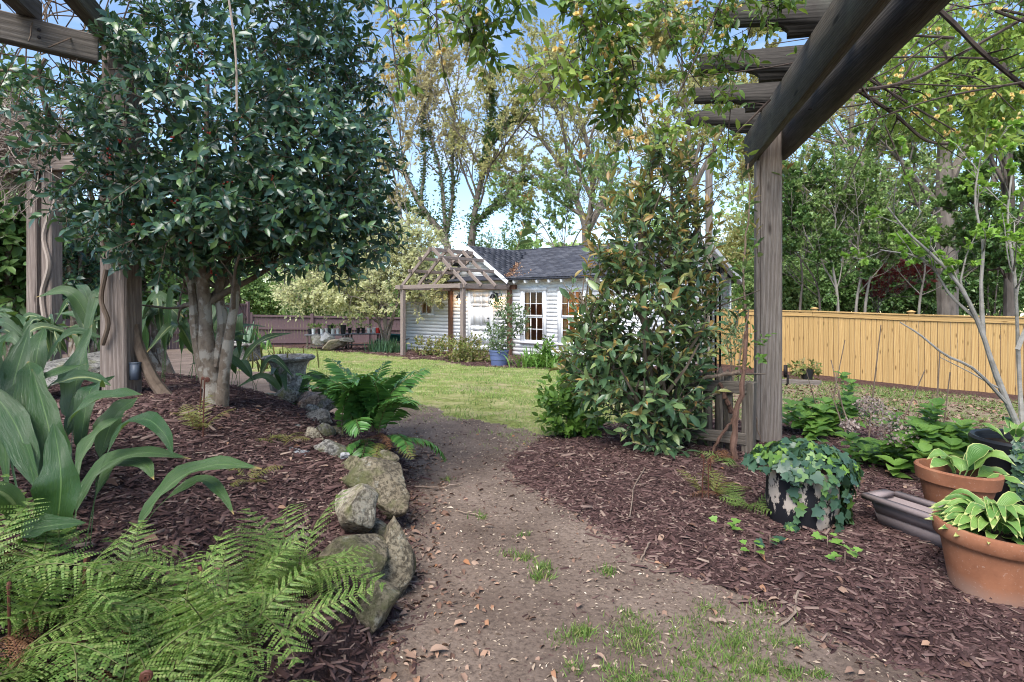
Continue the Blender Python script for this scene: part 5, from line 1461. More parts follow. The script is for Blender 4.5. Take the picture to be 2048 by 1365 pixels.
def crozier(p, h, lean, parent, sc=1.0):
    pts = [Vector((0, 0, 0)), Vector((lean * .3, 0, h * .5)), Vector((lean, 0, h * .93))]
    r = .010 * sc
    for a in np.linspace(0, 3.6 * math.pi, 18)[1:]:
        rr = r * (1 - a / (4.4 * math.pi)); pts.append(Vector((lean + r - rr * math.cos(a), 0, h * .93 + rr * math.sin(a))))
    rad = np.concatenate([[.004, .0038, .0036], np.linspace(.0050, .0068, 17)]) * sc * .85
    o = MB().tube([tuple(q) for q in pts], rad, 6).build('fiddlehead', MAT['crozier'], parent, Matrix.Translation(p) @ Matrix.Rotation(rng.uniform(0, 6.28), 4, 'Z'), True, origin=False)
    return o
def fern(c, n, meshes, lab, sc=1.0, spread=.05, tilt=(-.25, .35), croz=0, dead=0, grp='ferns on the raised bed', arc=(0, 6.283), name='fern', ch=(.28, .42)):
    t = thing(name, c, lab, 'fern', grp)
    for i in range(n):
        a = arc[0] + (arc[1] - arc[0]) * (i + rng.uniform(.1, .9)) / n
        me = meshes[int(rng.integers(len(meshes)))]
        M = Matrix.Translation(c + Vector((rng.normal(0, spread), rng.normal(0, spread), 0))) @ Matrix.Rotation(a, 4, 'Z') @ Matrix.Rotation(rng.uniform(*tilt), 4, 'Y') @ Matrix.Rotation(rng.uniform(-.4, .4), 4, 'X') @ Matrix.Scale(sc * rng.uniform(.7, 1.12), 4)
        link('frond', me, M, t)
    for i in range(dead):
        M = Matrix.Translation(c + Vector((rng.normal(0, spread), rng.normal(0, spread), .02))) @ Matrix.Rotation(rng.uniform(0, 6.3), 4, 'Z') @ Matrix.Rotation(rng.uniform(.0, .5), 4, 'Y') @ Matrix.Scale(sc * rng.uniform(.6, .95), 4)
        link('dead_frond', FD[i % 2], M, t)
    for i in range(croz):
        crozier(c + Vector((rng.normal(0, .06), rng.normal(0, .06), 0)), rng.uniform(*ch) * sc, rng.uniform(-.03, .03), t, rng.uniform(.7, 1.1))
    return t
for i, (x, y, n, cz, dd, lab) in enumerate((
    (-.74, 1.38, 12, 0, 2, 'light green fern at the path edge, rightmost of the front fern bank'),
    (-.86, 1.24, 13, 2, 1, 'light green fern in the middle of the front fern bank'),
    (-1.06, 1.38, 13, 3, 0, 'upright fern with russet fiddleheads in front of the cast-iron plant'),
    (-.80, 1.58, 11, 2, 1, 'fern arching over the mulch behind the middle of the fern bank'),
    (-1.10, 1.12, 13, 3, 1, 'fern left of centre in the front fern bank with tall fiddleheads'),
    (-1.34, 1.26, 11, 2, 1, 'leftmost fern of the front bank, below the cast-iron leaves'),
    (-.68, 1.06, 10, 1, 3, 'fern with withered brown fronds at the bottom edge by the path'),
    (-.90, .98, 11, 1, 2, 'fern at the bottom edge in the middle of the bank'),
    (-.68, 1.72, 6, 0, 2, 'small fern drooping over the stones at the path edge'))):
    fern(gpt(x, y, -.02), n + 11, FM, lab, .77, .07, (-.34, .24), cz, dd + 1, ch=(.13, .25))
fern(gpt(*at(400, 880, 2.75).xy, -.01), 6, FO, 'small yellow-green fern sprouting in front of the holly trunk', .68, .02, (-.35, .1), 2)
fern(gpt(*at(505, 930, 2.4).xy, -.01), 6, FO, 'tiny lacy fern at the tip of the arching cast-iron leaf', .42, .02, (-.1, .4))
fern(gpt(*at(572, 886, 3.0).xy, -.01), 7, FO, 'small olive fern beside the pale grey stone', .42, .03, (-.1, .4))
q = at(715, 868, 3.30)
fern(Vector((q.x + .07, q.y, .31)), 34, FS, 'big glossy sword fern fountaining over the stones by the path', .90, .05, (-.50, -.02))
fern(Vector((q.x + .16, q.y - .06, .26)), 10, FS[1:] + FO, 'drooping olive fern skirt under the big sword fern', .72, .05, (.45, .95), 0, 2, arc=(-2.2, 1.0))
fern(gpt(*at(640, 790, 4.5).xy, -.0), 20, FS, 'sword fern growing right of the concrete urn', .72, .05, (-.3, .2))
fern(gpt(*at(1430, 1015, 2.95).xy, -.01), 9, FO, 'reddish young fern in the mulch left of the ivy pot', .60, .03, (-.3, .25), 3, 1, grp='ferns in the right bed')
fern(gpt(*at(1490, 1000, 2.75).xy, -.01), 7, FM, 'green fern tucked against the left side of the ivy pot', .55, .03, (-.2, .35), grp='ferns in the right bed')
fern(gpt(*at(1462, 945, 3.5).xy, .0), 2, FM, 'withered brown fern at the foot of the old picket fence', .7, .03, (-.3, .2), 0, 6, grp='ferns in the right bed')

# ------------------------------------------------------------------ blade clumps
MAT['blade'] = leaf_mat('daylily_blade', [(.09, .20, .03), (.14, .29, .05), (.20, .36, .08)], .4, .4, .3)
MAT['daff'] = leaf_mat('grey_green_blade', [(.045, .11, .055), (.075, .16, .085), (.11, .2, .11)], .45, .35, .2)
MAT['brownblade'] = leaf_mat('bronze_blade', [(.22, .20, .06), (.25, .13, .05), (.17, .20, .06)], .5, .3, .25)
def blades(c, n, L, w, spread, lean, mat, lab, cat_='plant', grp=None, name='blade_clump', pieces=0, arc=.9):
    t = thing(name, c, lab, cat_, grp)
    az = rng.uniform(0, 2 * np.pi, n); ln = np.clip(rng.normal(lean, lean * .5, n), .02, 1.2)
    base = np.stack([c.x + rng.normal(0, spread, n), c.y + rng.normal(0, spread, n), np.full(n, c.z)], -1)
    D = np.stack([np.cos(az) * ln, np.sin(az) * ln, np.ones(n)], -1); lens = L * rng.uniform(.6, 1.1, n)
    PL = polys(base, D, lens, 6, -.10 * arc, .05)
    for i in range(2, 6): PL[:, i, 2] -= arc * .06 * lens * (i - 1) ** 1.6 * .25
    T = unit(np.gradient(PL, axis=1)); S_ = unit(np.cross(T, np.array([0, 0, 1.0])) + 1e-4)
    wd = w * np.array([.7, 1, 1, .85, .55, .06])
    V = np.stack([PL + S_ * wd[None, :, None] / 2, PL - S_ * wd[None, :, None] / 2], 2).reshape(n, -1, 3)
    q = np.array([(2 * i, 2 * i + 1, 2 * i + 3, 2 * i + 2) for i in range(5)])
    for i in range(min(pieces, n)):
        MB().add(V[i], q).build('blade', mat, t, smooth=True)
    if n > pieces:
        V = V[pieces:]; off = np.arange(len(V))[:, None, None] * 12
        o = MB().add(V.reshape(-1, 3), (q[None] + off).reshape(-1, 4)).build('blades', mat, t, smooth=True)
        if pieces or n > 40: o['kind'] = 'stuff'
    return t
blades(at(560, 728, 4.75) - Vector((0, 0, .05)), 70, .26, .014, .12, .5, MAT['brownblade'], 'bronze and green grassy plant behind the concrete urn')
blades(at(500, 690, 5.6), 16, .30, .02, .05, .25, MAT['daff'], 'upright grey-green blades growing in the farther concrete urn')
blades(at(535, 700, 5.3), 10, .26, .016, .05, .35, MAT['blade'], 'bright green blades beside the farther concrete urn')
for i, (u, v, Y, lab) in enumerate(((757, 690, 20.5, 'left daffodil leaf clump under the pale blossoming tree'), (775, 688, 20.6, 'middle daffodil leaf clump under the pale blossoming tree'), (790, 686, 20.2, 'right daffodil leaf clump next to the arbor post'))):
    q = at(u, v, Y); blades(gpt(q.x, q.y), 90, .55, .03, .16, .25, MAT['daff'], lab, 'plant', 'daffodil clumps under the tree', arc=.4)
for i, (u, v, Y, n, lab) in enumerate(((1065, 742, 14.2, 120, 'left daylily clump in front of the paned window'), (1100, 742, 13.8, 120, 'right daylily clump in front of the paned window'), (1150, 752, 13.0, 60, 'daylily clump beside the low blue pot'))):
    q = at(u, v, Y); blades(gpt(q.x, q.y), n, .75, .035, .2, .55, MAT['blade'], lab, 'plant', 'daylilies along the cottage', arc=1.6)

# ------------------------------------------------------------------ shrubs along the cottage
def bush(name, lab, lst, Y, leaf, size, mat, nl=8, tl=(.12, .25), up=.5, cat_='shrub', grp=None, base=None, stems=8, pieces=0, spread=58, w=.45, r=.008, kind='oval'):
    C, D = pblobs(lst, Y)
    u0 = np.mean([l[0] for l in lst]); q = at(u0, 700, Y) if base is None else base
    b_ = gpt(q.x, q.y) if base is None else base
    t = thing(name, b_, lab, cat_, grp)
    tw, lv = sprigs(C, D + [0, 0, up] + rng.normal(0, .3, D.shape), nl, rng.uniform(*tl, len(C)), size, spread, .6, .35, .25)
    ss = [limb([b_, b_.lerp(Vector(C[i]), .5) + Vector((0, 0, .03)), Vector(C[i])], r, r * .35, 6) for i in rng.choice(len(C), stems)]
    branch_part('stems', ss, MAT['twig'], t, (4,))
    foliage(*lv, leaf_tmpl(w, .08, .15, kind), mat, t, 'crown', pieces, smooth=False)
    return t
MAT['abelia'] = leaf_mat('variegated_small_leaf', [(.13, .16, .04), (.22, .25, .07), (.28, .19, .09), (.10, .14, .035)], .45, .35, .25)
MAT['greygreen'] = leaf_mat('grey_green_small_leaf', [(.07, .12, .05), (.13, .19, .09), (.20, .25, .13)], .45, .4, .2)
bush('abelia_shrub', 'low mottled shrub nearest the left arbor post', [(850, 695, 26, 16, 40), (875, 694, 22, 16, 30)], 18.6, None, .10, MAT['abelia'], grp='low shrubs along the cottage', tl=(.2, .4))
bush('abelia_shrub', 'low mottled shrub between the two front arbor posts', [(905, 700, 30, 22, 60)], 17.0, None, .10, MAT['abelia'], grp='low shrubs along the cottage', tl=(.2, .4))
bush('abelia_shrub', 'largest mottled shrub spreading around the right front arbor post', [(945, 702, 34, 27, 90), (920, 712, 26, 16, 40), (962, 718, 20, 14, 30)], 16.2, None, .09, MAT['abelia'], grp='low shrubs along the cottage', tl=(.2, .4))
bush('potted_shrub', 'tall loose grey-green shrub growing from the blue-grey pot', [(1000, 680, 26, 22, 50), (1022, 640, 30, 30, 60), (1010, 615, 20, 22, 30), (990, 670, 20, 24, 30), (1040, 650, 16, 18, 16)], 15.2, None, .085, MAT['greygreen'], base=bpz + Vector((0, 0, .40)), tl=(.2, .4), r=.012)
bush('leafy_perennial', 'tall leafy green perennial rising beside the daylilies', [(1094, 696, 10, 26, 20), (1080, 712, 16, 16, 16), (1135, 728, 22, 18, 24)], 14.0, None, .11, MAT['bright'], cat_='plant')
bush('grey_shrub', 'loose white-flecked shrub in front of the cottage end wall', [(1462, 680, 26, 50, 60), (1470, 640, 18, 40, 24)], 11.5, None, .07, MAT['greygreen'], tl=(.15, .3))
bush('pot_plant', 'yellow-green small plant in the black pot by the new fence', [(1614, 742, 26, 14, 24)], 13.6, None, .12, MAT['abelia'], base=s3 + Vector((0, 0, .2)), cat_='plant', tl=(.15, .3))

# ------------------------------------------------------------------ hydrangeas on the right
MAT['hyd'] = leaf_mat('hydrangea_leaf', [(.10, .21, .04), (.15, .29, .055), (.22, .37, .08)], .42, .4, .32)
MAT['hstem'] = bark_mat('tan_dry_stem', (.16, .11, .08), (.27, .20, .15), None, 30, .4, .3)
MAT['drybloom'] = leaf_mat('dry_bloom', [(.26, .19, .16), (.38, .30, .26), (.46, .38, .34)], .8, .1, .2, (.4, .3, .25), .2)
def hydrangea(c, lab, stems, sprigs_, Y, pieces=60):
    t = thing('hydrangea', c, lab, 'hydrangea', 'hydrangeas behind the pots')
    ss = [limb([c + Vector((rng.normal(0, .04), rng.normal(0, .04), -.02))] + [at(*q) for q in s], .007, .0035, 8) for s in stems]
    for s_1 in ss: branch_part('stem', [s_1], MAT['hstem'], t, (5,))
    P, D, N, S = [], [], [], []
    for (u, v, Y_, nn, sz) in sprigs_:
        p0 = at(u, v, Y_)
        for j in range(nn):
            a = j * 2.0 + rng.normal(0, .4); lift = .55 - .13 * (j // 2) + rng.normal(0, .1)
            P.append(tuple(p0 - Vector((0, 0, .022 * (j // 2))))); D.append((math.cos(a), math.sin(a), lift)); N.append((-math.cos(a) * .4, -math.sin(a) * .4 - .25, 1)); S.append(sz * rng.uniform(.7, 1.15))
    foliage(np.array(P), np.array(D), np.array(N), np.array(S), leaf_tmpl(.72, .14, .22, 'broad'), MAT['hyd'], t, 'leaves', pieces, smooth=True)
    return t
def rs_(n, u, v, ru, rv, Y, nn=7, sz=.10, dY=.25):
    return [(u + rng.normal(0, ru * .5), v + rng.normal(0, rv * .5), Y + rng.normal(0, dY * .5), nn, sz) for _ in range(n)]
h2 = gpt(*at(1855, 950, 3.55).xy)
hydrangea(h2, 'leafiest hydrangea, right behind the terracotta pots', [[(1858, 900, 3.55), (1866, 790, 3.5)], [(1880, 890, 3.5), (1900, 745, 3.45)], [(1840, 900, 3.6), (1800, 830, 3.6)], [(1870, 860, 3.5), (1880, 700, 3.5)]], rs_(64, 1855, 880, 95, 50, 3.45) + rs_(6, 1868, 815, 22, 26, 3.5, 6, .08), 3.5, 110)
h1 = gpt(*at(1650, 870, 4.6).xy)
hydrangea(h1, 'young hydrangea just right of the big weathered post', [[(1660, 830, 4.6), (1690, 680, 4.5)], [(1640, 840, 4.6), (1612, 740, 4.5)], [(1680, 830, 4.5), (1672, 745, 4.5)]], rs_(36, 1655, 832, 66, 34, 4.5, 7, .11) + rs_(5, 1690, 800, 22, 24, 4.5, 6, .09), 4.5, 60)
h3 = gpt(*at(1750, 935, 3.75).xy)
hy3 = hydrangea(h3, 'hydrangea with dried flower heads and bare stems between the other two', [[(1700, 880, 3.8), (1660, 780, 3.9)], [(1740, 850, 3.75), (1762, 650, 3.7)], [(1790, 860, 3.75), (1800, 880, 3.7)], [(1770, 870, 3.7), (1756, 800, 3.7)], [(1720, 890, 3.7), (1690, 830, 3.8), (1662, 720, 3.9)], [(1800, 850, 3.7), (1850, 740, 3.7)]], rs_(26, 1760, 905, 64, 30, 3.65, 6, .085) + rs_(4, 1700, 770, 20, 30, 3.8, 5, .07), 3.7, 60)
for (u, v, r_) in ((1758, 832, 36), (1796, 872, 34), (1738, 812, 24), (1700, 850, 14)):
    n = 190; c_, d_ = blob_points(n, at(u, v, 3.36), (r_ * 3.66 / F,) * 2 + (r_ * .62 * 3.66 / F,), .7)
    foliage(c_, rng.normal(0, 1, (n, 3)), d_ + rng.normal(0, .3, (n, 3)), rng.uniform(.014, .024, n), leaf_tmpl(.8, .1, .1, 'kite'), MAT['drybloom'], hy3, 'flower_head')

# ------------------------------------------------------------------ hostas in the terracotta pots
m = NM('hosta_leaf', .38, .4); uvn = m.node('ShaderNodeUVMap'); sxy = m.node('ShaderNodeSeparateXYZ'); m.L(uvn.outputs[0], sxy.inputs[0])
mid = m.math('ABSOLUTE', m.math('SUBTRACT', sxy.outputs[0], .5)); oi = m.node('ShaderNodeObjectInfo')
g = m.ramp(oi.outputs['Random'], [(0, (.10, .22, .05)), (.6, (.17, .31, .07)), (1, (.24, .38, .09))])
edge = m.math('ADD', m.math('MAXIMUM', mid, m.math('SUBTRACT', sxy.outputs[1], .46)), m.math('MULTIPLY', m.noise(7, m.coord('Object', rand=True), 2), .07))
c = m.mix(m.ramp(edge, [(.475, (0, 0, 0)), (.50, (1, 1, 1))]), g, (.52, .55, .20))
wv = m.node('ShaderNodeTexWave'); wv.inputs['Scale'].default_value = 3.2; m.L(uvn.outputs[0], wv.inputs['Vector'])
m.base(c); m.bump(wv.outputs['Fac'], .35, .004)
tr = m.node('ShaderNodeBsdfTranslucent'); m.L(c, tr.inputs[0]); mx = m.node('ShaderNodeMixShader'); mx.inputs[0].default_value = .25
m.L(m.b.outputs[0], mx.inputs[1]); m.L(tr.outputs[0], mx.inputs[2]); m.L(mx.outputs[0], m.out.inputs[0]); MAT['hosta'] = m.m
def hosta(c, n, r, w, h, lab, lean=(0, 0)):
    t = thing('hosta', c, lab, 'plant', 'hostas in terracotta pots')
    for i in range(n):
        a = i * 2.4; f = (i + .5) / n; rr = r * math.sqrt(f); hh = h * (1.1 - .75 * f) * rng.uniform(.8, 1.1)
        a += rng.normal(0, .5); hh += rng.normal(0, .018); d = Vector((math.cos(a), math.sin(a), 0)); b_ = c + d * rr * .25; L_ = rng.uniform(.8, 1.15) * r * .62
        strap([b_, b_ + d * rr * .35 + Vector((lean[0], lean[1], hh * .7)), b_ + d * (rr * .45 + L_ * .45) + Vector((lean[0], lean[1], hh)), b_ + d * (rr * .5 + L_) + Vector((lean[0], lean[1], hh * .72))], w * rng.uniform(.8, 1.2), t, (-d.x * .4, -d.y * .4 - .35, 1), 'hosta', petiole=.22, fold=.13, k=12, power=.62)
    return t
hosta((MP1 @ Vector((0, 0, .225))), 90, .150, .054, .10, 'lime-edged hosta filling the big terracotta pot')
hosta((MP2 @ Vector((0.02, 0, .19))), 9, .15, .085, .13, 'blue-green hosta in the smaller terracotta pot', (.02, -.01))

# ------------------------------------------------------------------ ivy
MAT['ivy'] = leaf_mat('ivy_leaf', [(.030, .075, .045), (.048, .10, .065), (.065, .13, .07), (.17, .30, .06)], .36, .45, .15, None, .3)
MAT['ivy_lime'] = leaf_mat('young_ivy_leaf', [(.14, .27, .05), (.20, .36, .07), (.26, .40, .09)], .42, .4, .25)
ivo = thing('ivy', MIV @ Vector((0, 0, .25)), 'dense ivy spilling over the dark flaking pot by the big post', 'ivy')
P, N = [], []
c0 = MIV @ Vector((0, 0, .25)); n = 420
for i in range(n):                     # mounded top
    a = rng.uniform(0, 6.283); r_ = math.sqrt(rng.uniform(0, 1)); p = Vector((math.cos(a) * r_ * .245 + .0, math.sin(a) * r_ * .21, .085 * (1 - r_ ** 2) + rng.normal(0, .016) + .02)); P.append(tuple(c0 + p)); N.append((math.cos(a) * r_ * .9, math.sin(a) * r_ * .9 - .15, .8))
for j in range(24):                    # trailing runners
    a = rng.choice([rng.uniform(-2.9, -.2), rng.uniform(-.9, .35), rng.uniform(-.6, .35)]); ln = rng.uniform(.06, .42)
    for s_ in np.arange(0, ln, .030):
        rr = .21 - .03 * min(1, s_ / .1); z = .0 - s_; zf = c0.z + z
        p = c0 + Vector((math.cos(a) * rr + .02 * math.sin(s_ * 17 + j), math.sin(a) * rr, z))
        p.z = max(p.z, float(gz(p.x, p.y)) + .02); P.append(tuple(p)); N.append((math.cos(a), math.sin(a), .35))
P = np.array(P); N = np.array(N, float) + rng.normal(0, .25, (len(P), 3)); D = np.cross(N, unit(rng.normal(0, 1, P.shape))) + [0, 0, -.45]
S = rng.uniform(.034, .058, len(P)); lime = rng.uniform(0, 1, len(P)) < .15
foliage(P[~lime], D[~lime], N[~lime], S[~lime], leaf_tmpl(.52, .08, .12, 'ivy'), MAT['ivy'], ivo, 'foliage', 200)
foliage(P[lime], D[lime], N[lime], S[lime] * .9, leaf_tmpl(.52, .08, .12, 'ivy'), MAT['ivy_lime'], ivo, 'young_leaves', 60)
iv2 = thing('ivy', MP3 @ Vector((-.15, -.15, .28)), 'ivy trailing down the front of the big black pot', 'ivy')
P, N = [], []
for j in range(20):
    a = rng.uniform(-2.5, -.9); ln = rng.uniform(.05, .34)
    for s_ in np.arange(-.05, ln, .026):
        rr = .235 - .10 * max(0, s_) + (s_ if s_ < 0 else 0); p = MP3 @ Vector((math.cos(a + .3 * s_) * rr, math.sin(a) * rr, .34 - max(0, s_))); P.append(tuple(p)); N.append((math.cos(a), math.sin(a), .4))
P = np.array(P); N = np.array(N, float) + rng.normal(0, .25, (len(P), 3)); D = np.cross(N, unit(rng.normal(0, 1, P.shape))) + [0, 0, -.4]
foliage(P, D, N, rng.uniform(.035, .06, len(P)), leaf_tmpl(.52, .08, .12, 'ivy'), MAT['ivy'], iv2, 'foliage', 90)
hosta(MP3 @ Vector((-.05, 0, .32)), 10, .15, .05, .12, 'small yellow-green plant in the soil of the big black pot')['group'] = 'plants in the big black pot'
# ivy seedlings in the mulch
for i, (u, v, lab) in enumerate(((1450, 1105, 'ivy seedling alone in the mulch midway along the path edge'), (1510, 1150, 'larger ivy seedling by the path edge below the ivy pot'), (1655, 1140, 'ivy seedling in the mulch between ivy pot and hosta pot'), (1540, 1135, 'dark ivy seedling beside the larger seedling'), (1690, 1180, 'lowest ivy seedling in the mulch of the right bed'))):
    Y = 1.08 * F / (v - HZ); q = at(u, v, Y); c = gpt(q.x, q.y); t = thing('ivy_seedling', c, lab, 'ivy', 'ivy seedlings in the mulch')
    n = 7; a = rng.uniform(0, 6.3, n); P = np.stack([c.x + np.cos(a) * .035, c.y + np.sin(a) * .03, c.z + rng.uniform(.02, .06, n)], -1)
    foliage(P, np.stack([np.cos(a), np.sin(a), np.full(n, .1)], -1), np.stack([rng.normal(0, .3, n), rng.normal(-.2, .3, n), np.ones(n)], -1), rng.uniform(.025, .042, n), leaf_tmpl(.52, .08, .1, 'ivy'), MAT['ivy_lime'] if i != 3 else MAT['ivy'], t, 'leaves', 0, stuff=False)
    MB().tube([c - Vector((0, 0, .01)), c + Vector((0, 0, .05))], [.002, .0015], 4).build('stem', MAT['hstem'], t)
# ================================================================== TREES BEHIND
MAT['greybark'] = bark_mat('grey_brown_tree_bark', (.12, .10, .085), (.25, .215, .185), None, 5, .3, .8)
MAT['palebark'] = bark_mat('pale_tree_bark', (.16, .14, .12), (.30, .27, .235), None, 5, .3, .6)
MAT['darkbark'] = bark_mat('dark_oak_bark', (.075, .06, .05), (.16, .135, .115), None, 5, .3, .8)
MAT['lf_olive'] = leaf_mat('olive_spring_leaf', [(.34, .35, .14), (.44, .44, .19), (.50, .46, .23), (.36, .40, .15)], .6, .2, .45, (.6, .55, .2), .1)
MAT['lf_tan'] = leaf_mat('tan_catkin_leaf', [(.44, .40, .23), (.50, .44, .24), (.40, .40, .20), (.54, .45, .26)], .6, .2, .45, (.6, .5, .25), .1)
MAT['lf_ivy'] = leaf_mat('trunk_ivy_leaf', [(.04, .085, .03), (.07, .13, .04), (.11, .18, .06)], .45, .35, .2, None, .25)
MAT['lf_pale'] = leaf_mat('pale_yellow_blossom', [(.52, .55, .27), (.64, .65, .36), (.70, .68, .42), (.46, .52, .24)], .6, .2, .5, (.72, .72, .42), .05)
MAT['lf_fresh'] = leaf_mat('fresh_green_leaf', [(.16, .27, .08), (.24, .36, .12), (.32, .42, .17), (.12, .22, .06)], .5, .3, .35, (.45, .6, .18), .2)
MAT['lf_mid'] = leaf_mat('mid_green_leaf', [(.11, .20, .055), (.18, .29, .085), (.27, .38, .13), (.36, .46, .19)], .5, .3, .3, (.35, .5, .12), .25)
MAT['lf_dark'] = leaf_mat('dark_green_leaf', [(.055, .12, .032), (.09, .175, .048), (.14, .24, .07), (.20, .31, .095)], .4, .4, .2, (.25, .4, .08), .25)
MAT['lf_red'] = leaf_mat('dark_red_leaf', [(.10, .02, .022), (.16, .035, .03), (.07, .02, .02)], .5, .3, .3, (.4, .08, .05), .2)
KITE = leaf_tmpl(.62, .1, .15, 'kite')
def big_tree(name, lab, limbs, Y, bark, leafm, nleaf, size, n1=7, n2=5, n3=4, l1=.45, ivy=0, ivy_limbs=None, grp='trees beyond the garden', up=.10, leaf_part='crown', f0=.3, l2=.5, l3=.5, cat_='tree', spread=50, rs_k=.68):
    """limbs: list of (pixel polyline [(u,v)] or [(u,v,Y)], r0, r1) -> trunk, branches, twigs, crown"""
    Ls = []
    for pts, r0, r1 in limbs:
        W = [at(*(q if len(q) == 3 else (*q, Y))) for q in pts]
        if pts[0][1] >= 540: W.insert(0, gpt(W[0].x, W[0].y, -.1))      # rooted in the ground
        elif Ls:                                                       # leaves an earlier limb at its nearest point
            A_ = np.concatenate([l[0][0] for l in Ls]); W[0] = Vector(A_[np.argmin(np.linalg.norm(A_ - np.array(W[0]), axis=1))])
        Ls.append(limb(W, r0 * rs_k, r1 * rs_k * .7, 16))
    b = Ls[0][0][0, 0]; b_ = gpt(b[0], b[1])
    t = thing(name, b_, lab, cat_, grp)
    branch_part('trunk', Ls, MAT[bark], t, (9, 8, 7))
    PL = np.concatenate([l[0] for l in Ls]); RA = np.concatenate([l[1] for l in Ls])
    s1 = sprout(PL, RA, n1, f0, 1, 42, l1, 7, up, .12, .016, rf=.5)
    s2 = sprout(*s1, n2, .25, 1, 40, l2, 6, up, .14, .010, rf=.5)
    s3 = sprout(*s2, n3, .25, 1, 38, l3, 5, up * .8, .16, .007, rf=.5)
    branch_part('branches', [s1, s2], MAT[bark], t, (5, 4))
    branch_part('twigs', [s3], MAT[bark], t, (3,), True)
    per = max(1, int(nleaf / len(s3[0])))
    lv = leaves_on(s3[0], per, size, .25, 1.0, spread, None, .5, .6, .3)
    foliage(*lv, KITE, MAT[leafm], t, leaf_part)
    if ivy:
        sel = PL if ivy_limbs is None else PL[ivy_limbs]; rs = RA if ivy_limbs is None else RA[ivy_limbs]
        P, D, N, S = leaves_on(sel, ivy // len(sel), size * 1.15, .0, .85, 80, None, .3, .6, .3)
        P = P + unit(rng.normal(0, 1, P.shape)) * rng.gamma(2., .16, (len(P), 1)) * (.8 + .4 * np.sin(P[:, 2:3] * 1.9 + P[:, 0:1]))
        foliage(P, D, N, S, KITE, MAT['lf_ivy'], t, 'ivy')
    return t
big_tree('ivy_clad_tree', 'tall ivy-clad tree with bare upper twigs, left of the cottage gable', [([(905, 560), (890, 480), (850, 425), (820, 370), (800, 320), (770, 240), (755, 150)], .45, .08), ([(895, 490), (888, 420), (880, 340), (855, 250), (840, 150)], .25, .05), ([(890, 470), (905, 400), (905, 320), (910, 220), (920, 120)], .2, .05), ([(860, 435), (830, 420), (800, 410), (760, 395)], .16, .04), ([(840, 400), (850, 310), (845, 230), (870, 130)], .16, .04)], 36, 'greybark', 'lf_tan', 22000, .14, 9, 7, 5, .44, 6500)
big_tree('ivy_clad_tree', 'leaning tree wrapped in ivy right above the cottage gable peak', [([(935, 560), (945, 470), (950, 420), (965, 350), (985, 280), (1010, 220), (1040, 180)], .40, .08), ([(945, 465), (985, 415), (1030, 375), (1085, 340)], .2, .04), ([(965, 350), (975, 280), (985, 200), (975, 120)], .18, .04), ([(985, 285), (1020, 245), (1070, 215)], .12, .04)], 33, 'darkbark', 'lf_olive', 15000, .14, 8, 7, 5, .44, 7000)
big_tree('spreading_oak', 'big spreading oak with thin spring leaves behind the cottage ridge', [([(1175, 560), (1172, 470), (1160, 420), (1120, 330), (1070, 260), (1040, 180)], .55, .08), ([(1180, 470), (1185, 380), (1175, 290), (1150, 190), (1140, 110)], .35, .06), ([(1190, 470), (1215, 380), (1235, 290), (1240, 190), (1255, 90)], .35, .06), ([(1165, 430), (1100, 390), (1050, 350), (1010, 340)], .2, .05), ([(1200, 430), (1270, 370), (1330, 300), (1370, 200)], .25, .05), ([(1185, 400), (1135, 290), (1110, 200), (1090, 130)], .25, .05)], 38, 'greybark', 'lf_olive', 36000, .14, 9, 7, 5, .44)
big_tree('tall_tree', 'tall olive-leaved tree between the oak and the right pergola', [([(1400, 580), (1395, 450), (1385, 330), (1370, 200), (1360, 60)], .45, .08), ([(1390, 380), (1430, 290), (1460, 200), (1490, 100)], .25, .05), ([(1385, 340), (1340, 260), (1310, 170), (1300, 60)], .2, .05)], 34, 'greybark', 'lf_olive', 40000, .15, 9, 8, 6, .42)
big_tree('bare_tree', 'slender bare pale tree standing behind the holly crown edge', [([(810, 560), (800, 420), (790, 360), (775, 300)], .22, .05), ([(800, 420), (770, 370), (745, 300)], .1, .03)], 30, 'palebark', 'lf_tan', 1500, .18, 6, 4, 3, .4)
big_tree('pine_tree', 'dark olive tree with level boughs behind the right pergola post', [([(1690, 620), (1695, 480), (1700, 340), (1705, 200), (1710, 60)], .45, .1), ([(1700, 380), (1640, 355), (1580, 345), (1520, 350)], .14, .04), ([(1702, 310), (1640, 280), (1570, 265), (1500, 270)], .14, .04), ([(1702, 340), (1760, 300), (1820, 280)], .14, .04), ([(1704, 250), (1650, 210), (1590, 190)], .12, .04)], 27, 'greybark', 'lf_olive', 40000, .11, 9, 7, 6, .42, up=.02)
big_tree('great_tree', 'massive grey-trunked tree with dark leaves beyond the new fence', [([(1895, 640), (1893, 520), (1890, 400), (1888, 300), (1890, 150), (1895, 0)], .62, .35), ([(1885, 440), (1850, 380), (1800, 320), (1760, 280)], .22, .06), ([(1892, 380), (1940, 280), (1990, 180), (2040, 60)], .3, .08), ([(1890, 300), (1850, 200), (1800, 90), (1780, 0)], .25, .06)], 22, 'greybark', 'lf_mid', 22000, .12, 8, 6, 5, .42)
big_tree('evergreen_tree', 'dense dark evergreen at the right edge beyond the new fence', [([(2020, 640), (2020, 400), (2010, 200), (2000, 20)], .3, .08), ([(2015, 520), (1960, 430), (1935, 360)], .12, .04), ([(2015, 480), (2070, 380), (2100, 280)], .12, .04), ([(2012, 330), (1960, 240), (1940, 150)], .12, .04), ([(2012, 560), (1975, 540), (1950, 530)], .1, .03)], 17, 'darkbark', 'lf_dark', 34000, .12, 10, 6, 4, .40)
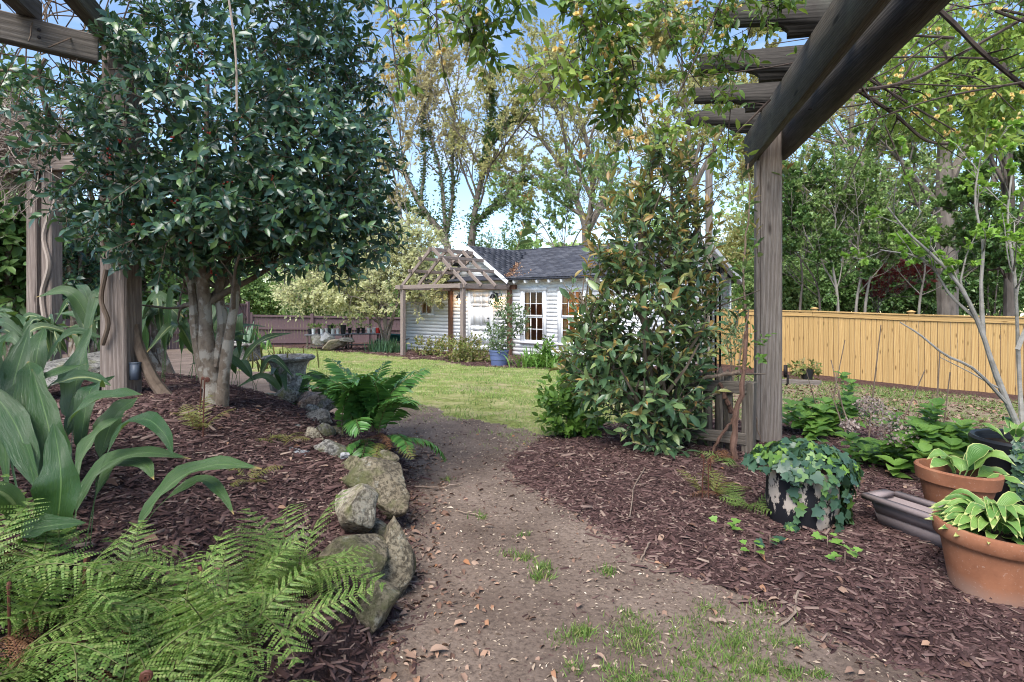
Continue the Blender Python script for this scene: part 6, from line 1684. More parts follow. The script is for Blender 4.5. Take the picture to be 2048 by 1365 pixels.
big_tree('understory_tree', 'airy mid-green understory tree with several bare stems above the new fence', [([(1676, 620), (1670, 560), (1660, 500), (1672, 440), (1650, 380)], .09, .02), ([(1712, 620), (1722, 540), (1716, 470), (1740, 400)], .08, .02), ([(1730, 620), (1745, 540), (1770, 480), (1790, 420)], .08, .02), ([(1838, 620), (1850, 540), (1845, 480), (1870, 420)], .07, .02)], 19, 'palebark', 'lf_mid', 30000, .10, 9, 6, 4, .46, cat_='tree')
big_tree('understory_tree', 'dark leafy understory tree right beside the big weathered post', [([(1600, 620), (1605, 560), (1600, 490), (1620, 430)], .08, .02), ([(1640, 620), (1630, 560), (1590, 500), (1575, 440)], .07, .02)], 20, 'darkbark', 'lf_dark', 22000, .11, 8, 6, 4, .5)
big_tree('understory_tree', 'fresh green small tree over the cottage ridge', [([(1120, 560), (1110, 500), (1085, 450), (1060, 420)], .08, .02), ([(1130, 560), (1150, 480), (1190, 420), (1210, 370)], .08, .02), ([(1125, 540), (1130, 470), (1135, 420)], .06, .02)], 26, 'greybark', 'lf_fresh', 9000, .12, 8, 6, 4, .46)
big_tree('understory_tree', 'fresh green sapling reaching over the roof from behind', [([(1240, 560), (1235, 480), (1215, 420), (1200, 380)], .07, .02), ([(1238, 520), (1260, 450), (1275, 390)], .06, .02)], 24, 'greybark', 'lf_fresh', 6500, .11, 8, 6, 4, .46)
big_tree('red_maple', 'small dark red maple peeking over the new fence', [([(1755, 640), (1756, 600), (1745, 575)], .04, .01), ([(1756, 610), (1775, 585), (1790, 578)], .03, .01)], 21, 'darkbark', 'lf_red', 1500, .12, 7, 5, 3, .5)
# pale blossoming tree left of the cottage
big_tree('blossom_tree', 'pale yellow-green blossoming tree with a fan of stems left of the cottage', [([(768, 690, 21), (762, 660, 21), (745, 620, 21), (700, 570, 21), (640, 545, 20.8)], .11, .03), ([(770, 690, 21), (772, 640, 21), (765, 590, 21), (740, 520, 21), (700, 470, 21)], .12, .03), ([(774, 690, 21), (785, 640, 21), (800, 580, 21), (815, 520, 21), (840, 490, 20.8)], .10, .03), ([(770, 690, 21), (755, 640, 20.5), (725, 600, 20), (680, 590, 19.6)], .08, .02), ([(772, 670, 21), (795, 610, 20.7), (830, 570, 20.4), (862, 565, 20.2)], .08, .02), ([(768, 640, 21), (745, 560, 21.5), (760, 480, 21.8)], .08, .02)], 21, 'greybark', 'lf_pale', 20000, .10, 11, 7, 4, .40, up=.03, leaf_part='blossom', f0=.4, grp=None)
def sprays(tname, lst, Y, mt, size, nl=12, tl=(.6, 1.2)):
    bt = [o for o in col.objects if o.name == tname][0]
    C, D = pblobs([(a, b, c, d, int(n * .72)) for a, b, c, d, n in lst], Y); tw, lv = sprigs(C, D + rng.normal(0, .5, D.shape) + [0, 0, .25], nl, rng.uniform(*tl, len(C)), size, 55, .5, .5)
    branch_part('twigs', [(tw, np.tile([.012, .009, .006], (len(tw), 1)))], MAT['greybark'], bt, (3,), True)
    foliage(*lv, KITE, MAT[mt], bt, 'outer_crown')
sprays('pine_tree', [(1560, 330, 100, 70, 130), (1650, 280, 120, 80, 170), (1770, 330, 100, 80, 150), (1700, 170, 130, 80, 150), (1600, 400, 90, 40, 80)], 27, 'lf_olive', .16)
sprays('tall_tree', [(1330, 250, 80, 120, 120), (1430, 210, 90, 120, 140), (1490, 340, 70, 80, 90), (1270, 180, 60, 100, 60), (1400, 400, 80, 60, 70)], 34, 'lf_olive', .19)
sprays('spreading_oak', [(1090, 210, 90, 90, 80), (1200, 170, 90, 90, 80), (1150, 300, 110, 80, 60), (1080, 120, 60, 50, 40)], 38, 'lf_olive', .18)
sprays('ivy_clad_tree', [(775, 230, 60, 90, 70), (860, 180, 80, 80, 80), (925, 230, 50, 90, 50)], 36, 'lf_tan', .17)
sprays('ivy_clad_tree.001', [(990, 230, 70, 80, 80), (1010, 320, 60, 40, 30)], 33, 'lf_olive', .16)
sprays('great_tree', [(1830, 330, 90, 80, 110), (1960, 330, 90, 100, 130), (1880, 220, 110, 70, 120)], 22, 'lf_mid', .14)
bt = [o for o in col.objects if o.name == 'blossom_tree'][0]
C, D = pblobs([(620, 570, 80, 44, 150), (690, 540, 90, 60, 240), (770, 530, 90, 60, 260), (850, 545, 56, 56, 150), (740, 470, 80, 44, 140), (820, 480, 60, 40, 110), (700, 600, 90, 24, 90), (600, 600, 50, 20, 50)], 21)
tw, lv = sprigs(C, D + rng.normal(0, .5, D.shape) + [0, 0, -.1], 12, rng.uniform(.5, 1.0, len(C)), .115, 60, .5, .5)
branch_part('twigs', [(tw, np.tile([.008, .006, .004], (len(tw), 1)))], MAT['greybark'], bt, (3,), True)
foliage(*lv, KITE, MAT['lf_pale'], bt, 'blossom_sprays')
# dark broadleaf evergreens at the left
def mass(name, lab, lst, Y, size, mat, n_trunk=3, tl=(.25, .5), grp='evergreens at the left', up=.3, w=.5, nl=8, pieces=0, cat_='tree'):
    C, D = pblobs(lst, Y); b_ = gpt(at(np.mean([l[0] for l in lst]), 0, Y).x, Y)
    t = thing(name, b_, lab, cat_, grp)
    ss = [limb([b_ + Vector((rng.normal(0, .15), rng.normal(0, .1), -.05)), b_.lerp(Vector(C[i]), .55), Vector(C[i])], .07, .015, 8) for i in rng.choice(len(C), n_trunk * 3)]
    branch_part('trunk', ss, MAT['hollybark'], t, (6,))
    tw, lv = sprigs(C, D + [0, 0, up] + rng.normal(0, .3, D.shape), nl, rng.uniform(*tl, len(C)), size, 58, .5, .35, .25)
    branch_part('twigs', [(tw, np.tile([.006, .005, .003], (len(tw), 1)))], MAT['twig'], t, (3,), True)
    foliage(*lv, leaf_tmpl(w, .08, .15), mat, t, 'crown', pieces)
    return t
mass('magnolia', 'large dark magnolia at the far left behind the double posts', [(20, 480, 110, 130, 300), (-60, 400, 120, 160, 200), (60, 560, 80, 60, 120), (20, 230, 60, 60, 36), (-20, 140, 60, 60, 30)], 7.2, .15, MAT['lf_dark'], pieces=60)
mass('camellia', 'rounded glossy camellia between the double posts and the tall left post', [(170, 545, 70, 70, 160), (150, 480, 50, 60, 90), (205, 600, 60, 40, 70)], 6.8, .085, MAT['holly'], pieces=40, tl=(.2, .35))
mass('camellia', 'glossy camellia right of the tall left post, behind the holly stems', [(310, 560, 60, 60, 130), (290, 500, 50, 60, 80), (350, 590, 40, 34, 50)], 7.4, .085, MAT['lf_dark'], pieces=30, tl=(.2, .35))
# woods and thickets that close the view: each thicket an own plant, the far wood one mass
for i, (u, v, ru, rv, Y, mt, lab) in enumerate(((560, 590, 60, 46, 33, 'lf_fresh', 'light green thicket over the low plum fence, left one'), (650, 585, 60, 50, 34, 'lf_mid', 'green thicket over the low plum fence, middle one'), (810, 610, 50, 44, 33, 'lf_mid', 'green thicket behind the blossoming tree by the cottage corner'), (1540, 560, 60, 60, 24, 'lf_mid', 'green thicket left of the big post above the new fence'), (1800, 575, 80, 50, 25, 'lf_dark', 'dark thicket under the understory stems above the new fence'), (1640, 570, 70, 50, 26, 'lf_dark', 'dark thicket above the new fence right of the big post'), (1000, 520, 70, 60, 40, 'lf_mid', 'green thicket behind the cottage gable'), (1580, 470, 80, 90, 28, 'lf_mid', 'tall green thicket behind the big post, over the fence'), (1720, 480, 90, 100, 29, 'lf_mid', 'tall mid-green thicket behind the understory stems'), (1860, 500, 80, 100, 27, 'lf_dark', 'tall dark thicket behind the massive trunk'), (1980, 500, 80, 120, 24, 'lf_dark', 'tall dark thicket at the right end of the new fence'), (1500, 500, 60, 80, 30, 'lf_olive', 'olive thicket beyond the cottage end wall'), (450, 570, 70, 60, 32, 'lf_mid', 'green thicket above the tall plum fence behind the holly'), (290, 560, 90, 70, 30, 'lf_dark', 'dark thicket above the tall plum fence, far left'))):
    C, D = pblobs([(u, v, ru, rv, 300), (u + ru * .5, v + 10, ru * .6, rv * .7, 150), (u - ru * .5, v + 12, ru * .6, rv * .7, 150), (u, max(v, 596), ru * 1.2, 26, 130)], Y)
    b_ = gpt(at(u, 0, Y).x, Y); t = thing('thicket', b_, lab, 'shrub', 'thickets beyond the fences')
    ss = [limb([b_, b_.lerp(Vector(C[j]), .5), Vector(C[j])], .05, .015, 6) for j in range(0, 60, 6)]
    branch_part('stems', ss, MAT['greybark'], t, (4,))
    tw, lv = sprigs(C, D + rng.normal(0, .4, D.shape), 14, rng.uniform(.6, 1.2, len(C)), .15, 60, .5, .4)
    foliage(*lv, KITE, MAT[mt], t, 'foliage')
n = 26000
fx = rng.uniform(-75, 75, n); fy = 62 + rng.uniform(-9, 9, n) - 14 * (np.abs(fx) / 75) ** 2
top = 9 + 3.0 * np.sin(fx * .21 + 1) + 2.0 * np.sin(fx * .53) + 1.2 * np.sin(fx * 1.31)
top = np.where((fx > -18) & (fx < 14), top * .55, top * 1.25)
fz = -1.2 + (top + 1.2) * rng.uniform(0, 1, n) ** .8
P = np.stack([fx, fy, fz], -1)
o = foliage(P, rng.normal(0, 1, (n, 3)), rng.normal(0, .6, (n, 3)) + [0, -.5, .8], rng.uniform(.5, 1.3, n), KITE, MAT['lf_mid'], None, 'distant_woodland')
tag(o, 'far-off band of green woodland behind the fences', 'woodland', kind='stuff')

# ================================================================== VINES ON THE LEFT PERGOLA
MAT['vine'] = bark_mat('brown_vine_bark', (.10, .07, .05), (.19, .14, .105), None, 24, .4, .6)
MAT['dryvine'] = leaf_mat('pale_dry_vine', [(.30, .24, .20), (.40, .33, .28), (.24, .18, .14)], .8, .15, 0, None, .2)
wis = thing('wisteria_vine', gpt(-2.2, 3.5), 'gnarled brown wisteria stem winding up the left pergola beam', 'vine')
MB().tube(smooth_line([at(92, 118, 2.95), at(76, 150, 2.95), at(86, 190, 2.95), at(94, 225, 2.98), at(112, 250, 3.05), at(150, 300, 3.2), at(205, 470, 3.32), at(212, 560, 3.35)], 26), np.linspace(.012, .014, 26), 7).build('stem', MAT['vine'], wis, smooth=True)
MB().tube(smooth_line([at(-40, 140, 2.9), at(20, 142, 2.9), at(60, 148, 2.95), at(82, 170, 2.95)], 12), np.linspace(.006, .01, 12), 6).build('shoot', MAT['vine'], wis, smooth=True)
MB().tube(smooth_line([at(212, 540, 3.3), at(202, 600, 3.28), at(216, 645, 3.28), at(205, 690, 3.3)], 14), np.full(14, .013), 7).build('stem', MAT['vine'], wis, smooth=True)
MB().tube(smooth_line([at(268, 650, 3.42), at(275, 690, 3.42), at(292, 730, 3.42), at(310, 765, 3.4), at(338, 800, 3.38)], 16), np.linspace(.028, .038, 16), 8).build('root', MAT['vine'], wis, smooth=True)
for (a_, b_) in (((228, 300, 3.2), (222, 470, 3.2)), ((238, 330, 3.2), (240, 560, 3.2)), ((455, -20, 2.6), (474, 225, 2.6)), ((180, 160, 3.0), (120, 205, 3.05))):
    A, B = at(*a_), at(*b_); MB().tube(smooth_line([A, A.lerp(B, .5) + Vector((.015, 0, 0)), B], 8), np.full(8, .005), 5).build('tendril', MAT['dryvine'], wis, smooth=True)
MB().tube(smooth_line([at(112, 400, 5.35), at(88, 470, 5.38), at(98, 530, 5.36), at(84, 590, 5.38), at(92, 655, 5.36)], 18), np.full(18, .022), 7).build('stem', MAT['dryvine'], wis, smooth=True)
tang = thing('vine_tangle', at(50, 330, 5.6), 'pale tangle of dry leafless vine heaped on the left pergola', 'vine')
C, D = pblobs([(40, 290, 90, 60, 560), (110, 330, 60, 34, 170), (-40, 270, 70, 70, 150)], 5.6)
D = unit(rng.normal(0, 1, D.shape) * [1, .6, .45]); PL = polys(C, D, rng.uniform(.3, .8, len(C)), 6, -.03, .28)
branch_part('stems', [(PL, np.full(PL.shape[:2], .0045))], MAT['dryvine'], tang, (3,), True)
C, D = pblobs([(120, 40, 110, 50, 60)], 3.3); PL = polys(C, unit(rng.normal(0, 1, D.shape)), rng.uniform(.3, .8, len(C)), 6, -.03, .25)
branch_part('stems', [(PL, np.full(PL.shape[:2], .004))], MAT['vine'], wis, (4,), True)

# ================================================================== CLIMBING ROSE
MAT['rose_leaf'] = leaf_mat('rose_leaf', [(.045, .10, .022), (.075, .15, .03), (.12, .21, .04), (.20, .29, .05)], .4, .4, .3, (.4, .55, .06), .2)
MAT['rose_pale'] = leaf_mat('light_rose_leaf', [(.16, .27, .05), (.24, .36, .07), (.34, .44, .10), (.10, .20, .04)], .45, .35, .4, (.5, .6, .1), .15)  # paler yellow-green, the leaves' own colour
MAT['cane'] = bark_mat('dark_rose_cane', (.035, .026, .022), (.085, .065, .055), None, 20, .4, .4)
m = NM('yellow_rose_petal', .6, .2); m.base(m.ramp(m.island(), [(0, (.80, .60, .20)), (.5, (.85, .70, .30)), (1, (.88, .78, .46))]))
tr = m.node('ShaderNodeBsdfTranslucent'); tr.inputs[0].default_value = (.9, .72, .3, 1); mx = m.node('ShaderNodeMixShader'); mx.inputs[0].default_value = .3
m.L(m.b.outputs[0], mx.inputs[1]); m.L(tr.outputs[0], mx.inputs[2]); m.L(mx.outputs[0], m.out.inputs[0]); MAT['petal'] = m.m
P, D, N, S = [], [], [], []
for ring, (np_, r_, el) in enumerate(((9, 1.0, .15), (8, .85, .6), (6, .6, 1.1), (4, .4, 2.2))):
    for i in range(np_):
        a = i * 6.283 / np_ + ring * .5; P.append((0, 0, .08 * ring)); D.append((math.cos(a), math.sin(a), el)); N.append((-math.cos(a) * el, -math.sin(a) * el, 1)); S.append(r_)
V, Fs = scatter_mesh(np.array(P), np.array(D), np.array(N), np.array(S), leaf_tmpl(.75, .12, -.25)); flower_me = raw_mesh('flower', V, Fs, True); flower_me.materials.append(MAT['petal'])
def flowers(pts, parent, size, per=3):
    for p in pts:
        for j in range(per):
            q = Vector(p) + Vector(rng.normal(0, size * 1.1, 3)); d = Vector(unit(rng.normal(0, 1, 3) * [1, .5, .6] + [0, -.9, .1]))
            link('flower', flower_me, Matrix.Translation(q) @ d.to_track_quat('Z', 'Y').to_matrix().to_4x4() @ Matrix.Rotation(rng.uniform(0, 6), 4, 'Z') @ Matrix.Scale(size * rng.uniform(.75, 1.15), 4), parent)
def rose(lab, canes, leaf_sets, fl, pieces, root):
    t = thing('climbing_rose', root, lab, 'rose', 'yellow climbing roses')
    ss = [limb([at(*q) for q in c], r0, r1, 14) for c, r0, r1, *_ in canes]
    for s_1 in ss: branch_part('cane', [s_1], MAT['cane'], t, (6,))
    lf = []
    for (c, r0, r1, ns, nl, ls), l in zip(canes, ss):
        if ns == 0: continue
        s1 = sprout(l[0], l[1], ns, .02, 1, 60, .16, 5, -.05, .12, .0012, lmin=.08)
        V, Q = tubes(*s1, 3); lf.append(leaves_on(s1[0], nl, ls, .2, 1, 55, None, .6, .35, .25, .25))
        branch_part('shoots', [s1], MAT['cane'], t, (3,), True)
    for (lst, Y, nl, ls, mt) in leaf_sets:
        C, Dd = pblobs(lst, Y); tw, lv = sprigs(C, Dd + [0, 0, -.5] + rng.normal(0, .4, Dd.shape), nl, rng.uniform(.09, .18, len(C)), ls, 62, .7, .35, .25)
        branch_part('shoots', [(tw, np.full(tw.shape[:2], .0016))], MAT['cane'], t, (3,), True)
        if mt == 'rose_leaf': lf.append(lv)
        else: foliage(*lv, leaf_tmpl(.40, .08, .2), MAT[mt], t, 'light_foliage', 40)
    if lf: foliage(*cat(*lf), leaf_tmpl(.40, .08, .2), MAT['rose_leaf'], t, 'foliage', pieces)
    for pts, sz, per in fl: flowers([at(*q) for q in pts], t, sz, per)
    return t
RY = 2.1
rose('yellow climbing rose trailing down in the middle top of the view', [
    ([(772, -30, RY), (783, 60, RY), (790, 120, RY), (800, 182, RY)], .0035, .0022, 9, 5, .042), ([(872, -30, RY), (874, 50, RY), (880, 100, RY), (888, 146, RY)], .0035, .0022, 8, 5, .042),
    ([(905, -30, RY), (925, 30, RY), (940, 80, RY), (930, 120, RY)], .003, .0015, 10, 6, .045), ([(950, -30, RY), (960, 40, RY), (968, 90, RY), (985, 120, RY)], .003, .0015, 10, 6, .045), ([(975, -30, RY), (1010, 0, RY), (1040, 18, RY)], .003, .0015, 10, 6, .05),
    ([(1150, -30, 2.2), (1170, 60, 2.2), (1195, 150, 2.2), (1235, 230, 2.2)], .004, .002, 14, 7, .042), ([(1195, -30, 2.2), (1205, 60, 2.2), (1232, 180, 2.2), (1266, 305, 2.2)], .004, .002, 14, 7, .042), ([(1225, -30, 2.2), (1258, 90, 2.2), (1275, 180, 2.2), (1290, 255, 2.2)], .004, .002, 14, 7, .042)],
    [([(1195, 30, 62, 40, 40), (1210, 110, 50, 56, 40), (1232, 190, 38, 46, 20)], 2.2, 7, .042, 'rose_leaf'), ([(945, 30, 48, 30, 14), (955, 80, 36, 30, 10)], 2.1, 7, .045, 'rose_leaf'), ([(1110, 150, 60, 22, 16), (1160, 170, 40, 22, 12)], 2.2, 6, .05, 'rose_pale'), ([(790, 60, 16, 60, 6), (785, 130, 16, 20, 4), (850, 40, 24, 40, 6)], 2.1, 5, .04, 'rose_pale')],
    [([(783, 30, 2.05), (778, 142, 2.05), (805, 85, 2.05), (880, 110, 2.05), (965, 45, 2.05), (895, 6, 2.05), (1110, 90, 2.1), (1190, 62, 2.1), (1215, 98, 2.1), (1200, 80, 2.1), (1225, 130, 2.1), (1170, 160, 2.1), (1245, 262, 2.1), (1284, 278, 2.1), (1297, 205, 2.1), (1192, 200, 2.1), (1135, 95, 2.1), (1150, 30, 2.1), (1240, 70, 2.1), (1230, 185, 2.1)], .0145, 4)], 130, at(1200, -60, 2.2))
rose('yellow climbing rose over the notched rafter tails of the right pergola', [
    ([(1460, -40, 2.5), (1425, 40, 2.5), (1390, 120, 2.5), (1345, 212, 2.5)], .0055, .003, 8, 5, .045), ([(1320, -30, 2.6), (1335, 60, 2.6), (1370, 130, 2.6), (1405, 180, 2.6)], .003, .002, 14, 6, .045),
    ([(1520, -30, 2.9), (1500, 60, 2.9), (1470, 140, 2.9), (1460, 230, 2.9), (1452, 330, 2.9)], .004, .002, 10, 5, .05), ([(1540, 200, 3.4), (1480, 260, 3.4), (1420, 310, 3.4), (1366, 345, 3.4)], .008, .004, 3, 4, .05)],
    [([(1490, 25, 70, 26, 28), (1400, 40, 50, 36, 16), (1320, 30, 46, 30, 12), (1470, 90, 36, 30, 10), (1395, 120, 30, 34, 7), (1430, 190, 20, 20, 5), (1560, 10, 50, 20, 14)], 2.6, 7, .042, 'rose_leaf'), ([(1360, 260, 50, 40, 18), (1440, 300, 30, 24, 8)], 3.3, 6, .055, 'rose_pale')],
    [([(1315, 92, 2.5), (1380, 100, 2.5), (1332, 30, 2.5), (1470, 15, 2.5), (1355, 48, 2.5), (1460, 60, 2.55), (1375, 8, 2.5), (1335, 65, 2.5)], .0145, 3)], 120, at(1480, -60, 2.6))
cn = []
for i in range(26):
    u0 = rng.uniform(1640, 2060); v0 = rng.uniform(-30, 190); a = rng.uniform(-.2, 1.2); L_ = rng.uniform(160, 420); Yc = rng.uniform(3.0, 4.4)
    du, dv = math.cos(a) * L_ * rng.choice([-1, 1]), math.sin(a) * L_ * .8
    if u0 + du < 1600 and v0 + dv > 260: du = abs(du)
    cn.append(([(u0, v0, Yc), (u0 + du * .5, v0 + dv * .42 + rng.normal(0, 14), Yc), (u0 + du, v0 + dv, Yc)], rng.uniform(.004, .009), .003, 2, 4, .05))
cn += [([(1700, 185, 3.2), (1810, 165, 3.2), (1900, 120, 3.2), (2060, 30, 3.2)], .012, .009, 4, 5, .05), ([(1830, -20, 3.1), (1900, 40, 3.1), (1970, 110, 3.1), (2070, 190, 3.1)], .016, .012, 3, 5, .05), ([(1715, 180, 3.3), (1790, 230, 3.3), (1850, 280, 3.3), (1905, 290, 3.3)], .012, .006, 3, 5, .05), ([(1740, 160, 3.3), (1830, 215, 3.3), (1910, 262, 3.3)], .008, .004, 3, 5, .05)]
rose('yellow climbing rose arching over the top right of the view', cn,
    [([(1900, 200, 130, 70, 150), (2000, 150, 80, 110, 110), (1800, 110, 90, 60, 70), (1950, 60, 100, 60, 70), (1960, 270, 60, 40, 40), (1780, 200, 60, 40, 30)], 4.3, 7, .062, 'rose_pale')],
    [([(u, v, 4.0) for u, v in ((1800, 150), (1770, 170), (1815, 120), (1850, 195), (1930, 178), (1895, 265), (1915, 262), (1985, 195), (2010, 245), (2040, 240), (1900, 215), (1985, 255), (1870, 235), (1825, 225), (1940, 190), (2030, 190), (1960, 30), (2000, 20), (1870, 60))], .018, 4)], 60, at(1900, -60, 3.5))

# ================================================================== YOUNG TREE AT THE RIGHT EDGE
MAT['smoothbark'] = bark_mat('smooth_pale_bark', (.20, .185, .16), (.33, .31, .28), None, 10, 2.0, .3)
MAT['lime'] = leaf_mat('lime_new_leaf', [(.17, .34, .05), (.24, .43, .07), (.32, .50, .10)], .42, .35, .4, (.5, .7, .1), .1)
YT = 3.0
yt = thing('young_tree', MP3 @ Vector((.02, 0, .3)), 'slender pale-barked young tree with lime new leaves in the black pot', 'tree')
yb = MP3 @ Vector((.02, 0, .28))
YL = [limb([yb, at(2048, 880, YT), at(2012, 800, YT), at(1985, 730, YT), at(1962, 660, YT), at(1930, 590, YT), at(1885, 530, YT), at(1820, 470, YT), at(1775, 415, YT)], .019, .004, 16),
      limb([at(2046, 870, YT), at(2040, 780, YT + .05), at(2036, 690, YT + .05), at(2030, 560, YT), at(2015, 440, YT), at(2025, 340, YT)], .013, .004, 14),
      limb([at(1966, 670, YT), at(1962, 570, YT), at(1966, 490, YT), at(1950, 400, YT), at(1962, 310, YT)], .011, .003, 12),
      limb([at(2018, 812, YT), at(1950, 740, YT - .05), at(1890, 710, YT - .05), at(1840, 670, YT - .05), at(1800, 645, YT - .05)], .009, .003, 12),
      limb([at(2005, 780, YT), at(1975, 765, YT), at(1940, 745, YT), at(1880, 715, YT)], .005, .002, 10),
      limb([at(1955, 640, YT), at(1900, 590, YT + .05), at(1850, 520, YT + .05), at(1760, 500, YT + .05)], .009, .003, 12),
      limb([at(2035, 700, YT), at(2075, 580, YT), at(2060, 420, YT)], .012, .004, 12)]
branch_part('trunk', YL, MAT['smoothbark'], yt, (9, 8, 7, 6))
pl = np.concatenate([resample(l[0][0], 12)[None] for l in YL]); ra = np.concatenate([np.linspace(l[1][0, 0], l[1][0, -1], 12)[None] for l in YL])
s1 = sprout(pl, ra, 8, .4, 1, 45, .30, 6, .12, .12, .003); s2 = sprout(*s1, 3, .3, 1, 45, .45, 5, .1, .14, .0018)
up_sel = s1[0][:, 0, 2] > .95
s1 = (s1[0][up_sel], s1[1][up_sel]); s2 = sprout(*s1, 4, .3, 1, 45, .45, 5, .1, .14, .0018)
branch_part('branches', [s1, s2], MAT['smoothbark'], yt, (5, 4))
foliage(*leaves_on(np.concatenate([s2[0]]), 12, .023, .4, 1, 50, None, .8, .4, .25), leaf_tmpl(.6, .1, .15, 'ivy'), MAT['lime'], yt, 'leaves', 160)

# red-barked vine and sticks by the picket fence
MAT['redvine'] = bark_mat('shaggy_red_bark', (.075, .04, .028), (.17, .10, .075), None, 26, .3, .9)
rv = thing('honeysuckle_vine', gpt(*at(1470, 940, 3.95).xy), 'shaggy red-barked old vine climbing beside the picket fence post', 'vine')
for pts, r0, r1, nm in (([(1462, 968, 3.62), (1468, 900, 3.62), (1470, 850, 3.64), (1482, 800, 3.66), (1488, 740, 3.72), (1492, 640, 4.0), (1490, 600, 4.0)], .024, .009, 'trunk'), ([(1490, 620, 4.0), (1487, 520, 4.0), (1500, 400, 4.0), (1496, 330, 4.0)], .008, .005, 'cane'), ([(1468, 835, 3.88), (1452, 800, 3.85), (1440, 765, 3.85)], .02, .012, 'limb'), ([(1412, 945, 3.8), (1432, 890, 3.8), (1458, 850, 3.82), (1475, 825, 3.85)], .012, .008, 'limb'), ([(1380, 765, 3.9), (1430, 752, 3.85), (1478, 745, 3.85)], .012, .014, 'stub'), ([(1500, 760, 3.9), (1508, 820, 3.92), (1520, 880, 3.95)], .005, .004, 'runner'), ([(1498, 620, 3.95), (1478, 740, 3.9), (1490, 850, 3.85)], .005, .004, 'runner')):
    q = smooth_line([at(*p) for p in pts], 18); MB().tube(q + rng.normal(0, .004, q.shape), np.linspace(r0, r1, 18) * (1 + .15 * np.sin(np.arange(18) * 2.1)), 7).build(nm, MAT['redvine'] if nm in ('trunk', 'limb') else MAT['hstem'], rv, smooth=True)
C, D = pblobs([(1496, 700, 16, 50, 10), (1484, 560, 14, 60, 8)], 3.95); tw, lv = sprigs(C, D, 6, np.full(len(C), .14), .045, 60, .6, .35)
foliage(*lv, leaf_tmpl(.5, .08, .15), MAT['bright'], rv, 'leaves', 0)
# ================================================================== GROUND COVER
m = NM('mulch_chip', .9, .15); m.base(m.ramp(m.island(), [(0, (.036, .020, .019)), (.35, (.074, .041, .038)), (.7, (.110, .064, .058)), (.9, (.155, .10, .088)), (1, (.27, .20, .16))])); MAT['chip'] = m.m
m = NM('fallen_leaf', .85, .15); m.base(m.ramp(m.island(), [(0, (.09, .05, .036)), (.3, (.16, .095, .07)), (.6, (.24, .155, .115)), (.85, (.32, .22, .165)), (1, (.28, .13, .065))])); MAT['litter'] = m.m
m = NM('pale_wood_fleck', .9, .15); m.base(m.ramp(m.island(), [(0, (.22, .16, .12)), (.5, (.36, .28, .21)), (.9, (.46, .37, .28)), (1, (.62, .55, .45))])); MAT['fleck'] = m.m
m = NM('grass_blade', .5, .3); c = m.ramp(m.island(), [(0, (.075, .15, .03)), (.5, (.14, .23, .05)), (.8, (.21, .29, .075)), (1, (.33, .30, .14))]); m.base(c)
tr = m.node('ShaderNodeBsdfTranslucent'); m.L(c, tr.inputs[0]); mx = m.node('ShaderNodeMixShader'); mx.inputs[0].default_value = .3; m.L(m.b.outputs[0], mx.inputs[1]); m.L(tr.outputs[0], mx.inputs[2]); m.L(mx.outputs[0], m.out.inputs[0]); MAT['grass'] = m.m
m = NM('lawn_blade', .55, .25); c = m.ramp(m.island(), [(0, (.15, .27, .06)), (.45, (.25, .38, .09)), (.8, (.38, .46, .15)), (1, (.52, .48, .26))]); m.base(c)
tr = m.node('ShaderNodeBsdfTranslucent'); m.L(c, tr.inputs[0]); mx = m.node('ShaderNodeMixShader'); mx.inputs[0].default_value = .3; m.L(m.b.outputs[0], mx.inputs[1]); m.L(tr.outputs[0], mx.inputs[2]); m.L(mx.outputs[0], m.out.inputs[0]); MAT['lawnblade'] = m.m
def ground_pts(n, regs, x0, x1, y0, y1, pw=1.6, test=None):
    """random points on the ground, denser towards the viewer, inside the view's width"""
    y = y0 * (y1 / y0) ** rng.uniform(0, 1, n) if pw is None else y0 + (y1 - y0) * rng.uniform(0, 1, n) ** pw
    x = rng.uniform(0, 1, n) * (x1 - x0) + x0
    k = np.isin(region(x, y), regs) & (np.abs(x) < 1.05 * y + .35)
    if test is not None: k &= test(x, y)
    return x[k], y[k]
def slope_n(x, y):
    e = .02; return unit(np.stack([-(gz(x + e, y) - gz(x - e, y)) / (2 * e), -(gz(x, y + e) - gz(x, y - e)) / (2 * e), np.ones(len(x))], -1))
def lay(x, y, lift, S, tm, mat, name, lab, catg, tilt=.35, parent=None):
    n = len(x); a = rng.uniform(0, 6.283, n); N = slope_n(x, y) + rng.normal(0, tilt, (n, 3)) * [1, 1, .2]
    D = np.stack([np.cos(a), np.sin(a), rng.normal(0, tilt * .5, n)], -1)
    o = foliage(np.stack([x, y, gz(x, y) + lift], -1), D, N, S, tm, mat, parent, name)
    if parent is None: tag(o, lab, catg, kind='stuff')
    return o
CH_T = leaf_tmpl(.24, .09, 0, 'chip')
x, y = ground_pts(120000, [1], -4.6, -.3, .85, 5.2, 1.15)
lay(x, y, .002, rng.gamma(2.6, .0068, len(x)) + .006, CH_T, MAT['chip'], 'mulch_chips', 'shredded dark red-brown bark chips covering the raised left bed', 'mulch', .30)
x, y = ground_pts(135000, [2], -.1, 5.2, 1.2, 5.4, 1.1)
lay(x, y, .002, rng.gamma(2.6, .0068, len(x)) + .006, CH_T, MAT['chip'], 'mulch_chips', 'shredded dark red-brown bark chips covering the right bed', 'mulch', .30)
x, y = ground_pts(30000, [4], -9, 6, 10, 26, 1); k = rng.uniform(0, 1, len(x)) < .5
lay(x[k], y[k], .005, rng.uniform(.06, .16, int(k.sum())), CH_T, MAT['chip'], 'mulch_chips', 'bark chips on the bed along the cottage', 'mulch', .3)
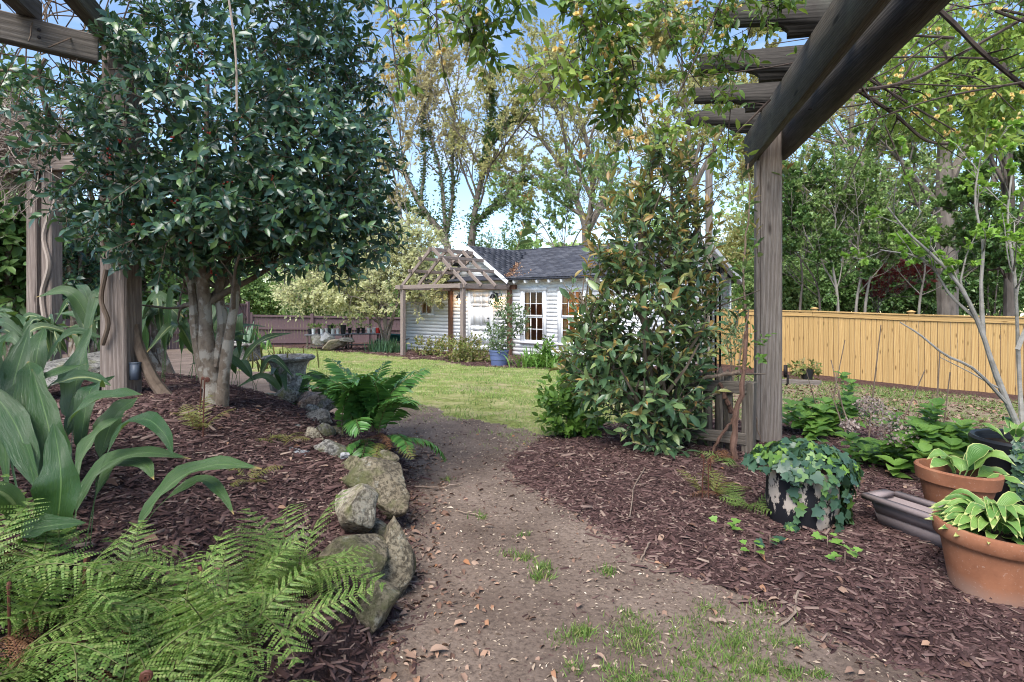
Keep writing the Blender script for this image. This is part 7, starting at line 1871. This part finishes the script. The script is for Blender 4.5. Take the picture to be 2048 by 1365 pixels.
# chips spilled along the path's edges
edge = lambda x, y: (np.abs(right_d(x, y)) < rng.gamma(1.0, .035, len(x))) | (np.abs(left_d(x, y)) < rng.gamma(1.0, .04, len(x)))
x, y = ground_pts(60000, [0, 1, 2], -1.3, 1.6, 1.2, 5.6, 1.2, edge)
lay(x, y, .001, rng.gamma(3.5, .006, len(x)) + .007, CH_T, MAT['chip'], 'spilled_chips', 'bark chips spilled along both edges of the dirt path', 'mulch', .25)
# leaf litter: thick on the left margin of the path, thinner elsewhere
LT = leaf_tmpl(.5, .16, .3)
lit = lambda x, y: rng.uniform(0, 1, len(x)) < np.exp(-np.abs(left_d(x, y) + .03) / .15) * .95 + np.exp(-np.abs(right_d(x, y) + .02) / .07) * .30 + .012
x, y = ground_pts(20000, [0], -1.4, 1.6, 1.2, 6.5, 1.3, lit)
lay(x, y, .006, rng.gamma(4, .0042, len(x)) + .007, LT, MAT['litter'], 'leaf_litter', 'dry curled brown leaves drifted along the edges of the dirt path', 'leaves', .45)
x, y = ground_pts(5000, [1, 2], -3.5, 3.5, 1.2, 5.2, 1.2); k = rng.uniform(0, 1, len(x)) < .2
lay(x[k], y[k], .010, rng.gamma(4, .0055, int(k.sum())) + .010, LT, MAT['litter'], 'leaf_litter', 'scattered dry tan leaves lying on the bark mulch', 'leaves', .4)
x, y = ground_pts(26000, [6], 1.2, 14, 5, 18, 1.2); k = rng.uniform(0, 1, len(x)) < .35
lay(x[k], y[k], .01, rng.uniform(.04, .10, int(k.sum())), LT, MAT['litter'], 'leaf_litter', 'carpet of dry leaves over the side yard in front of the new fence', 'leaves', .35)
x, y = ground_pts(13000, [0], -1.4, 1.6, 1.15, 7, 1.15)
lay(x, y, .002, rng.gamma(3, .0035, len(x)) + .004, leaf_tmpl(.35, .10, .05, 'kite'), MAT['fleck'], 'wood_flecks', 'pale wood flecks trodden into the dirt path', 'debris', .35)
x, y = ground_pts(3000, [0], -1.4, 1.6, 1.15, 7, 1.15)
lay(x, y, .001, rng.gamma(3, .004, len(x)) + .004, CH_T, MAT['chip'], 'path_crumbs', 'dark bark crumbs scattered over the dirt path', 'debris', .25)
# grass
BL = leaf_tmpl(.11, 0, .35, 'blade')
def grass(x, y, S, mat, name, lab, lean=.55):
    n = len(x); N = np.stack([rng.normal(0, 1, n), rng.normal(0, 1, n), rng.normal(0, .3, n)], -1)
    D = np.stack([rng.normal(0, lean, n), rng.normal(0, lean, n), np.ones(n)], -1)
    o = foliage(np.stack([x, y, gz(x, y) - .002], -1), D, N, S, BL, mat, None, name); return tag(o, lab, 'grass', kind='stuff')
def patch(x, y): return wob(x * .8, y * .8, 1.0) + .6 * wob(x * 2.1 + 3, y * 2.1, 1.0)
x, y = ground_pts(210000, [3], -9, 4, 4.4, 24, 1.9, lambda x, y: patch(x, y) > -.35 + rng.normal(0, .3, len(x)) + np.clip((1.6 - (y - np.maximum(4.4, 5.0 - 1.35 * x))) * .8, 0, 1.3))
grass(x, y, rng.uniform(.02, .042, len(x)) * np.interp(y, [4, 10, 24], [1, 1.4, 2.0]), MAT['lawnblade'], 'lawn_grass', 'short patchy yellow-green lawn grass in front of the cottage', .7)
x, y = ground_pts(60000, [3], -8, 4, 4.4, 16, 1.8, lambda x, y: patch(x * 1.9 + 5, y * 1.9) > .35 + rng.normal(0, .2, len(x)))
grass(x, y, rng.uniform(.03, .06, len(x)) * np.interp(y, [4, 10, 24], [1, 1.3, 1.8]), MAT['grass'], 'clover_patches', 'greener tufts and clover patches in the lawn before the cottage', .6)
bnd = lambda x, y: np.abs(y - np.maximum(4.4, 5.0 - 1.35 * x)) < rng.gamma(1.3, .35, len(x))
x, y = ground_pts(30000, [0, 3], -2.2, 1.0, 4.0, 8.5, 1, lambda x, y: bnd(x, y) & (patch(x * 2.3, y * 2.3) > .1))
grass(x, y, rng.uniform(.018, .04, len(x)), MAT['lawnblade'], 'path_edge_grass', 'thin grass straggling over the end of the dirt path', .7)
x, y = ground_pts(60000, [6], 1.2, 13, 5, 17, 1.4, lambda x, y: patch(x, y) > -.1 + rng.normal(0, .25, len(x)))
grass(x, y, rng.uniform(.03, .06, len(x)) * np.interp(y, [4, 10, 24], [1, 1.5, 2.4]), MAT['grass'], 'yard_grass', 'thin grass coming up through the leaves of the side yard', .6)
def tuft_pts(c, n, r): return c[0] + rng.normal(0, r, n), c[1] + rng.normal(0, r * .8, n)
gx_, gy_ = [], []
for i in range(46):                    # patchy grass in the lower right foreground
    u = rng.uniform(1130, 1660); v = rng.uniform(1215, 1400)
    if (u - 1130) * .42 + 1225 > v + 120 or (v < 1290 and u < 1180): pass
    Y = 1.05 * F / (v - HZ); q = at(u, v, Y)
    if right_d(np.array([q.x]), np.array([q.y]))[0] > -.06: continue
    a, b = tuft_pts((q.x, q.y), int(rng.integers(30, 150)), rng.uniform(.015, .05)); gx_.append(a); gy_.append(b)
a = np.concatenate(gx_); b = np.concatenate(gy_)
grass(a, b, rng.uniform(.014, .032, len(a)), MAT['grass'], 'path_grass', 'patch of fine green grass at the bottom of the path')
for i, (u, v, n, lab) in enumerate(((962, 1032, 50, 'small grass tuft in the middle of the path, farther one'), (1052, 1118, 60, 'grass tuft on the path left of the pair'), (1085, 1140, 110, 'upper grass tuft of the close pair on the path'), (1082, 1160, 100, 'lower grass tuft of the close pair on the path'), (1017, 1112, 40, 'faint little grass tuft at the path centre'), (1217, 1147, 80, 'grass tuft on the path toward the right bed'), (895, 957, 30, 'small weed tuft near the broad mossy stone'), (1045, 1070, 20, 'tiniest grass tuft in mid path'), (1165, 1276, 100, 'grass tuft at the left end of the bottom grass patch'))):
    Y = 1.05 * F / (v - HZ); q = at(u, v, Y); x, y = tuft_pts((q.x, q.y), n, .022)
    o = grass(x, y, rng.uniform(.02, .042, n), MAT['grass'], 'grass_tuft', lab); o['kind'] = 'thing'; o['group'] = 'grass tufts on the path'
# larger fallen leaves and sticks one can pick out
big = leaf_tmpl(.46, .14, .25, 'broad'); bme = raw_mesh('fallen_leaf', big[0], big[1], True); bme.materials.append(MAT['litter'])
for i, (u, v, s, lab) in enumerate(((1326, 1075, .055, 'large tan leaf on the mulch left of the ivy seedlings'), (970, 958 + 88, .05, 'pinkish dry leaf beside the path grass tuft'), (822, 1060, .06, 'curled tan leaf on the path beside the perched stone'), (1190, 1308, .045, 'orange-brown leaf in the bottom grass patch'), (1154, 1216, .04, 'small orange leaf in the middle of the lower path'), (1110, 928, .045, 'tan leaf on the mulch under the bronze shrub, left'), (1138, 934, .045, 'tan leaf on the mulch under the bronze shrub, right'), (860, 1300, .06, 'brown oak-like leaf on the lower left of the path'), (1430, 1237, .055, 'dark curled leaf on the path at lower right'))):
    Y = 1.03 * F / (v - HZ); q = at(u, v, Y); N = Vector((rng.normal(0, .3), rng.normal(0, .3), 1)).normalized()
    tag(link('fallen_leaf', bme, Matrix.Translation(gpt(q.x, q.y, .012)) @ N.to_track_quat('Z', 'Y').to_matrix().to_4x4() @ Matrix.Rotation(rng.uniform(0, 6), 4, 'Z') @ Matrix.Scale(s * .95, 4)), lab, 'leaf', 'large fallen leaves')
MAT['stick'] = bark_mat('dry_stick', (.16, .11, .085), (.30, .23, .18), None, 40, .4, .3)
for i, (p, r_, lab) in enumerate((([(1562, 1250), (1590, 1222), (1596, 1190)], .004, 'pale bent stick at the path edge of the right bed'), ([(1282, 1115), (1300, 1085)], .003, 'short pale stick near the large tan leaf'), ([(830, 968), (880, 970), (925, 962)], .004, 'long thin twig lying across the path by the mossy stones'), ([(915, 1018), (965, 1025)], .003, 'thin twig on the path left of the farther tuft'), ([(1260, 1040), (1270, 985), (1290, 950)], .003, 'curved twig on the mulch under the bronze shrub'), ([(1194, 1132), (1225, 1130), (1250, 1142)], .003, 'dark twig above the right-hand path tuft'), ([(1418, 1236), (1455, 1238)], .008, 'dark flat bark piece on the path at lower right'))):
    pts = []
    for u, v in p:
        Y = 1.03 * F / (v - HZ); q = at(u, v, Y); pts.append(gpt(q.x, q.y, .012))
    tag(MB().tube(smooth_line(pts, 8) + rng.normal(0, .003, (8, 3)), np.full(8, r_), 5).build('stick', MAT['stick'], smooth=True), lab, 'stick', 'sticks on the ground')
